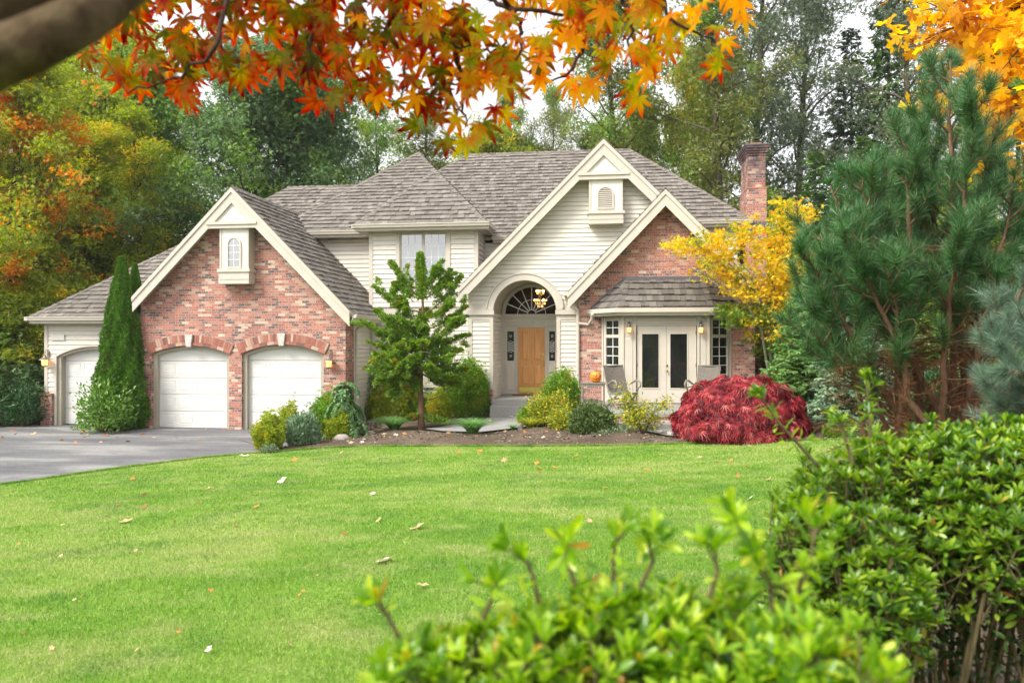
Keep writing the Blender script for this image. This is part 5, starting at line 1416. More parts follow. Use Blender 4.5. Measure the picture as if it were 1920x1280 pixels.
# ---- shrubs in the bed, left to right
SB = 'shrubs in the planting bed beside the driveway'
pb('boxwood', 'leftmost golden boxwood at the driveway corner of the bed', 503, 846, 58, 70, 4200, .062, Lv_gol, tmpl=T_TRIO, group=SB, seed=7, upr=1.6, lump=.4, spikes=.35, stems=14)
pb('ground_cover', 'small cream edged plant at the foot of the leftmost golden boxwood', 506, 850, 32, 18, 500, .05, Lv_pal, seed=8, stems=4)
pb('boxwood', 'narrow golden boxwood behind the grey green juniper', 543, 830, 42, 72, 3000, .062, Lv_gol, tmpl=T_TRIO, group=SB, seed=9, upr=1.6, spikes=.4, lump=.4, stems=10)
pb('juniper', 'grey green feathery juniper mound near the driveway corner', 567, 838, 66, 62, 5200, .075, Lv_blu, group=SB, seed=10, upr=1.3, lump=.25, stems=16)
pb('boxwood', 'yellow green boxwood right behind the grey green juniper', 612, 822, 74, 84, 4600, .068, Lv_box, tmpl=T_TRIO, group=SB, seed=11, upr=1.4, spikes=.35, lump=.4)
pb('boxwood', 'olive boxwood under the drooping cedar by the pale rock', 640, 826, 62, 66, 3800, .066, Lv_gol, tmpl=T_TRIO, group=SB, seed=12, upr=1.1)
pb('boxwood', 'large golden boxwood between the drooping cedar and the cypress trunk', 738, 792, 104, 96, 7000, .066, Lv_gol, tmpl=T_TRIO, group=SB, seed=13, upr=1.1, lump=.35)
pb('boxwood', 'green boxwood left of the house window behind the drooping cedar', 690, 790, 84, 120, 6500, .068, Lv_box, tmpl=T_TRIO, group=SB, seed=14, upr=1.1, lump=.35)
pb('green_shrub', 'tall loose green shrub against the garage side wall behind the weeping cedar', 712, 782, 84, 172, 7500, .08, Lv_hem, tmpl=T_TRIO, seed=29, upr=.9, lump=.5, group=SB)
pb('heather', 'small dull purple shrub left of the first lilyturf clump', 690, 812, 54, 26, 1500, .04, SOL('dull_heather', (.06, .055, .045), (.11, .09, .075), (.16, .13, .10), .1), seed=15, upr=.9)
pb('boxwood', 'orange tipped boxwood right of the cypress trunk', 842, 786, 84, 66, 5200, .066, Lv_gol, tmpl=T_TRIO, group=SB, seed=16, upr=.9, lump=.35)
pb('boxwood', 'dark green boxwood low behind the cypress trunk', 790, 786, 90, 60, 4200, .068, Lv_box, tmpl=T_TRIO, group=SB, seed=17)
pb('boxwood', 'tall clipped green boxwood against the left pier of the porch', 880, 784, 72, 108, 9000, .068, Lv_box, tmpl=T_TRIO, group=SB, seed=18, upr=1.0, lump=.22, sq=3)
pb('boxwood', 'broad green boxwood below the ground floor window', 832, 776, 70, 84, 6000, .068, Lv_box, tmpl=T_TRIO, group=SB, seed=19, upr=.9)
# ---- right of the steps
SR = 'shrubs between the front steps and the patio'
pb('boxwood', 'tallest green bush between the front door and the pumpkin table', 1050, 790, 78, 98, 8500, .068, Lv_box, tmpl=T_TRIO, group=SR, seed=20, upr=1.1, lump=.25)
pb('nandina', 'yellow and green bush with orange leaves in front of the tallest bush', 1030, 800, 92, 74, 3600, .075, Lv_nan, group=SR, seed=21, upr=.3, lump=.4)
pb('boxwood', 'low dense green bush at the right edge of the front steps', 1000, 798, 60, 44, 3400, .05, Lv_box, tmpl=T_TRIO, group=SR, seed=22)
pb('mugo_pine', 'dark low mounded pine below the pumpkin table', 1112, 815, 90, 60, 9000, .06, Lv_mug, tmpl=T_DIA, group=SR, seed=23, upr=1., lump=.2, base=.2)
pb('ground_cover', 'pale grey green creeping plant beside the mounded pine', 1150, 818, 74, 20, 1400, .06, Lv_pal, seed=24, upr=.2, stems=5)
pb('nandina', 'low pale bush with yellow leaves at the path edge by the lilyturf', 1052, 812, 64, 46, 1500, .07, Lv_nan, group=SR, seed=26, upr=.3)
# sapling-like shrub in front of the left chair
def sapling(name, label, px, py, hpx, wpx, n, leaf, mat, seed, tmpl=T_LEAF, tips=26, mb_r=.02):
    r = np.random.default_rng(seed); p = at(px, py); k = mpp(p); h, w = hpx * k, wpx * k
    e = empty(name, p, label, 'shrub'); mb = MB(); C = []
    for i in range(9):
        a = r.uniform(0, 6.28); q = r.uniform(.15, .6)
        pts, d = wander(r, p - Vector((0, 0, .03)), (math.cos(a) * q, math.sin(a) * q * .7, 1), h * r.uniform(.55, .85), 5, .14)
        mb.tube(pts, [mb_r, mb_r * .8, mb_r * .55, mb_r * .4, mb_r * .25, .004], 5, cap=False)
        for j in range(5):
            s, _ = wander(r, pts[2 + j % 4], (math.cos(a + r.normal()), math.sin(a + r.normal()), r.uniform(.1, .8)), w * r.uniform(.15, .38), 3, .2)
            mb.tube(s, [mb_r * .35, mb_r * .25, .004, .003], 4, cap=False); C += [tuple(s[2]), tuple(s[3])]
    mb.build('stem', M['twig'], e, smooth=True)
    O, A, Nn = clumps_to_leaves(r, C, max(1, n // len(C)), .075, .7)
    scatter('foliage', tmpl[0], tmpl[1], O, A, Nn, leaf * r.uniform(.7, 1.2, len(O)), mat, e)
sapling('deciduous_shrub', 'open yellow and green shrub in front of the left wicker chair', 1206, 818, 98, 100, 1700, .085, Lv_nan, 27)
# ---- lilyturf clumps
def tuft(label, px, py, wpx, hpx, n, seed, mat=None, group='grassy clumps in the planting bed', wd=.012):
    r = np.random.default_rng(seed); p = at(px, py); p.z = bedh(p.x, p.y) - .01; k = mpp(p); w, h = wpx * k, hpx * k
    e = empty('grass_clump', p, label, 'grass clump', group)
    tv = []; m = 6
    for i in range(m + 1):
        t = i / m; ww = .5 * (1 - t) ** .5 * (1 if i else .7); y = math.sin(t * 2.1) / math.sin(2.1) if False else t - .15 * t * t
        y = t - .42 * t * t; tv += [(-ww, y, -.62 * t ** 2), (ww, y, -.62 * t ** 2)]
    tf = [(2*i, 2*i+1, 2*i+3, 2*i+2) for i in range(m)]
    a = r.uniform(0, 2 * PI, n); q = r.random(n) ** .7
    O = np.stack([p.x + q * .12 * w * np.cos(a), p.y + q * .12 * w * np.sin(a), np.full(n, p.z)], -1)
    out_ = np.stack([np.cos(a), np.sin(a), np.zeros(n)], -1); lean = .05 + .42 * q
    A = unit(out_ * lean[:, None] + np.array([0, 0, 1.])); Nn = -unit(out_ - A * np.sum(out_ * A, 1)[:, None] ) * -1
    Nn = unit(np.cross(np.cross(A, out_), A)) * -1
    s = h * 1.35 * r.uniform(.7, 1.1, n) * (1 + .3 * q)
    scatter('blades', tv, tf, O, A, Nn, s, mat or Lv_lir, e, sw=np.full(n, wd))
tuft('arching lilyturf clump left of the cypress trunk', 739, 811, 66, 34, 1100, 31, wd=.008)
tuft('large arching lilyturf clump right of the cypress trunk', 886, 822, 70, 40, 1200, 32, wd=.008)
tuft('tiny bright grass tuft at the path edge before the steps', 962, 809, 15, 17, 260, 33, wd=.006)
tuft('striped yellow and green grass clump beside the tiny tuft', 994, 808, 46, 30, 600, 34, mat=Lv_nan, wd=.008)
# ---- drooping deodar cedar
def deodar(label, px, py, hpx, wpx, seed):
    r = np.random.default_rng(seed); p = at(px, py); k = mpp(p); h, w = hpx * k, wpx * k
    e = empty('weeping_cedar', p, label, 'conifer'); mb = MB(); O = []; A = []
    tp, _ = wander(r, p - Vector((0, 0, .05)), (0.02, 0, 1), h * .97, 8, .05)
    mb.tube(tp, [.03, .027, .024, .02, .016, .012, .009, .006, .004], 6)
    for i in range(44):
        t = r.uniform(.12, 1.); q = t * 8; a_ = int(min(7, q)); s = tp[a_].lerp(tp[a_+1], q - a_); az = r.uniform(0, 6.28)
        L = w * .62 * (1 - .55 * t) * r.uniform(.6, 1.1); d = Vector((math.cos(az), math.sin(az) * .8, .55)).normalized(); pts = [s]
        for j in range(7): d = (d + Vector((0, 0, -.26 - .05 * j))).normalized() if True else d; pts.append(pts[-1] + d * L / 7)
        mb.tube(pts, [.008, .007, .006, .005, .004, .003, .002, .002], 4, cap=False)
        for j in range(150):
            f = r.uniform(.4, 7); b = int(min(6, f)); c = pts[b].lerp(pts[b+1], f - b); dd = (pts[b+1] - pts[b]).normalized()
            side = dd.cross(Vector((0, 0, 1))).normalized() * r.normal() * .9
            O.append(tuple(c + side * .03)); A.append(tuple(dd * .7 + side + Vector((0, 0, -.5)) + Vector(r.normal(size=3)) * .25))
    mb.build('trunk', M['bark_red'], e, smooth=True); n = len(O)
    scatter('foliage', T_DIA[0], T_DIA[1], O, A, rvec(r, n) * .6 + np.array([0, 0, .7]), .085 * r.uniform(.6, 1.3, n), Lv_dcd, e)
deodar('young weeping cedar with pale drooping sprays in the middle of the bed', 652, 824, 122, 118, 41)
# ---- cypress with open ascending limbs
def cypress(label, px, py, seed):
    r = np.random.default_rng(seed); p = at(px, py); p.z = bedh(p.x, p.y) - .03; dist = mpp(p) * F; k = mpp(p)
    e = empty('cypress_tree', p, label, 'conifer'); mb = MB(); O = []; A = []
    P_ = lambda x, y, dz=0.: D(x, y, dist + dz)
    tr = [p - Vector((0, 0, .1)), P_(790, 770), P_(788, 730, .05), P_(789, 690), P_(791, 640), P_(793, 590), P_(792, 545), P_(789, 505), P_(788, 478)]
    mb.tube(tr, [.115, .085, .075, .068, .055, .042, .03, .018, .005], 9)
    def spray(pts, w0, n, lo=.25, sz=.085):
        m = len(pts) - 1
        for _ in range(n):
            f = (lo + (1 - lo) * r.random() ** .75) * m; b = int(min(m - 1, f)); c = pts[b].lerp(pts[b+1], f - b); d = (pts[b+1] - pts[b]).normalized()
            t = f / m; o = Vector(r.normal(size=3)); o -= d * o.dot(d) * .5
            o = o * w0 * (1.05 - .85 * t); o.z *= .62
            O.append(tuple(c + o)); A.append(tuple(d * .7 + o.normalized() * .75 + Vector((0, 0, .12)) + Vector(r.normal(size=3)) * .3))
    def limb(y0, x1, y1, dz, w=.11, n=420):
        f = None
        for i in range(len(tr) - 1):
            ya = 640 - (tr[i].z - CZ) / dist * F; yb = 640 - (tr[i+1].z - CZ) / dist * F
            if yb <= y0 <= ya: f = tr[i].lerp(tr[i+1], (ya - y0) / (ya - yb + 1e-6))
        s = f or tr[1]; q = P_(x1, y1, dz); L = (q - s).length
        mid = s.lerp(q, .5) - Vector((0, 0, L * .10)) + Vector(r.normal(size=3)) * .04
        q1 = s.lerp(mid, .5) - Vector((0, 0, L * .03)); q3 = mid.lerp(q, .5) - Vector((0, 0, L * .03)); pts = [s, q1, mid, q3, q]
        mb.tube(pts, [.024, .02, .015, .01, .004], 5, cap=False)
        spray(pts, w, n)
        for b in range(6):
            t = r.uniform(.25, .9) * 4; a = int(min(3, t)); c = pts[a].lerp(pts[a+1], t - a); d = (q - s).normalized()
            sd_ = (d * .9 + Vector(r.normal(size=3)) * .55 + Vector((0, 0, .2))).normalized(); sp, _ = wander(r, c, sd_, L * r.uniform(.2, .4), 3, .1, .03)
            mb.tube(sp, [.008, .006, .004, .002], 4, cap=False); spray(sp, w * .7, n // 4, .1)
    L_ = [(585, 700, 536, -.2), (560, 741, 530, .15), (560, 736, 492, .1), (610, 735, 543, -.35), (640, 678, 602, .1), (625, 702, 582, -.3), (655, 688, 640, .3), (650, 700, 662, -.5), (672, 684, 690, .1), (668, 712, 690, -.6),
          (690, 716, 712, -.3), (560, 846, 505, .1), (545, 820, 498, -.2), (590, 866, 520, .2), (600, 846, 572, -.3), (618, 874, 574, .1), (640, 860, 598, -.4), (640, 868, 628, .3), (662, 866, 655, -.2), (672, 842, 668, -.5), (690, 876, 690, .3),
          (688, 850, 708, -.4), (700, 870, 716, -.1), (705, 740, 722, .4), (650, 790, 640, -.9), (670, 770, 668, -1.), (640, 810, 640, .9), (620, 780, 600, -.6), (600, 800, 580, .6), (680, 810, 690, -.9), (690, 760, 700, .8), (655, 740, 650, -.7), (660, 745, 620, .5), (660, 716, 618, .5), (670, 730, 668, -.9), (675, 745, 690, -1.1), (690, 760, 730, -.6), (640, 720, 600, .4), (680, 728, 740, .2), (630, 755, 600, -.4), (670, 700, 676, .7), (655, 765, 632, -.2), (680, 755, 680, .6)]
    for y0, x1, y1, dz in L_: limb(y0, x1, y1, dz, w=.088, n=230)
    spray([tr[5], tr[6], tr[7], tr[8] + Vector((0, 0, .04))], .115, 1300, .2); spray([tr[3], tr[4], tr[5]], .16, 900, .1)
    for x1, y1, dz in ((765, 782, -.1), (815, 786, .1), (838, 790, -.2)):
        s = P_(790, 784); pts = [s, s.lerp(P_(x1, y1, dz), .5) + Vector((0, 0, .03)), P_(x1, y1, dz)]; mb.tube(pts, [.01, .007, .003], 4); spray(pts, .07, 380, .2)
    for x0, y0, x1, y1 in ((789, 752, 836, 738), (788, 728, 750, 722), (788, 728, 768, 706), (790, 742, 812, 752), (791, 715, 735, 735)):
        mb.tube([P_(x0, y0), P_((x0+x1)/2, (y0+y1)/2 + 2, .1), P_(x1, y1, .2)], [.016, .012, .005], 5)
    mb.build('trunk', M['bark_red'], e, smooth=True); n = len(O)
    scatter('foliage', T_TRIO[0], T_TRIO[1], O, A, rvec(r, n) * .7 + np.array([0, 0, .7]), .088 * r.uniform(.6, 1.25, n), Lv_cyp, e)
cypress('open cypress tree with ascending limbs standing in the bed before the boxed bay', 790, 807, 43)
# ---- crimson laceleaf maple
def lace(label, seed):
    r = np.random.default_rng(seed); p = at(1385, 824); k = mpp(p); w, h = 234 * k, 114 * k
    e = empty('laceleaf_maple', p, label, 'tree'); mb = MB()
    for i in range(16):
        a = r.uniform(0, 6.28); q = [p + Vector((.05 * math.cos(a), .05 * math.sin(a), 0))]
        for t in (.2, .45, .7, .9, 1.): q.append(p + Vector((math.cos(a) * w * .46 * t, math.sin(a) * w * .40 * t, h * .86 * math.sin(min(1, t * 1.15) * PI * .62) + .05)))
        mb.tube(q, [.05, .035, .025, .018, .01, .004], 6)
    mb.build('trunk', M['twig'], e, smooth=True)
    n = 15000; U = rvec(r, n); U[:, 2] = np.abs(U[:, 2]); U[:, 2] = np.maximum(U[:, 2], r.uniform(0, .25, n)); U = unit(U)
    az = np.arctan2(U[:, 1], U[:, 0]); el = np.arcsin(U[:, 2])
    lob = 1 + .08 * np.sin(az * 3 + 1) * np.cos(el) + .05 * np.sin(az * 7 + el * 5) * np.cos(el) + .03 * np.sin(az * 13 - el * 9)
    terr = .05 * np.sin(el * 15 + np.sin(az * 4) * 1.6)
    sh = 1 - .45 * r.random(n) ** 1.6
    rr_ = (lob + terr) * sh
    cz_ = np.sin(el) ** .85
    O = np.stack([p.x + w / 2 * np.cos(az) * np.cos(el) ** .72 * rr_, p.y + w * .44 * np.sin(az) * np.cos(el) ** .72 * rr_, p.z + .04 + h * cz_ * rr_ * .97], -1)
    out_ = np.stack([np.cos(az), np.sin(az), np.zeros(n)], -1)
    A = unit(out_ * (.75 + .3 * U[:, 2:3]) + np.array([0, 0, -.75]) + r.normal(size=(n, 3)) * .3); Nn = unit(U + np.array([0, 0, .4]) + r.normal(size=(n, 3)) * .35)
    scatter('foliage', LACE[0], LACE[1], O, A, Nn, .125 * r.uniform(.7, 1.25, n), Lv_red, e)
lace('crimson laceleaf maple mounded at the right end of the bed', 51)
# ---- golden japanese maple at the house corner
def gmaple(label, seed):
    r = np.random.default_rng(seed); dist = 20.6; P_ = lambda x, y, dz=0.: D(x, y, dist + dz)
    b = P_(1452, 640); b = Vector((b.x, b.y, g(b.x, b.y))); e = empty('japanese_maple', b, label, 'tree'); mb = MB(); C = []; Cg = []
    trunks = [[b, P_(1450, 720), P_(1444, 660, .1), P_(1441, 610), P_(1425, 560, -.1), P_(1390, 515, -.2), P_(1350, 480, -.3), P_(1310, 462, -.3)],
              [b, P_(1455, 715, .1), P_(1452, 650, .1), P_(1450, 590, .2), P_(1452, 530, .3), P_(1462, 470, .2), P_(1475, 415, .2), P_(1486, 380, .2)],
              [b, P_(1446, 725, -.2), P_(1436, 670, -.3), P_(1428, 620, -.5), P_(1405, 580, -.6), P_(1370, 545, -.7), P_(1330, 520, -.7), P_(1290, 500, -.7)],
              [b, P_(1458, 718, .3), P_(1466, 660, .4), P_(1475, 600, .6), P_(1490, 540, .8), P_(1500, 490, .9), P_(1505, 450, .9), P_(1508, 420, 1.)]]
    for q in trunks:
        mb.tube(q, [.05, .045, .04, .034, .026, .018, .011, .005], 7)
        for j in range(20):
            f = r.uniform(2.4, 7); a = int(min(6, f)); s = q[a].lerp(q[a+1], f - a); d = Vector((r.normal() * 1., r.normal() * .8, r.uniform(.0, .9))).normalized()
            sp, _ = wander(r, s, d, r.uniform(.35, .85), 4, .12, .02); mb.tube(sp, [.012, .009, .006, .004, .002], 4, cap=False)
            for m in range(3): C.append(tuple(sp[2 + m % 3] + Vector(r.normal(size=3)) * .06))
    for (x, y, rx, ry, m) in ((1290, 462, 44, 16, 18), (1330, 470, 50, 30, 24), (1380, 470, 56, 44, 34), (1440, 440, 50, 50, 34), (1480, 405, 28, 34, 18), (1410, 530, 60, 42, 34), (1455, 510, 50, 50, 34), (1340, 505, 46, 22, 16), (1395, 420, 24, 16, 8), (1270, 462, 26, 12, 8), (1470, 450, 50, 60, 40), (1480, 395, 30, 30, 18), (1400, 455, 70, 30, 30), (1490, 520, 34, 50, 24), (1310, 445, 40, 14, 12)):
        for _ in range(m):
            a = r.uniform(0, 6.28); q = r.random() ** .5; C.append(tuple(P_(x + rx * q * math.cos(a), y + ry * q * math.sin(a), r.uniform(-.9, .9))))
    for (x, y, rx, ry, m) in ((1400, 590, 50, 22, 26), (1365, 580, 30, 10, 10), (1460, 590, 40, 26, 20), (1430, 640, 26, 20, 8), (1500, 600, 30, 40, 24)):
        for _ in range(m):
            a = r.uniform(0, 6.28); q = r.random() ** .5; Cg.append(tuple(P_(x + rx * q * math.cos(a), y + ry * q * math.sin(a), r.uniform(-.7, .8))))
    mb.build('trunk', M['bark_green'], e, smooth=True)
    O, A, Nn = clumps_to_leaves(r, C, 12, .11, .5, .7, .35)
    scatter('crown', PALM5[0], PALM5[1], O, A, Nn, .078 * r.uniform(.7, 1.2, len(O)), Lv_yml, e)
    O, A, Nn = clumps_to_leaves(r, Cg, 34, .12, .4, .8, .35)
    o = scatter('lower_foliage', PALM5[0], PALM5[1], O, A, Nn, .07 * r.uniform(.7, 1.2, len(O)), Lv_gml, e); o['label'] = 'green lower leaves not yet turned yellow'
gmaple('golden japanese maple spreading in front of the small brick gable', 53)
# ---- shrubs under and between the maple and the pine
SG = 'green shrubs under the trees right of the house'
k0 = dict(group=SG)
bush('green_shrub', 'light green shrub under the golden maple beside the brick corner', at(1478, 790), 1.5, 1.7, 6500, .07, Lv_gml, tmpl=PALM5, seed=61, lump=.45, **k0)
bush('green_shrub', 'tall bright shrub behind the crimson maple at the house corner', at(1510, 786), 1.3, 2.6, 8000, .07, Lv_gml, tmpl=PALM5, seed=62, lump=.5, **k0)
hm = conifer(66, 3.4, 1.15, .06, 20, 60, Lv_hem, 'bark_red', 'hemlock', 'small hemlock with a bare trunk foot behind the crimson maple', spray=.11, h0=.9, droop=.35, dens=6)
q = at(1517, 796); hm.location = q
hm2 = conifer(67, 3.0, 1.1, .06, 20, 60, Lv_blu, 'bark_red', 'hemlock', 'bluish young conifer between the hemlock and the big pine', spray=.12, h0=.25, droop=.3, dens=6)
hm2.location = at(1600, 812)
bush('green_shrub', 'dark shrub in the shade behind the hemlock trunk', at(1560, 800), 1.9, 1.0, 6000, .07, Lv_drk, tmpl=T_LEAF, seed=63, **k0)
bush('green_shrub', 'green shrub left of the pine stems', at(1650, 806), 1.8, 1.1, 6000, .075, Lv_rho, tmpl=T_LEAF, seed=64, **k0)
bush('green_shrub', 'broad dark shrub behind the pine stems', at(1760, 800), 2.6, 1.3, 8000, .08, Lv_drk, tmpl=T_LEAF, seed=65, **k0)
bush('green_shrub', 'dull green shrub behind the pine at the right frame edge', at(1900, 800), 2.6, 1.6, 8000, .08, Lv_rho, tmpl=T_LEAF, seed=68, **k0)
bush('green_shrub', 'low green shrub at the foot of the bluish conifer', at(1575, 822), 1.0, .45, 2600, .05, Lv_box, tmpl=T_TRIO, seed=69, **k0)
# rocks in the bed
def rock(label, px, py, w, d, h, seed, mat):
    r = np.random.default_rng(seed); p = at(px, py); p.z = bedh(p.x, p.y); mb = MB(); n = 16; rings = 7
    for i in range(rings):
        t = i / (rings - 1) * PI / 2
        for k in range(n):
            a = 2 * PI * k / n; q = math.cos(t) ** .6 * (1 + .16 * mn.noise(Vector((math.cos(a) * 1.5, math.sin(a) * 1.5, i * .35 + seed))))
            mb.v.append((p.x + w / 2 * q * math.cos(a), p.y + d / 2 * q * math.sin(a), p.z - .04 + (h + .04) * math.sin(t)))
    for i in range(rings - 1):
        for k in range(n): k2 = (k + 1) % n; mb.f.append((i*n + k, i*n + k2, (i+1)*n + k2, (i+1)*n + k))
    mb.f.append(tuple((rings-1)*n + k for k in range(n)))
    o = mb.build('rock', mat, origin=p, smooth=True); tag(o, label, 'rock')
rk = m_plain('bed_rock', (.40, .36, .32), .85, .25, 9, .5, 60); rk2 = m_plain('pinkish_rock', (.36, .26, .22), .85, .25, 9, .5, 60)
rock('pale flat rock half buried at the foot of the weeping cedar', 641, 829, .42, .3, .13, 2, rk)
rock('reddish flat rock beside the dull purple shrub', 692, 819, .40, .25, .08, 5, rk2)
rock('pale rock at the foot of the striped grass clump', 976, 808, .17, .15, .17, 7, rk)

# ================================================================ PATIO FURNITURE
fz = .937
def chair(label, x, y, rz, cushion=False, seed=0):
    """a plantation chair: woven back and seat in one sweep, scrolled arms, curved crossing legs"""
    e = empty('wicker_chair', (x, y, fz), label, 'chair', 'wicker patio chairs')
    L = lambda m, name, mat, smooth=False, **k: m.build(name, M[mat], e, smooth=smooth)
    def wp(p): return (x + p[0], y + p[1], fz + p[2])
    # side profile (y forward = -y, z): back top, lumbar, seat back, seat front
    prof = [(.50, 1.10), (.44, .95), (.37, .78), (.29, .60), (.22, .46), (.12, .38), (-.05, .37), (-.25, .41), (-.33, .42)]
    wid = [.30, .285, .27, .265, .27, .275, .28, .285, .28]
    bk, stt = MB(), MB()
    for mb_, a, b in ((bk, 0, 5), (stt, 4, 9)):
        for s, th_ in ((1, 0), (-1, .035)):
            base = len(mb_.v)
            for i in range(a, b):
                for k in range(7):
                    u = -1 + k / 3; mb_.v.append(wp((u * wid[i], prof[i][0] + .03 * u * u * -1 + th_, prof[i][1] - th_ * .2)))
            for i in range(b - a - 1):
                for k in range(6): mb_.f.append((base + i*7 + k, base + i*7 + k + 1, base + (i+1)*7 + k + 1, base + (i+1)*7 + k))
        n = b - a; n7 = 7 * n
        for i in range(n - 1):
            for k in (0, 6): mb_.f.append((i*7 + k, (i+1)*7 + k, n7 + (i+1)*7 + k, n7 + i*7 + k))
        for i in (0, n - 1):
            for k in range(6): mb_.f.append((i*7 + k, i*7 + k + 1, n7 + i*7 + k + 1, n7 + i*7 + k))
    L(bk, 'backrest', 'wicker'); L(stt, 'seat', 'wicker')
    for s in (-1, 1):
        X0 = s * .30
        arm = [(X0, .36, .70), (X0 * 1.06, .22, .60), (X0 * 1.12, .05, .66), (X0 * 1.16, -.12, .73), (X0 * 1.18, -.28, .73), (X0 * 1.18, -.37, .66), (X0 * 1.16, -.36, .57), (X0 * 1.12, -.28, .54), (X0 * 1.05, -.26, .46)]
        L(MB().tube([wp(p) for p in arm], [.018, .022, .026, .028, .028, .026, .024, .02, .018], 8), 'arm', 'greywood', True)
        fl = [(X0 * .95, -.30, .40), (X0 * .97, -.20, .33), (X0, -.05, .24), (X0, -.10, .16), (X0, -.22, .08), (X0, -.33, .012)]
        L(MB().tube([wp(p) for p in fl], [.026, .03, .034, .032, .028, .03], 8), 'leg', 'greywood', True)
        bl_ = [(X0 * .95, .24, .44), (X0 * .97, .14, .33), (X0, .02, .24), (X0, .08, .15), (X0, .22, .08), (X0, .36, .012)]
        L(MB().tube([wp(p) for p in bl_], [.026, .03, .034, .032, .028, .03], 8), 'leg', 'greywood', True)
        L(MB().tube([wp((X0 * .98, prof[i][0] + .01, prof[i][1])) for i in range(0, 9)], .024, 6), 'side_rail', 'greywood', True)
    L(MB().tube([wp((-.3, .0, .24)), wp((.3, .0, .24))], .018, 6).tube([wp((-.3, -.24, .07)), wp((.3, -.24, .07))], .016, 6).tube([wp((-.3, .26, .07)), wp((.3, .26, .07))], .016, 6), 'stretcher', 'greywood', True)
    L(MB().tube([wp((-.31, .505, 1.10)), wp((0, .49, 1.105)), wp((.31, .505, 1.10))], .024, 8), 'top_rail', 'wicker', True)
    e.rotation_euler = (0, 0, rz)
    return e
cL = D(1166, 640, 20.4); cR = D(1318, 640, 20.2)
chair('grey wicker chair beside the pumpkin table', cL.x, cL.y, .5)
chair('grey wicker chair with a white cushion half hidden by the crimson maple', cR.x, cR.y, -.45)
cu = MB(); 
for i, (s_, z_) in enumerate(((.20, .0), (.24, .03), (.25, .07), (.22, .105), (.1, .12))):
    for k in range(24):
        a = 2 * PI * k / 24; ca, sa = math.cos(a), math.sin(a); q = s_ / max(abs(ca), abs(sa)) ** .8
        cu.v.append((cR.x + .02 + q * ca * 1.0, cR.y - .10 + q * sa * .9, fz + .42 + z_))
for i in range(4):
    for k in range(24): k2 = (k + 1) % 24; cu.f.append((i*24 + k, i*24 + k2, (i+1)*24 + k2, (i+1)*24 + k))
cu.f.append(tuple(range(24))[::-1]); cu.f.append(tuple(96 + k for k in range(24)))
tag(cu.build('cushion', M['cushion'], origin=(cR.x, cR.y, fz + .42), smooth=True), 'white seat cushion lying on the right wicker chair', 'cushion')
# table
tp_ = D(1112, 640, 21.0); tx, tyy = tp_.x, tp_.y
te = empty('side_table', (tx, tyy, fz), 'narrow grey painted table carrying the carved pumpkin', 'table')
hw_, hd_, th_ = .32, .24, Z(1112, 716.5, tyy) - fz
MB().box(tx - hw_ - .02, tx + hw_ + .02, tyy - hd_ - .02, tyy + hd_ + .02, fz + th_ - .03, fz + th_).build('table_top', M['greywood'], te)
MB().box(tx - hw_ + .05, tx + hw_ - .05, tyy - hd_ + .005, tyy - hd_ + .025, fz + th_ - .10, fz + th_ - .031).box(tx - hw_ + .05, tx + hw_ - .05, tyy + hd_ - .025, tyy + hd_ - .005, fz + th_ - .10, fz + th_ - .031).build('apron', M['greywood'], te)
for sx in (-1, 1):
    for sy in (-1, 1): MB().box(tx + sx * hw_ - .025 - sx * .025, tx + sx * hw_ + .025 - sx * .025, tyy + sy * hd_ - .02 - sy * .02, tyy + sy * hd_ + .02 - sy * .02, fz, fz + th_ - .031).build('leg', M['greywood'], te)
for sy in (-1, 1): MB().box(tx - hw_ + .051, tx + hw_ - .051, tyy + sy * hd_ - .012 - sy * .02, tyy + sy * hd_ + .012 - sy * .02, fz + .10, fz + .13).build('stretcher', M['greywood'], te)
# pumpkin
px_, pz_, pr_ = tx + .07, fz + th_, .158
py_ = tyy - .04
pe = empty('pumpkin', (px_, py_, pz_), 'small orange pumpkin with a drawn jack o lantern face on the table', 'pumpkin')
t = NT('pumpkin_skin'); n = t.noise(12, 3, t.pos())
M['pump'] = t.pbr(t.ramp(n, [(.3, (.80, .20, .012)), (.7, (.92, .30, .02))]), .4, spec=.5)
mb = MB(); NR, NS = 18, 72
for i in range(NR + 1):
    t_ = -PI / 2 + PI * i / NR
    for k in range(NS):
        a = 2 * PI * k / NS; rb = 1 - .07 * abs(math.cos(a * 5)) ** 5; q = max(.02, math.cos(t_) ** .75) * pr_ * rb
        mb.v.append((px_ + q * math.cos(a), py_ + q * math.sin(a), pz_ + .155 + .155 * math.sin(t_) * (1 - .12 * math.exp(-((abs(t_) - 1.57) / .25) ** 2))))
for i in range(NR):
    for k in range(NS): k2 = (k + 1) % NS; mb.f.append((i*NS + k, i*NS + k2, (i+1)*NS + k2, (i+1)*NS + k))
mb.build('body', M['pump'], pe, smooth=True)
MB().tube([(px_, py_, pz_ + .26), (px_ + .005, py_, pz_ + .31), (px_ + .03, py_, pz_ + .335)], [.025, .017, .02], 7).build('stem', M['bark_green'], pe, smooth=True)
M['ink'] = m_plain('black_paint', (.01, .008, .008), .5, .1); M['ink2'] = m_plain('pale_paint', (.85, .6, .35), .5, .1)
def face(poly, mat, name):
    m2 = MB(); vs = []
    fa = math.atan2(-py_, -px_)          # towards the camera side
    for u, v in poly:
        v = v - .5; t_ = math.asin(max(-.98, min(.98, v * 1.6))); q = math.cos(t_) ** .75 * pr_ + .003; a = -PI / 2 + u * 2.4 + (.03)
        vs.append((px_ + q * math.cos(a), py_ + q * math.sin(a), pz_ + .155 + .155 * math.sin(t_)))
    m2.add(vs, [tuple(range(len(vs)))]); return m2
fm = MB()
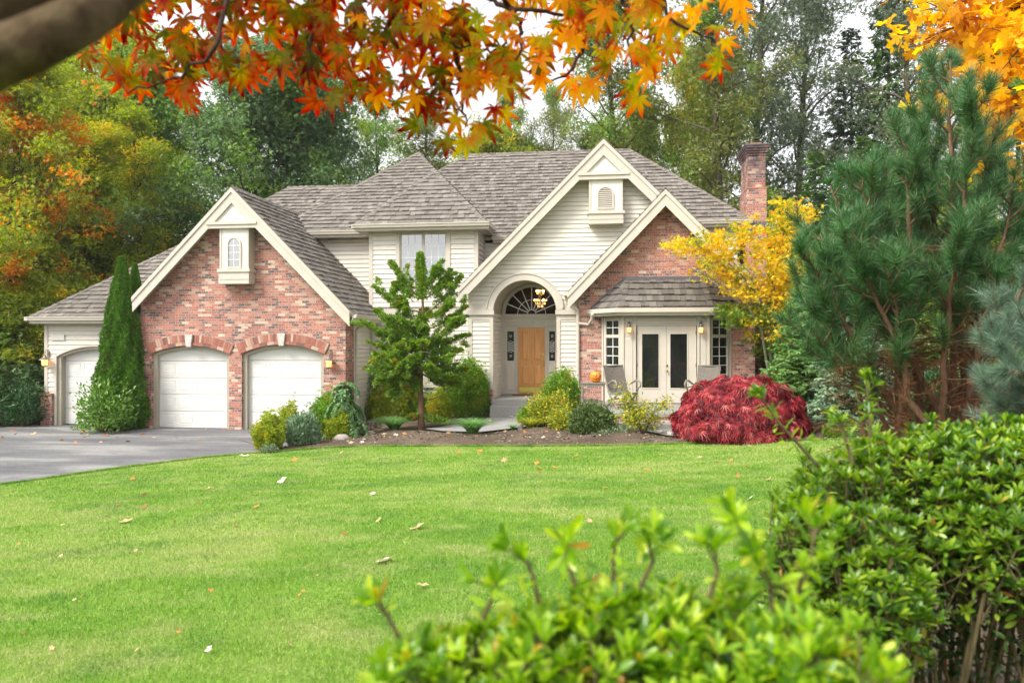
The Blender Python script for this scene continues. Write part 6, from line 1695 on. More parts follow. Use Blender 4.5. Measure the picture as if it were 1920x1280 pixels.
for P4 in ([(-.20, .62), (-.08, .62), (-.12, .80)], [(.02, .62), (.14, .62), (.09, .80)], [(-.07, .48), (.03, .48), (-.02, .58)]):
    q = face(P4, None, ''); fm.add(q.v, q.f)
for i in range(10):
    u0, u1 = -.28 + .052 * i, -.28 + .052 * (i + 1); f = lambda u: .26 + 1.6 * (u + .02) ** 2
    q = face([(u0, f(u0)), (u1, f(u1)), (u1, f(u1) + .055 * (1 if i % 2 else .3) + .03), (u0, f(u0) + .055 * (.3 if i % 2 else 1) + .03)], None, ''); fm.add(q.v, q.f)
fm.build('face', M['ink'], pe)
# ================================================================ BIG PINE AND THE NEAR PLANTS
Lv_pin = m_leaf('pine_needle', [(0, (.02, .07, .022)), (.45, (.045, .145, .04)), (.8, (.10, .25, .075)), (1, (.24, .38, .17))], trans=.25, rough=.35, spec=.6)
Lv_pbl = m_leaf('blue_pine_needle', [(0, (.06, .12, .075)), (.5, (.11, .20, .13)), (1, (.24, .34, .24))], trans=.2, rough=.35, spec=.6)
Lv_dead = SOL('dead_needle', (.12, .045, .02), (.20, .08, .035), (.28, .13, .06), .2)
def needles(r, pts, n, length, O, A, S, ang=.75, lo=0.):
    m = len(pts) - 1
    f = (lo + (1 - lo) * r.random(n)) * m; P_ = np.array([tuple(p) for p in pts]); b = np.minimum(m - 1, f.astype(int)); t = (f - b)[:, None]
    c = P_[b] * (1 - t) + P_[b + 1] * t; d = unit(P_[b + 1] - P_[b]); q = unit(np.cross(d, rvec(r, n)))
    tip = (f / m > .93)[:, None]
    a = ang * np.where(tip, .35, 1.) + r.normal(size=(n, 1)) * .16
    O.append(c); A.append(d * np.cos(a) + q * np.sin(a)); S.append(length * r.uniform(.75, 1.1, n))
def pine(label, stems, dist, seed, mat, nlen, side=(6, 9), per=190, shoot=.55, base=None, rad=.048, dead=True, thick=1.):
    r = np.random.default_rng(seed); b = D(base[0], 640, dist); b = Vector((b.x, b.y, g(b.x, b.y)))
    e = empty('pine_tree', b, label, 'tree'); mb = MB(); O, A, S_ = [], [], []; dO, dA, dS = [], [], []
    for (mx, my, tx_, ty_, dz, w_) in stems:
        s0 = b + Vector((r.normal() * .34 * w_, r.normal() * .3, -.05)); m = D(mx, my, dist + dz * .5); t = D(tx_, ty_, dist + dz)
        pts = []
        for i in range(13):
            u = i / 12; p = s0 * (1-u)**2 + m * 2*u*(1-u) + t * u*u
            pts.append(p + Vector(r.normal(size=3)) * .018)
        L = (t - s0).length; mb.tube(pts, [rad * w_ * (1 - .84 * (i / 12) ** .9) for i in range(13)], 8)
        needles(r, [pts[9], pts[10], pts[11], pts[12], pts[12] + (pts[12] - pts[11]).normalized() * .04], int(per * 2.2), nlen, O, A, S_, .8)
        nw = int(L * side[1] / 2.0)
        for j in range(nw):
            u = .42 + .56 * (j + r.random()) / nw; q = u * 12; a = int(min(11, q)); s = pts[a].lerp(pts[a+1], q - a); ax_ = (pts[a+1] - pts[a]).normalized()
            rad_ = Vector(r.normal(size=3)); rad_ -= ax_ * rad_.dot(ax_); rad_.normalize()
            d = (ax_ * .55 + rad_ * .9 + Vector((0, 0, .1))).normalized(); sl = shoot * r.uniform(.6, 1.25) * (1.25 - .6 * u)
            sp = [s]
            for k in range(6): d = (d + Vector((0, 0, .16)) + Vector(r.normal(size=3)) * .05).normalized(); sp.append(sp[-1] + d * sl / 6)
            mb.tube(sp, [.013, .012, .010, .009, .008, .006, .005], 5, cap=False)
            needles(r, sp, per, nlen, O, A, S_, .8, .25)
            for v in range(r.integers(2, 5)):
                k = r.integers(2, 6); rr_ = Vector(r.normal(size=3)); d2 = (d * .9 + rr_.normalized() * .75 + Vector((0, 0, .15))).normalized(); sp2 = [sp[k]]
                for w in range(3): d2 = (d2 + Vector((0, 0, .12))).normalized(); sp2.append(sp2[-1] + d2 * sl * .16)
                mb.tube(sp2, [.007, .006, .005, .004], 4, cap=False); needles(r, sp2, int(per * .55), nlen, O, A, S_, .8)
        if dead:
            for j in range(22):
                u = r.uniform(.16, .6); q = u * 12; a = int(min(11, q)); s = pts[a].lerp(pts[a+1], q - a)
                sp, _ = wander(r, s, (r.normal(), r.normal() * .6, r.uniform(-.1, .7)), r.uniform(.25, .8), 5, .22); mb.tube(sp, [.008, .007, .005, .004, .003, .002], 4, cap=False)
                if r.random() < .55: needles(r, sp, 60, nlen * .7, dO, dA, dS, 1.1, .3)
    mb.build('trunk', M['bark_red'], e, smooth=True)
    O = np.concatenate(O); A = np.concatenate(A); S_ = np.concatenate(S_); n = len(O)
    scatter('needles', T_NEEDLE[0], T_NEEDLE[1], O, A, rvec(r, n), S_, mat, e, sw=S_ * thick)
    if dO:
        O = np.concatenate(dO); o = scatter('dead_needles', T_NEEDLE[0], T_NEEDLE[1], O, np.concatenate(dA), rvec(r, len(O)), np.concatenate(dS), Lv_dead, e, sw=np.full(len(O), .2)); o['label'] = 'dry brown dead needles on the inner twigs'
    return e
ST = [(1600, 640, 1505, 470, -.4, 1.), (1560, 600, 1500, 560, .3, .8), (1640, 560, 1560, 350, .2, 1.), (1650, 520, 1618, 322, -.5, 1.1), (1690, 480, 1655, 372, .5, .9), (1700, 430, 1700, 268, .0, 1.1),
      (1740, 400, 1738, 215, .6, 1.), (1770, 420, 1783, 110, -.1, 1.3), (1800, 440, 1825, 190, -.6, 1.), (1830, 460, 1865, 295, .3, 1.), (1870, 520, 1905, 330, -.4, 1.), (1880, 560, 1950, 400, .2, .9),
      (1620, 690, 1520, 620, -.2, .8), (1700, 620, 1660, 500, -.9, .9), (1780, 560, 1800, 440, -1., 1.), (1840, 600, 1870, 520, -1., .9), (1730, 560, 1745, 380, .9, 1.), (1600, 600, 1540, 440, .8, .8), (1660, 600, 1600, 430, -.8, 1.)]
ST = ST
stems_p = ST
ST = math.sin(TH)
pine('large many stemmed pine with long needles filling the right side', stems_p, 8.2, 71, Lv_pin, .155, base=(1790, 0), per=190, thick=1.35, side=(6, 9))
ST2 = [(1900, 680, 1868, 640, .0, .7), (1930, 640, 1905, 560, .2, .8), (1960, 640, 1950, 540, -.1, .8), (1890, 740, 1862, 735, .1, .6), (1930, 720, 1905, 690, -.2, .7), (1990, 600, 1990, 500, .1, .8), (1940, 780, 1900, 770, .1, .6)]
pine('bluish young pine cut off by the right frame edge', ST2, 5.6, 72, Lv_pbl, .125, base=(2030, 0), per=200, shoot=.34, rad=.03, dead=False)

# ---- azalea rosettes
M['az_stem'] = bark('azalea_stem', (.15, .12, .06), 60)
Lv_azn = m_leaf('azalea_leaf', [(0, (.08, .20, .012)), (.35, (.19, .37, .016)), (.7, (.36, .55, .025)), (.97, (.58, .70, .07)), (1, (.5, .2, .04))], trans=.5, rough=.3, spec=.55, tsat=1.15)
Lv_azf = m_leaf('azalea_leaf_far', [(0, (.04, .11, .014)), (.4, (.10, .22, .02)), (.75, (.20, .36, .028)), (.97, (.38, .52, .05)), (1, (.45, .2, .05))], nscale=7, nstops=[(0, (.12, .25, .02)), (.6, (.26, .42, .03)), (1, (.46, .58, .06))], nlo=.5, nhi=.6, trans=.45, rough=.28, spec=.6, tsat=1.15)
Lv_old_shade = m_leaf('old_azalea_leaf_painted_shade', [(0, (.010, .03, .008)), (.5, (.022, .06, .012)), (.9, (.05, .10, .02)), (1, (.20, .07, .02))], trans=.25, rough=.35, spec=.4)  # older inner leaves, darkened further to paint in the hedge's inner shade
def rosettes(r, tips, dirs, per, leaf, spread=.95, lower=5):
    O, A, Nn, S_ = [], [], [], []
    for p, d in zip(tips, dirs):
        d = d.normalized(); u = d.cross(Vector((.3, .9, .1))).normalized(); v = d.cross(u); m = int(r.integers(per - 2, per + 3)); ph = r.uniform(0, 6.28)
        for k in range(m + lower):
            a = ph + k * 2.4; low = k >= m; q = spread * (r.uniform(.55, 1.15) if not low else r.uniform(1., 1.5)) * (.45 + .65 * k / m if not low else 1.)
            back = .0 if not low else (k - m + 1) * leaf * .55
            rd = u * math.cos(a) + v * math.sin(a); ax_ = d * math.cos(q) + rd * math.sin(q)
            O.append(tuple(p - d * back + rd * .002)); A.append(tuple(ax_)); Nn.append(tuple(d * math.sin(q) - rd * math.cos(q) + Vector(r.normal(size=3)) * .12)); S_.append(leaf * r.uniform(.7, 1.15) * (.75 + .35 * k / (m + lower)))
    return np.array(O), np.array(A), np.array(Nn), np.array(S_)
T_AZ = ([(0, 0, 0), (.08, .25, .03), (.145, .58, .03), (.11, .82, -.02), (0, 1, -.09), (-.11, .82, -.02), (-.145, .58, .03), (-.08, .25, .03), (0, .25, -.01), (0, .55, -.02), (0, .82, -.05)],
        [(0, 1, 8), (0, 8, 7), (1, 2, 9, 8), (7, 8, 9, 6), (2, 3, 10, 9), (6, 9, 10, 5), (3, 4, 10), (5, 10, 4)])
def azalea(label, ells, seed, mat, leaf, ntips, per=9, inner=2500, tall=(), stem=.007, smooth=True, stems=26):
    """ells: (centre, rx, ry, top z, low z). Rosettes sit on the upper shell, stems run down to the foot"""
    r = np.random.default_rng(seed); c0 = ells[0][0]; foot = Vector((c0.x, c0.y, g(c0.x, c0.y)))
    e = empty('azalea', foot, label, 'shrub'); mb = MB(); tips, dirs = [], []; W_ = np.array([el_[1] * el_[2] for el_ in ells]); W_ = W_ / W_.sum()
    for k in range(ntips):
        cc, rx, ry, zt, zl = ells[r.choice(len(ells), p=W_)]
        while True:
            u = Vector(r.normal(size=3)).normalized(); 
            if u.z > .12 or r.random() < .10: break
        sh = r.uniform(.9, 1.07) * (1 + .06 * math.sin(u.x * 9 + seed) + .06 * math.sin(u.y * 11))
        zc = zl; p = Vector((cc.x + rx * u.x * sh, cc.y + ry * u.y * sh, zc + (zt - zc) * (u.z if u.z > 0 else u.z * .6) * sh))
        inside = False
        for c2, rx2, ry2, zt2, zl2 in ells:
            q = ((p.x - c2.x) / rx2) ** 2 + ((p.y - c2.y) / ry2) ** 2 + ((p.z - zl2) / (zt2 - zl2)) ** 2
            if q < .72: inside = True
        if inside: continue
        d = (Vector((u.x, u.y, u.z * .6)) * .55 + Vector((0, 0, .9)) + Vector(r.normal(size=3)) * .22).normalized()
        tips.append(p); dirs.append(d)
        f = Vector((cc.x + (p.x - cc.x) * .5, cc.y + (p.y - cc.y) * .5, zl - (zl - foot.z) * .1))
        q1 = p - d * leaf * 2.5; q2 = q1 - d * leaf * 3 + (f - q1) * .2
        mb.tube([p, q1, q2], [stem * .35, stem * .45, stem * .7], 4, cap=False)
        if k % 3 == 0: mb.tube([q2, q2.lerp(f, .6), f], [stem * .7, stem * .9, stem * 1.2], 4, cap=False)
    for (pts_) in tall:
        mb.tube(pts_, [stem * 1.1, stem * .9] + [stem * .6] * (len(pts_) - 2), 5, cap=False)
        d = (pts_[-1] - pts_[-2]).normalized(); tips.append(pts_[-1]); dirs.append(d)
        for k in range(1, len(pts_) - 1):
            for q in range(2):
                dd = (d + Vector(r.normal(size=3)) * .5).normalized(); p = pts_[k].lerp(pts_[k+1], r.random()) + dd * leaf * .8; tips.append(p); dirs.append(dd)
                mb.tube([p - dd * leaf * .8, p], [stem * .5, stem * .3], 4, cap=False)
    for k in range(stems):
        cc, rx, ry, zt, zl = ells[r.choice(len(ells), p=W_)]
        s = Vector((cc.x + r.normal() * rx * .25, cc.y + r.normal() * ry * .25, g(cc.x, cc.y) - .03)); t = Vector((s.x + r.normal() * rx * .35, s.y + r.normal() * ry * .3, zl + (zt - zl) * .5))
        mb.tube([s, s.lerp(t, .35) + Vector(r.normal(size=3)) * .04, s.lerp(t, .7) + Vector(r.normal(size=3)) * .04, t], [stem * 1.5, stem * 1.3, stem * 1.1, stem * .8], 6, cap=False)
    mb.build('stem', M['az_stem'], e, smooth=True)
    O, A, Nn, S_ = rosettes(r, tips, dirs, per, leaf)
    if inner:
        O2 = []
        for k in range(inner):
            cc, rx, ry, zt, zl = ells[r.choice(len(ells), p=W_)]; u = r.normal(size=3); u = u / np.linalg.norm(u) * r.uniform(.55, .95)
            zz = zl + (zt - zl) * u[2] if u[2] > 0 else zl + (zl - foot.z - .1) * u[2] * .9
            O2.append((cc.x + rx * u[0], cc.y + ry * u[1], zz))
        m = len(O2); scatter('inner_leaves', T_AZ[0], T_AZ[1], O2, unit(r.normal(size=(m, 3)) + np.array([0, 0, .3])), rvec(r, m), leaf * r.uniform(.6, .95, m), Lv_old_shade, e, smooth=smooth)['label'] = 'older leaves inside the hedge, their green darkened to paint its shade'
    scatter('foliage', T_AZ[0], T_AZ[1], O, A, Nn, S_, mat, e, smooth=smooth)
    return e
def el(px, d, rpx, ry, ytop, zl):
    c = D(px, 640, d); return (c, rpx / F * d, ry, CZ + (640 - ytop) / F * d, zl)
E1 = [el(1580, 2.7, 130, .32, 852, 1.72), el(1720, 2.8, 150, .36, 818, 1.98), el(1860, 2.7, 160, .38, 812, 2.0), el(1990, 2.7, 150, .4, 806, 2.0), el(1515, 2.4, 100, .24, 930, 1.72), el(1610, 2.3, 120, .2, 965, 1.84)]
Pn = lambda px, py, d: D(px, py, d)
tall1 = [[Pn(1540, 880, 2.6), Pn(1495, 830, 2.6), Pn(1455, 785, 2.6), Pn(1428, 745, 2.6)], [Pn(1630, 860, 2.7), Pn(1632, 800, 2.7), Pn(1628, 750, 2.7), Pn(1624, 712, 2.7)],
         [Pn(1600, 870, 2.6), Pn(1585, 820, 2.6), Pn(1578, 790, 2.6)]]
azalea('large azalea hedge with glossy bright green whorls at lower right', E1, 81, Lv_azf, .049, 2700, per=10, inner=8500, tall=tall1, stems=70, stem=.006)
E2 = [el(770, 1.12, 70, .12, 1195, 2.12), el(880, 1.15, 85, .15, 1165, 2.12), el(1010, 1.15, 95, .16, 1130, 2.12), el(1130, 1.18, 95, .17, 1095, 2.13), el(1250, 1.2, 95, .17, 1105, 2.13), el(1370, 1.15, 95, .17, 1125, 2.12),
      el(1480, 1.1, 100, .18, 1140, 2.1), el(1600, 1.02, 105, .16, 1190, 2.08), el(700, 1.0, 70, .1, 1265, 2.1)]
E2 = [(a, b, c, d_ - .022, e_ - .02) for a, b, c, d_, e_ in E2]
tall2 = [[Pn(760, 1220, 1.1), Pn(735, 1170, 1.1), Pn(712, 1128, 1.1)], [Pn(905, 1160, 1.15), Pn(925, 1115, 1.15), Pn(932, 1085, 1.15)], [Pn(1080, 1100, 1.15), Pn(1066, 1060, 1.15), Pn(1060, 1020, 1.15)],
         [Pn(1150, 1100, 1.2), Pn(1150, 1050, 1.2), Pn(1156, 1005, 1.2)], [Pn(1200, 1100, 1.2), Pn(1225, 1050, 1.2), Pn(1215, 1020, 1.2)], [Pn(1448, 1190, 1.15), Pn(1447, 1100, 1.15), Pn(1420, 1030, 1.15), Pn(1385, 985, 1.15)],
         [Pn(1455, 1185, 1.15), Pn(1495, 1110, 1.15), Pn(1520, 1050, 1.15), Pn(1528, 990, 1.15)], [Pn(1330, 1120, 1.15), Pn(1345, 1070, 1.15), Pn(1340, 1035, 1.15)], [Pn(1010, 1130, 1.15), Pn(1000, 1080, 1.15), Pn(985, 1050, 1.15)]]
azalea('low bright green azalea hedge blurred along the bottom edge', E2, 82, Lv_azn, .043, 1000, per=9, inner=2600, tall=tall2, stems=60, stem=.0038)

# ================================================================ THE RED MAPLE OVERHEAD
def mossy():
    t = NT('mossy_maple_bark'); p = t.pos(); n = t.noise(22, 5, p, .7); c = t.ramp(n, [(.3, (.03, .02, .012)), (.55, (.09, .062, .035)), (.8, (.16, .12, .07))])
    c = t.mix(t.ramp(t.noise(14, 4, p), [(.50, (0,)*3), (.66, (.45,)*3)]), c, (.17, .13, .075)); c = t.mix(t.ramp(t.noise(9, 3, p), [(.5, (0,)*3), (.66, (.6,)*3)]), c, (.03, .024, .012))
    return t.pbr(c, .95, t.bump(n, 1., .01), spec=.05)
Lv_map = m_leaf('red_maple_leaf', [(0, (.06, .003, .004)), (.35, (.22, .004, .004)), (.75, (.42, .009, .004)), (.93, (.52, .04, .004)), (1, (.56, .13, .006))], trans=.68, rough=.5, spec=.1, tsat=1.15, tval=1.75,
                radial=[(0, (.06, .08, .006)), (.3, (.20, .21, .008)), (.5, (.30, .015, .005)), (.68, (.48, .26, .01)), (.85, (.18, .20, .01)), (1, (.30, .01, .004))])
Lv_map2 = m_leaf('orange_maple_leaf', [(0, (.24, .006, .005)), (.3, (.52, .03, .005)), (.5, (.72, .13, .006)), (.72, (.78, .38, .012)), (.88, (.34, .36, .015)), (1, (.22, .30, .02))], trans=.70, rough=.5, spec=.1, tsat=1.15, tval=1.7,
                radial=[(0, (.14, .19, .008)), (.3, (.34, .38, .012)), (.55, (.74, .44, .012)), (.75, (.74, .22, .008)), (.88, (.30, .36, .012)), (1, (.60, .07, .005))])
mtx = D(-520, 640, 1.); mbase = Vector((mtx.x, mtx.y, g(mtx.x, mtx.y)))
me_ = empty('maple_tree', mbase, 'japanese maple hanging red and orange leaves over the top of the view', 'tree')
r = np.random.default_rng(91); mb = MB()
trunk = [mbase - Vector((0, 0, .1)), mbase + Vector((.02, .02, .6)), D(-420, 480, .95), D(-250, 250, .92), D(-60, 40, .9), D(30, -50, .9), D(150, -300, 1.0), D(260, -600, 1.3)]
mb.tube(trunk, [.11, .09, .08, .074, .068, .062, .05, .04], 14)
limb_ = [D(-260, 210, .92), D(-150, 160, .88), D(-60, 128, .86), D(50, 88, .86), D(150, 38, .9), D(245, -35, .98), D(360, -120, 1.15), D(560, -230, 1.5), D(800, -260, 1.9)]
mb.tube(limb_, [.05, .040, .034, .031, .029, .027, .024, .02, .016], 12)
mb.build('trunk', mossy(), me_, smooth=True)
BRS = [([(470, -120), (430, -20), (415, 40), (395, 100), (330, 150), (240, 175)], 1.55), ([(620, -150), (590, -30), (583, 60), (580, 130), (578, 160)], 1.7), ([(700, -150), (735, -10), (742, 25), (780, 55), (840, 80), (890, 95), (935, 100)], 1.8),
       ([(742, 20), (720, 70), (690, 66), (655, 62)], 1.8), ([(778, 56), (765, 100), (758, 150), (752, 180)], 1.8), ([(846, 82), (862, 130), (868, 200), (872, 240)], 1.85), ([(880, -20), (930, 3), (960, 20), (1010, 20), (1060, 28), (1100, 55), (1140, 100), (1160, 108)], 1.9),
       ([(960, 20), (978, 50), (975, 90), (958, 130)], 1.9), ([(1200, -120), (1240, -20), (1250, 30), (1300, 60), (1340, 80)], 1.7), ([(1100, 40), (1090, 100), (1060, 150), (1000, 160)], 1.95), ([(1180, -100), (1170, 0), (1180, 60), (1185, 130)], 1.75)]
mb = MB(); brp = []
for pts_, d in BRS:
    q = [D(x, y, d * 1.5 + .12 * math.sin(i * 1.7)) for i, (x, y) in enumerate(pts_)]
    fine = []
    for i in range(len(q) - 1):
        for k in range(4): fine.append(q[i].lerp(q[i+1], k / 4) + Vector(r.normal(size=3)) * .006)
    fine.append(q[-1]); brp.append(fine)
    mb.tube(fine, list(np.linspace(.011, .0025, len(fine))), 6)
    mb.tube([q[0], q[0] + Vector((-.2, -.1, .25)), D(500 + pts_[0][0] * .3, -240, 1.5)], [.0085, .011, .014], 6)
# where the leaves hang: lower outline of the mass, and how thick it is
lowx = [160, 200, 250, 300, 345, 400, 450, 500, 545, 600, 640, 680, 720, 760, 830, 900, 960, 1000, 1060, 1110, 1150, 1200, 1260, 1300, 1350, 1380]
lowy = [150, 140, 205, 150, 215, 170, 178, 110, 175, 205, 190, 225, 215, 240, 285, 275, 205, 200, 205, 190, 120, 205, 100, 70, 150, 60]
dens = lambda x: np.interp(x, [160, 300, 500, 700, 950, 1100, 1250, 1390], [1.0, 1.0, 1., .98, .85, .75, .7, .45])
cnt = 0; LO, LA, LN, LS, LX = [], [], [], [], []
while cnt < 800:
    x = r.uniform(150, 1400); y = r.uniform(-260, 300)
    lim = np.interp(x, lowx, lowy) - 14
    if y > lim or r.random() > dens(x): continue
    if y > lim - 80 and r.random() < .25: continue
    if y < -20 and r.random() < .45: continue
    d = r.uniform(2.3, 3.3); p = D(x, y, d)
    fw = Vector((-ST, CT, 0)); rt = Vector((CT, ST, 0))
    ax_ = (Vector((0, 0, -1)) + rt * r.normal() * .6 + fw * r.normal() * .6).normalized()
    nn = (-fw + rt * r.normal() * .85 + Vector((0, 0, 1)) * r.normal() * .6).normalized()
    LO.append(tuple(p)); LA.append(tuple(ax_)); LN.append(tuple(nn)); LS.append(r.uniform(.65, 1.1) * .0295 * d * (1.05 if x < 700 else 1.)); LX.append(x)
    # petiole up to the nearest twig or simply upwards
    mb.tube([p, p - ax_ * .02 + Vector((0, 0, .01)), p + Vector((r.normal() * .01, r.normal() * .01, .045))], [.0007, .0008, .001], 4, cap=False)
    cnt += 1
LO, LA, LN, LS, LX = map(np.array, (LO, LA, LN, LS, LX))
red = (LX + r.normal(size=len(LX)) * 170) < 900
for k in range(220):
    i = r.integers(len(LO)); p = Vector(LO[i]) + Vector((0, 0, .045)); b = brp[r.integers(len(brp))]
    q = min((min(b2, key=lambda v: (v - p).length) for b2 in brp), key=lambda v: (v - p).length)
    if (q - p).length < .4: mb.tube([q, q.lerp(p, .5) + Vector((0, 0, .02)), p], [.002, .0014, .001], 4, cap=False)
mb.build('branch', bark('dark_maple_twig', (.05, .028, .02), 60, .4), me_, smooth=True)
for msk, mt in ((red, Lv_map), (~red, Lv_map2)):
    o = scatter('leaves', PALM7[0], PALM7[1], LO[msk], LA[msk], LN[msk], LS[msk], mt, me_, rad=PALM7[2], smooth=True)
    o['label'] = 'mostly red leaves on the left boughs' if mt is Lv_map else 'orange and yellow leaves on the middle and right boughs'

# ---- big yellow maple at upper right, behind the pine
Lv_big = m_leaf('bigleaf_maple', [(0, (.60, .24, .012)), (.2, (.82, .46, .012)), (.5, (.90, .62, .02)), (.9, (.92, .74, .05)), (1, (.45, .14, .02))], trans=.6, nscale=1.1, nstops=[(0, (.30, .07, .012)), (.5, (.62, .26, .02)), (1, (.82, .52, .03))], nlo=.50, nhi=.58)
def bigmaple(seed):
    r = np.random.default_rng(seed); dist = 11.5; b = D(2150, 640, dist); b = Vector((b.x, b.y, g(b.x, b.y))); e = empty('bigleaf_maple', b, 'yellow and orange maple reaching in behind the pine at the upper right', 'tree')
    P_ = lambda x, y, dz=0.: D(x, y, dist + dz); mb = MB(); C = []
    t0 = [b, P_(2140, 600), P_(2110, 400), P_(2060, 200), P_(2030, 0), P_(2000, -200), P_(1990, -420)]
    mb.tube(t0, [.2, .17, .15, .12, .09, .07, .04], 9)
    for s, x, y, dz in ((3, 1850, 215, .2), (3, 1790, 170, -.3), (4, 1800, 60, .3), (4, 1730, 20, -.2), (4, 1720, 80, .6), (4, 1880, 130, -.6), (5, 1760, -60, .2), (5, 1880, -60, -.3), (5, 1900, -160, .5), (2, 1870, 330, .3), (2, 1920, 280, -.5), (3, 1900, 240, .7), (4, 1820, 120, .9), (4, 1950, 60, -.9)):
        q = P_(x, y, dz); a = t0[s]; pts = [a, a.lerp(q, .35) + Vector((0, 0, .15)), a.lerp(q, .7) + Vector((0, 0, .12)), q]
        mb.tube(pts, [.04, .028, .018, .006], 5)
        for j in range(13):
            f = r.uniform(.8, 3); i = int(min(2, f)); c = pts[i].lerp(pts[i+1], f - i); sp, _ = wander(r, c, (r.normal(), r.normal() * .7, r.normal() * .6), r.uniform(.3, .75), 3, .2, -.02)
            mb.tube(sp, [.01, .007, .005, .003], 4, cap=False); C += [tuple(sp[2]), tuple(sp[3])]
    mb.build('trunk', M['bark'], e, smooth=True)
    O, A, Nn = clumps_to_leaves(r, C, 6, .17, .7, .5, .5)
    scatter('crown', BROAD5[0], BROAD5[1], O, A, Nn, .15 * r.uniform(.7, 1.25, len(O)), Lv_big, e)
bigmaple(93)

# ================================================================ GRASS AND FALLEN LEAVES
def m_blade():
    t = NT('grass_blade'); p = t.pos()
    n1 = t.noise(.35, 4, t.remap(p, (.55, 1.1, 1)), .6, .5); n2 = t.noise(1.7, 5, t.remap(p, (.7, 1.4, 1)))
    a = t.ramp(t.isl(), [(0, (.09, .22, .018)), (.4, (.16, .33, .025)), (.8, (.25, .44, .04)), (.93, (.36, .50, .09)), (1, (.52, .50, .22))])
    b = t.ramp(t.isl(), [(0, (.17, .31, .035)), (.5, (.29, .44, .07)), (.8, (.42, .50, .15)), (1, (.58, .56, .28))])
    f = t.math('ADD', t.math('MULTIPLY', n1, .5), t.math('MULTIPLY', n2, .5))
    c = t.mix(t.ramp(f, [(.46, (0,)*3), (.55, (1.,)*3)]), a, b)
    c = t.mix(t.ramp(t.noise(1.1, 5, p, .65), [(.52, (0,)*3), (.64, (.6,)*3)]), c, (.05, .19, .03)); c = t.mix(t.ramp(t.noise(7, 3, p, .6), [(.60, (0,)*3), (.70, (.5,)*3)]), c, (.40, .38, .15))
    d = t.n('ShaderNodeBsdfPrincipled'); t.set(d.inputs['Base Color'], c); d.inputs['Roughness'].default_value = .5; d.inputs['Specular IOR Level'].default_value = .3
    tr = t.n('ShaderNodeBsdfTranslucent'); t.set(tr.inputs[0], c); mx = t.n('ShaderNodeMixShader'); mx.inputs[0].default_value = .3
    t.set(mx.inputs[1], d); t.set(mx.inputs[2], tr); t.t.links.new(mx.outputs[0], t.out.inputs[0]); return t.m
r = np.random.default_rng(101)
def inside(x, y, poly):
    c = np.zeros(len(x), bool)
    for i in range(len(poly)):
        (x1, y1), (x2, y2) = poly[i], poly[(i+1) % len(poly)]
        hit = ((y1 > y) != (y2 > y)) & (x < (x2 - x1) * (y - y1) / (y2 - y1 + 1e-12) + x1); c ^= hit
    return c
Mb = m_blade(); Os, Ss, Ws = [], [], []
for d0, d1, dn, hh, ww in ((.6, 5., 6500, .034, .003), (5., 8., 3200, .034, .0042), (8., 12., 1700, .034, .006), (12., 20., 900, .036, .009)):
    n = int(dn * (d1 - d0) * (d1 + d0) * 1.15 * .9); dd = np.sqrt(r.uniform(d0 ** 2, d1 ** 2, n)); a = r.uniform(-.86, .72, n)
    fx_ = dd * np.tan(a * .93) if False else dd * a * .9
    x = -ST * dd + CT * fx_; y = CT * dd + ST * fx_
    k = inside(x, y, lawn_poly); x, y = x[k], y[k]
    # clumps: thin the blades where a noise is low
    cl = np.sin(x * 21 + np.sin(y * 17) * 2) * np.sin(y * 19 + np.sin(x * 13) * 2)
    k = r.random(len(x)) < .7 + .3 * cl; x, y = x[k], y[k]
    Os.append(np.stack([x, y, garr(x, y) + .018], -1)); Ss.append(hh * r.uniform(.5, 1.3, len(x))); Ws.append(np.full(len(x), ww))
# longer fringe where the lawn meets the drive and the bed
ed = np.array([p for p in LP]); seg = np.linalg.norm(np.diff(ed, axis=0), axis=1); cs = np.concatenate([[0], np.cumsum(seg)])
q = r.uniform(0, cs[-1], 26000); ex = np.interp(q, cs, ed[:, 0]) + r.normal(size=len(q)) * .02; ey = np.interp(q, cs, ed[:, 1]) - np.abs(r.normal(size=len(q))) * .03 + .03
Os.append(np.stack([ex, ey, garr(ex, ey) + .018], -1)); Ss.append(.06 * r.uniform(.5, 1.2, len(q))); Ws.append(np.full(len(q), .009))
O = np.concatenate(Os); S_ = np.concatenate(Ss); W_ = np.concatenate(Ws); n = len(O); print('blades', n)
A = np.stack([r.normal(size=n) * .45, r.normal(size=n) * .45, np.ones(n)], -1)
nch = 5200
cx2 = r.uniform(min(p[0] for p in bed_poly), max(p[0] for p in bed_poly), nch * 3); cy2 = r.uniform(min(p[1] for p in bed_poly), max(p[1] for p in bed_poly), nch * 3); k = inside(cx2, cy2, bed_poly); cx2, cy2 = cx2[k][:nch], cy2[k][:nch]
CO = np.array([(a, b, bedh(a, b) + .004) for a, b in zip(cx2, cy2)]); nc = len(CO)
ch = scatter('bark_chips', [(-.3, -.5, 0), (.25, -.4, .05), (.35, .45, .02), (-.2, .5, .06), (0, 0, .3)], [(0, 1, 4), (1, 2, 4), (2, 3, 4), (3, 0, 4)], CO, r.normal(size=(nc, 3)) * np.array([1, 1, .2]), r.normal(size=(nc, 3)) * .4 + np.array([0, 0, 1]), np.abs(r.normal(size=nc)) * .028 + .012, m_leaf('bark_chip', [(0, (.05, .035, .025)), (.5, (.13, .10, .075)), (.85, (.22, .18, .14)), (1, (.42, .37, .30))], trans=0, rough=.9))
tag(ch, kind='stuff', label='loose bark chips and small stones on the bed soil')
o = scatter('grass', [(-.5, 0, 0), (.5, 0, 0), (.35, .6, .06), (0, 1, .22), (-.35, .6, .06)], [(0, 1, 2, 4), (4, 2, 3)], O, A, rvec(r, n), S_, Mb, sw=W_)
tag(o, kind='stuff', label='short bright green grass of the lawn')
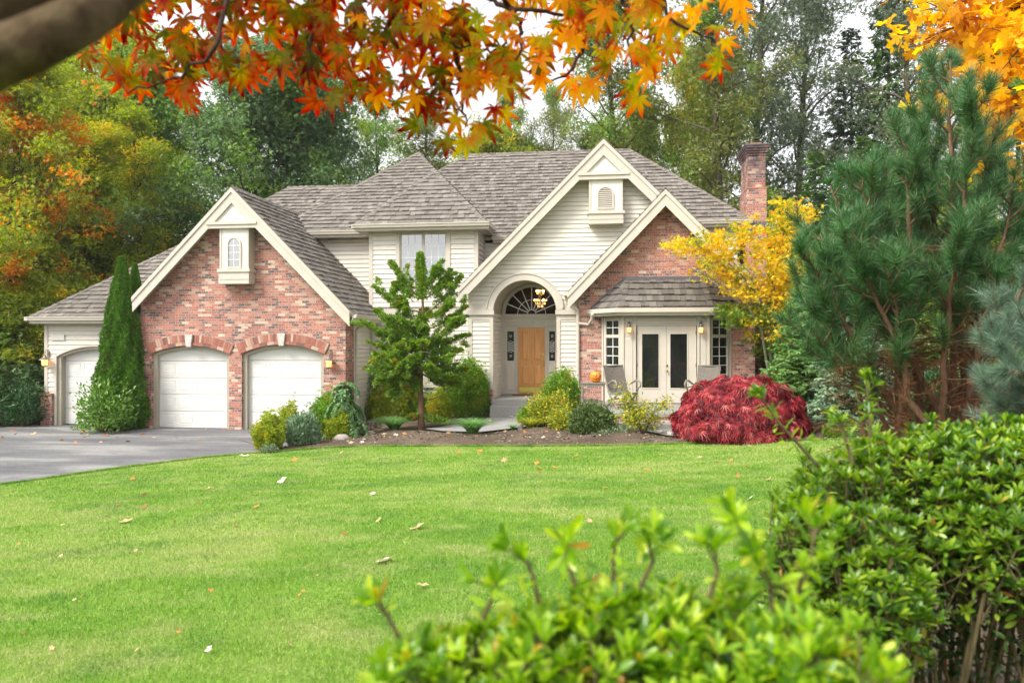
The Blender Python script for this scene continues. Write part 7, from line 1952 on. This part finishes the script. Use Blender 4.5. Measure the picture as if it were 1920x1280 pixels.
# fallen leaves
LEAF_C = {'tan': m_leaf('tan_dry_leaf', [(0, (.50, .33, .17)), (1, (.66, .48, .28))], trans=.2), 'pale': m_leaf('pale_dry_leaf', [(0, (.66, .58, .42)), (1, (.80, .74, .60))], trans=.2),
          'brown': m_leaf('brown_dry_leaf', [(0, (.25, .10, .045)), (1, (.36, .16, .07))], trans=.1), 'orange': m_leaf('orange_dry_leaf', [(0, (.52, .20, .05)), (1, (.66, .30, .09))], trans=.2),
          'yellow': m_leaf('yellow_dry_leaf', [(0, (.72, .50, .08)), (1, (.80, .62, .16))], trans=.2)}
LT = {'tan': BROAD5, 'pale': BROAD5, 'brown': PALM5, 'orange': PALM5, 'yellow': BROAD5}
def fleaf(px, py, c, wpx, label, group=None, rs=None, tilt=.35):
    rs = rs if rs is not None else int(px * 7 + py); rr_ = np.random.default_rng(rs); p = G(px, py); z = g(p.x, p.y) + .045
    if segd(p.x, p.y, bed_poly) >= 0 and inside(np.array([p.x]), np.array([p.y]), bed_poly)[0]: z = bedh(p.x, p.y) + .012
    elif inside(np.array([p.x]), np.array([p.y]), drv)[0]: z = g(p.x, p.y) + .05
    elif inside(np.array([p.x]), np.array([p.y]), path_poly)[0]: z = g(p.x, p.y) + .065
    o_ = (p.x, p.y, z); s = wpx * mpp(p) * .78; tv = [(a, b - .4, c_ * 1.0 + .35 * (a * a + (b - .4) ** 2)) for a, b, c_ in LT[c][0]]
    A = np.array([[math.cos(rs), math.sin(rs), rr_.normal() * tilt]]); Nn = np.array([[rr_.normal() * tilt, rr_.normal() * tilt - .25, 1.]])
    o = scatter('fallen_leaf', tv, LT[c][1], np.array([o_]), A, Nn, s, LEAF_C[c], origin=o_); tag(o, label, 'fallen leaf', group); return o
FL = [(783, 996, 'tan', 26, 'large tan fallen leaf curled like a cup in the middle of the lawn'), (723, 1059, 'pale', 38, 'broad pale fallen leaf lying flat on the lawn above the bottom hedge'),
      (793, 1108, 'tan', 20, 'tan fallen leaf just beyond the left end of the bottom hedge'), (236, 983, 'tan', 22, 'tan brown fallen leaf on the left part of the lawn'), (271, 955, 'brown', 13, 'rust brown fallen leaf up from the tan one on the left lawn'),
      (527, 907, 'pale', 19, 'pale green tinted fallen leaf near the driveway side of the lawn'), (480, 955, 'orange', 12, 'orange brown fallen leaf on the left centre of the lawn'), (442, 991, 'brown', 11, 'dark brown fallen leaf below the orange one on the left lawn'),
      (700, 931, 'pale', 12, 'small pale fallen leaf right beside a brown one on the middle lawn'), (687, 924, 'orange', 14, 'small brown orange leaf touching the pale one on the middle lawn'), (647, 1007, 'brown', 11, 'red brown fallen leaf left of the large tan cup leaf'),
      (614, 1014, 'brown', 8, 'tiny red brown leaf farther left of the large tan cup leaf'), (711, 981, 'tan', 14, 'thin tan leaf just above left of the large tan cup leaf'), (1061, 962, 'tan', 13, 'tan fallen leaf standing on edge right of the lawn centre'),
      (1352, 967, 'brown', 12, 'dark red fallen leaf near the azalea hedge on the right lawn'), (1106, 985, 'tan', 13, 'tan leaf on the lawn behind the top of the bottom hedge'), (1172, 986, 'pale', 9, 'round pale leaf close behind the bottom hedge top'),
      (390, 1232, 'pale', 15, 'pale scrap of leaf at the very bottom left of the lawn'), (1408, 940, 'pale', 18, 'pale pink dry leaf beside the left edge of the azalea hedge'), (721, 861, 'pale', 17, 'pale leaf at the far edge of the lawn below the cypress'),
      (841, 937, 'orange', 8, 'small orange leaf in the centre of the lawn'), (458, 858, 'pale', 16, 'pale green leaf on the lawn edge beside the driveway')]
for px, py, c, w_, lab in FL: fleaf(px, py, c, w_, lab)
rr_ = np.random.default_rng(7)
small = [(945, 868), (1005, 872), (1012, 885), (1130, 868), (1135, 919), (1178, 921), (1200, 890), (1214, 884), (1262, 906), (1290, 906), (1345, 871), (1370, 868), (1312, 862), (1180, 878), (1080, 858), (786, 868), (862, 852), (900, 849), (640, 852), (553, 866), (690, 850), (905, 880), (1040, 880),
         (1150, 900), (1240, 856), (1400, 880), (1420, 850), (1440, 905), (1385, 898), (1275, 948)]
for i, (px, py) in enumerate(small): fleaf(px, py, 'orange' if i % 3 else 'tan', rr_.uniform(8, 13), 'small brown leaf among those dotted over the far half of the lawn', 'small leaves on the far lawn')
for i in range(24):
    px, py = rr_.uniform(20, 640), rr_.uniform(900, 1240)
    fleaf(px, py, ('brown', 'tan', 'orange', 'tan')[i % 4], rr_.uniform(6, 12), 'small curled leaf sunk in the grass of the near left lawn', 'small leaves on the near lawn')
for i in range(26):
    px, py = rr_.uniform(0, 460), rr_.uniform(808, 838) - 4
    fleaf(px, py, ('brown', 'orange', 'tan')[i % 3], rr_.uniform(5, 10), 'small dry leaf lying on the asphalt driveway', 'dry leaves on the driveway')
for i in range(44):
    px = rr_.uniform(560, 1300); py = np.interp(px, [560, 700, 960, 1300], [842, 835, 834, 831]) - rr_.uniform(0, 14) - (6 if px > 700 else 0)
    fleaf(px, py, ('pale', 'tan', 'orange')[i % 3], rr_.uniform(5, 11), 'small dry leaf scattered on the bare soil of the bed', 'dry leaves on the bed soil')
fleaf(1162, 803, 'yellow', 16, 'bright yellow fallen leaf on the soil below the open yellow shrub')
for i in range(12):
    fleaf(rr_.uniform(905, 1000), rr_.uniform(772, 800), ('pale', 'yellow')[i % 2], rr_.uniform(4, 8), 'small pale leaf on the grey path before the front steps', 'leaves on the path')
# ================================================================ CAMERA, LIGHT, SKY
cam = bpy.data.cameras.new('camera'); co = bpy.data.objects.new('camera', cam); COL.objects.link(co)
cam.sensor_width = 36; cam.lens = F / 1920 * 36; cam.clip_end = 3000; cam.clip_start = .02
co.location = (0, 0, CZ); co.rotation_euler = (PI/2, 0, TH)
cam.dof.use_dof = True; cam.dof.focus_distance = 19; cam.dof.aperture_fstop = 3.1; cam.dof.aperture_blades = 7
S.camera = co
el, azm = math.radians(47), math.radians(-136)     # azimuth from +y towards +x
sd = Vector((math.sin(azm) * math.cos(el), math.cos(azm) * math.cos(el), math.sin(el)))
sun = bpy.data.lights.new('sun', 'SUN'); sun.energy = 2.5; sun.angle = math.radians(22); sun.color = (1, .95, .86)
so_ = bpy.data.objects.new('sun', sun); COL.objects.link(so_); so_.rotation_euler = sd.to_track_quat('Z', 'Y').to_euler(); so_.location = (0, 0, 40)
w = bpy.data.worlds.new('World'); S.world = w; w.use_nodes = True; nt = w.node_tree; nt.nodes.clear()
sk = nt.nodes.new('ShaderNodeTexSky'); sk.sky_type = 'NISHITA'; sk.sun_disc = False; sk.sun_elevation = el; sk.sun_rotation = azm
sk.air_density = 1.; sk.dust_density = 6.; sk.ozone_density = 1.
hs = nt.nodes.new('ShaderNodeHueSaturation'); hs.inputs['Saturation'].default_value = .18; nt.links.new(sk.outputs[0], hs.inputs['Color'])
mx = nt.nodes.new('ShaderNodeMix'); mx.data_type = 'RGBA'; mx.inputs[0].default_value = .5; nt.links.new(hs.outputs[0], mx.inputs[6]); mx.inputs[7].default_value = (9.6, 9.6, 9.8, 1)
bg = nt.nodes.new('ShaderNodeBackground'); bg.inputs[1].default_value = .125; nt.links.new(mx.outputs[2], bg.inputs[0])
wo_ = nt.nodes.new('ShaderNodeOutputWorld'); nt.links.new(bg.outputs[0], wo_.inputs[0])
S.view_settings.view_transform = 'Standard'; S.view_settings.look = 'None'; S.view_settings.gamma = 1; S.view_settings.exposure = .88
S.view_settings.use_curve_mapping = False
cy = S.cycles
cy.max_bounces = 7; cy.diffuse_bounces = 3; cy.glossy_bounces = 3; cy.transmission_bounces = 4; cy.transparent_max_bounces = 6
cy.caustics_reflective = False; cy.caustics_refractive = False
cy.use_denoising = True; cy.use_adaptive_sampling = True; cy.adaptive_threshold = .02
cy.sample_clamp_indirect = 6

hz = MB().box(-70, 70, -6, 96, -3.2, 34).build('haze', None); tag(hz, kind='stuff', label='thin pale autumn haze in the air')
t = NT('haze'); v_ = t.n('ShaderNodeVolumePrincipled'); v_.inputs['Color'].default_value = (.93, .96, 1, 1); v_.inputs['Density'].default_value = .0004; v_.inputs['Anisotropy'].default_value = .3
t.t.links.new(v_.outputs[0], t.out.inputs['Volume']); hz.data.materials.clear(); hz.data.materials.append(t.m)
cy.volume_bounces = 0
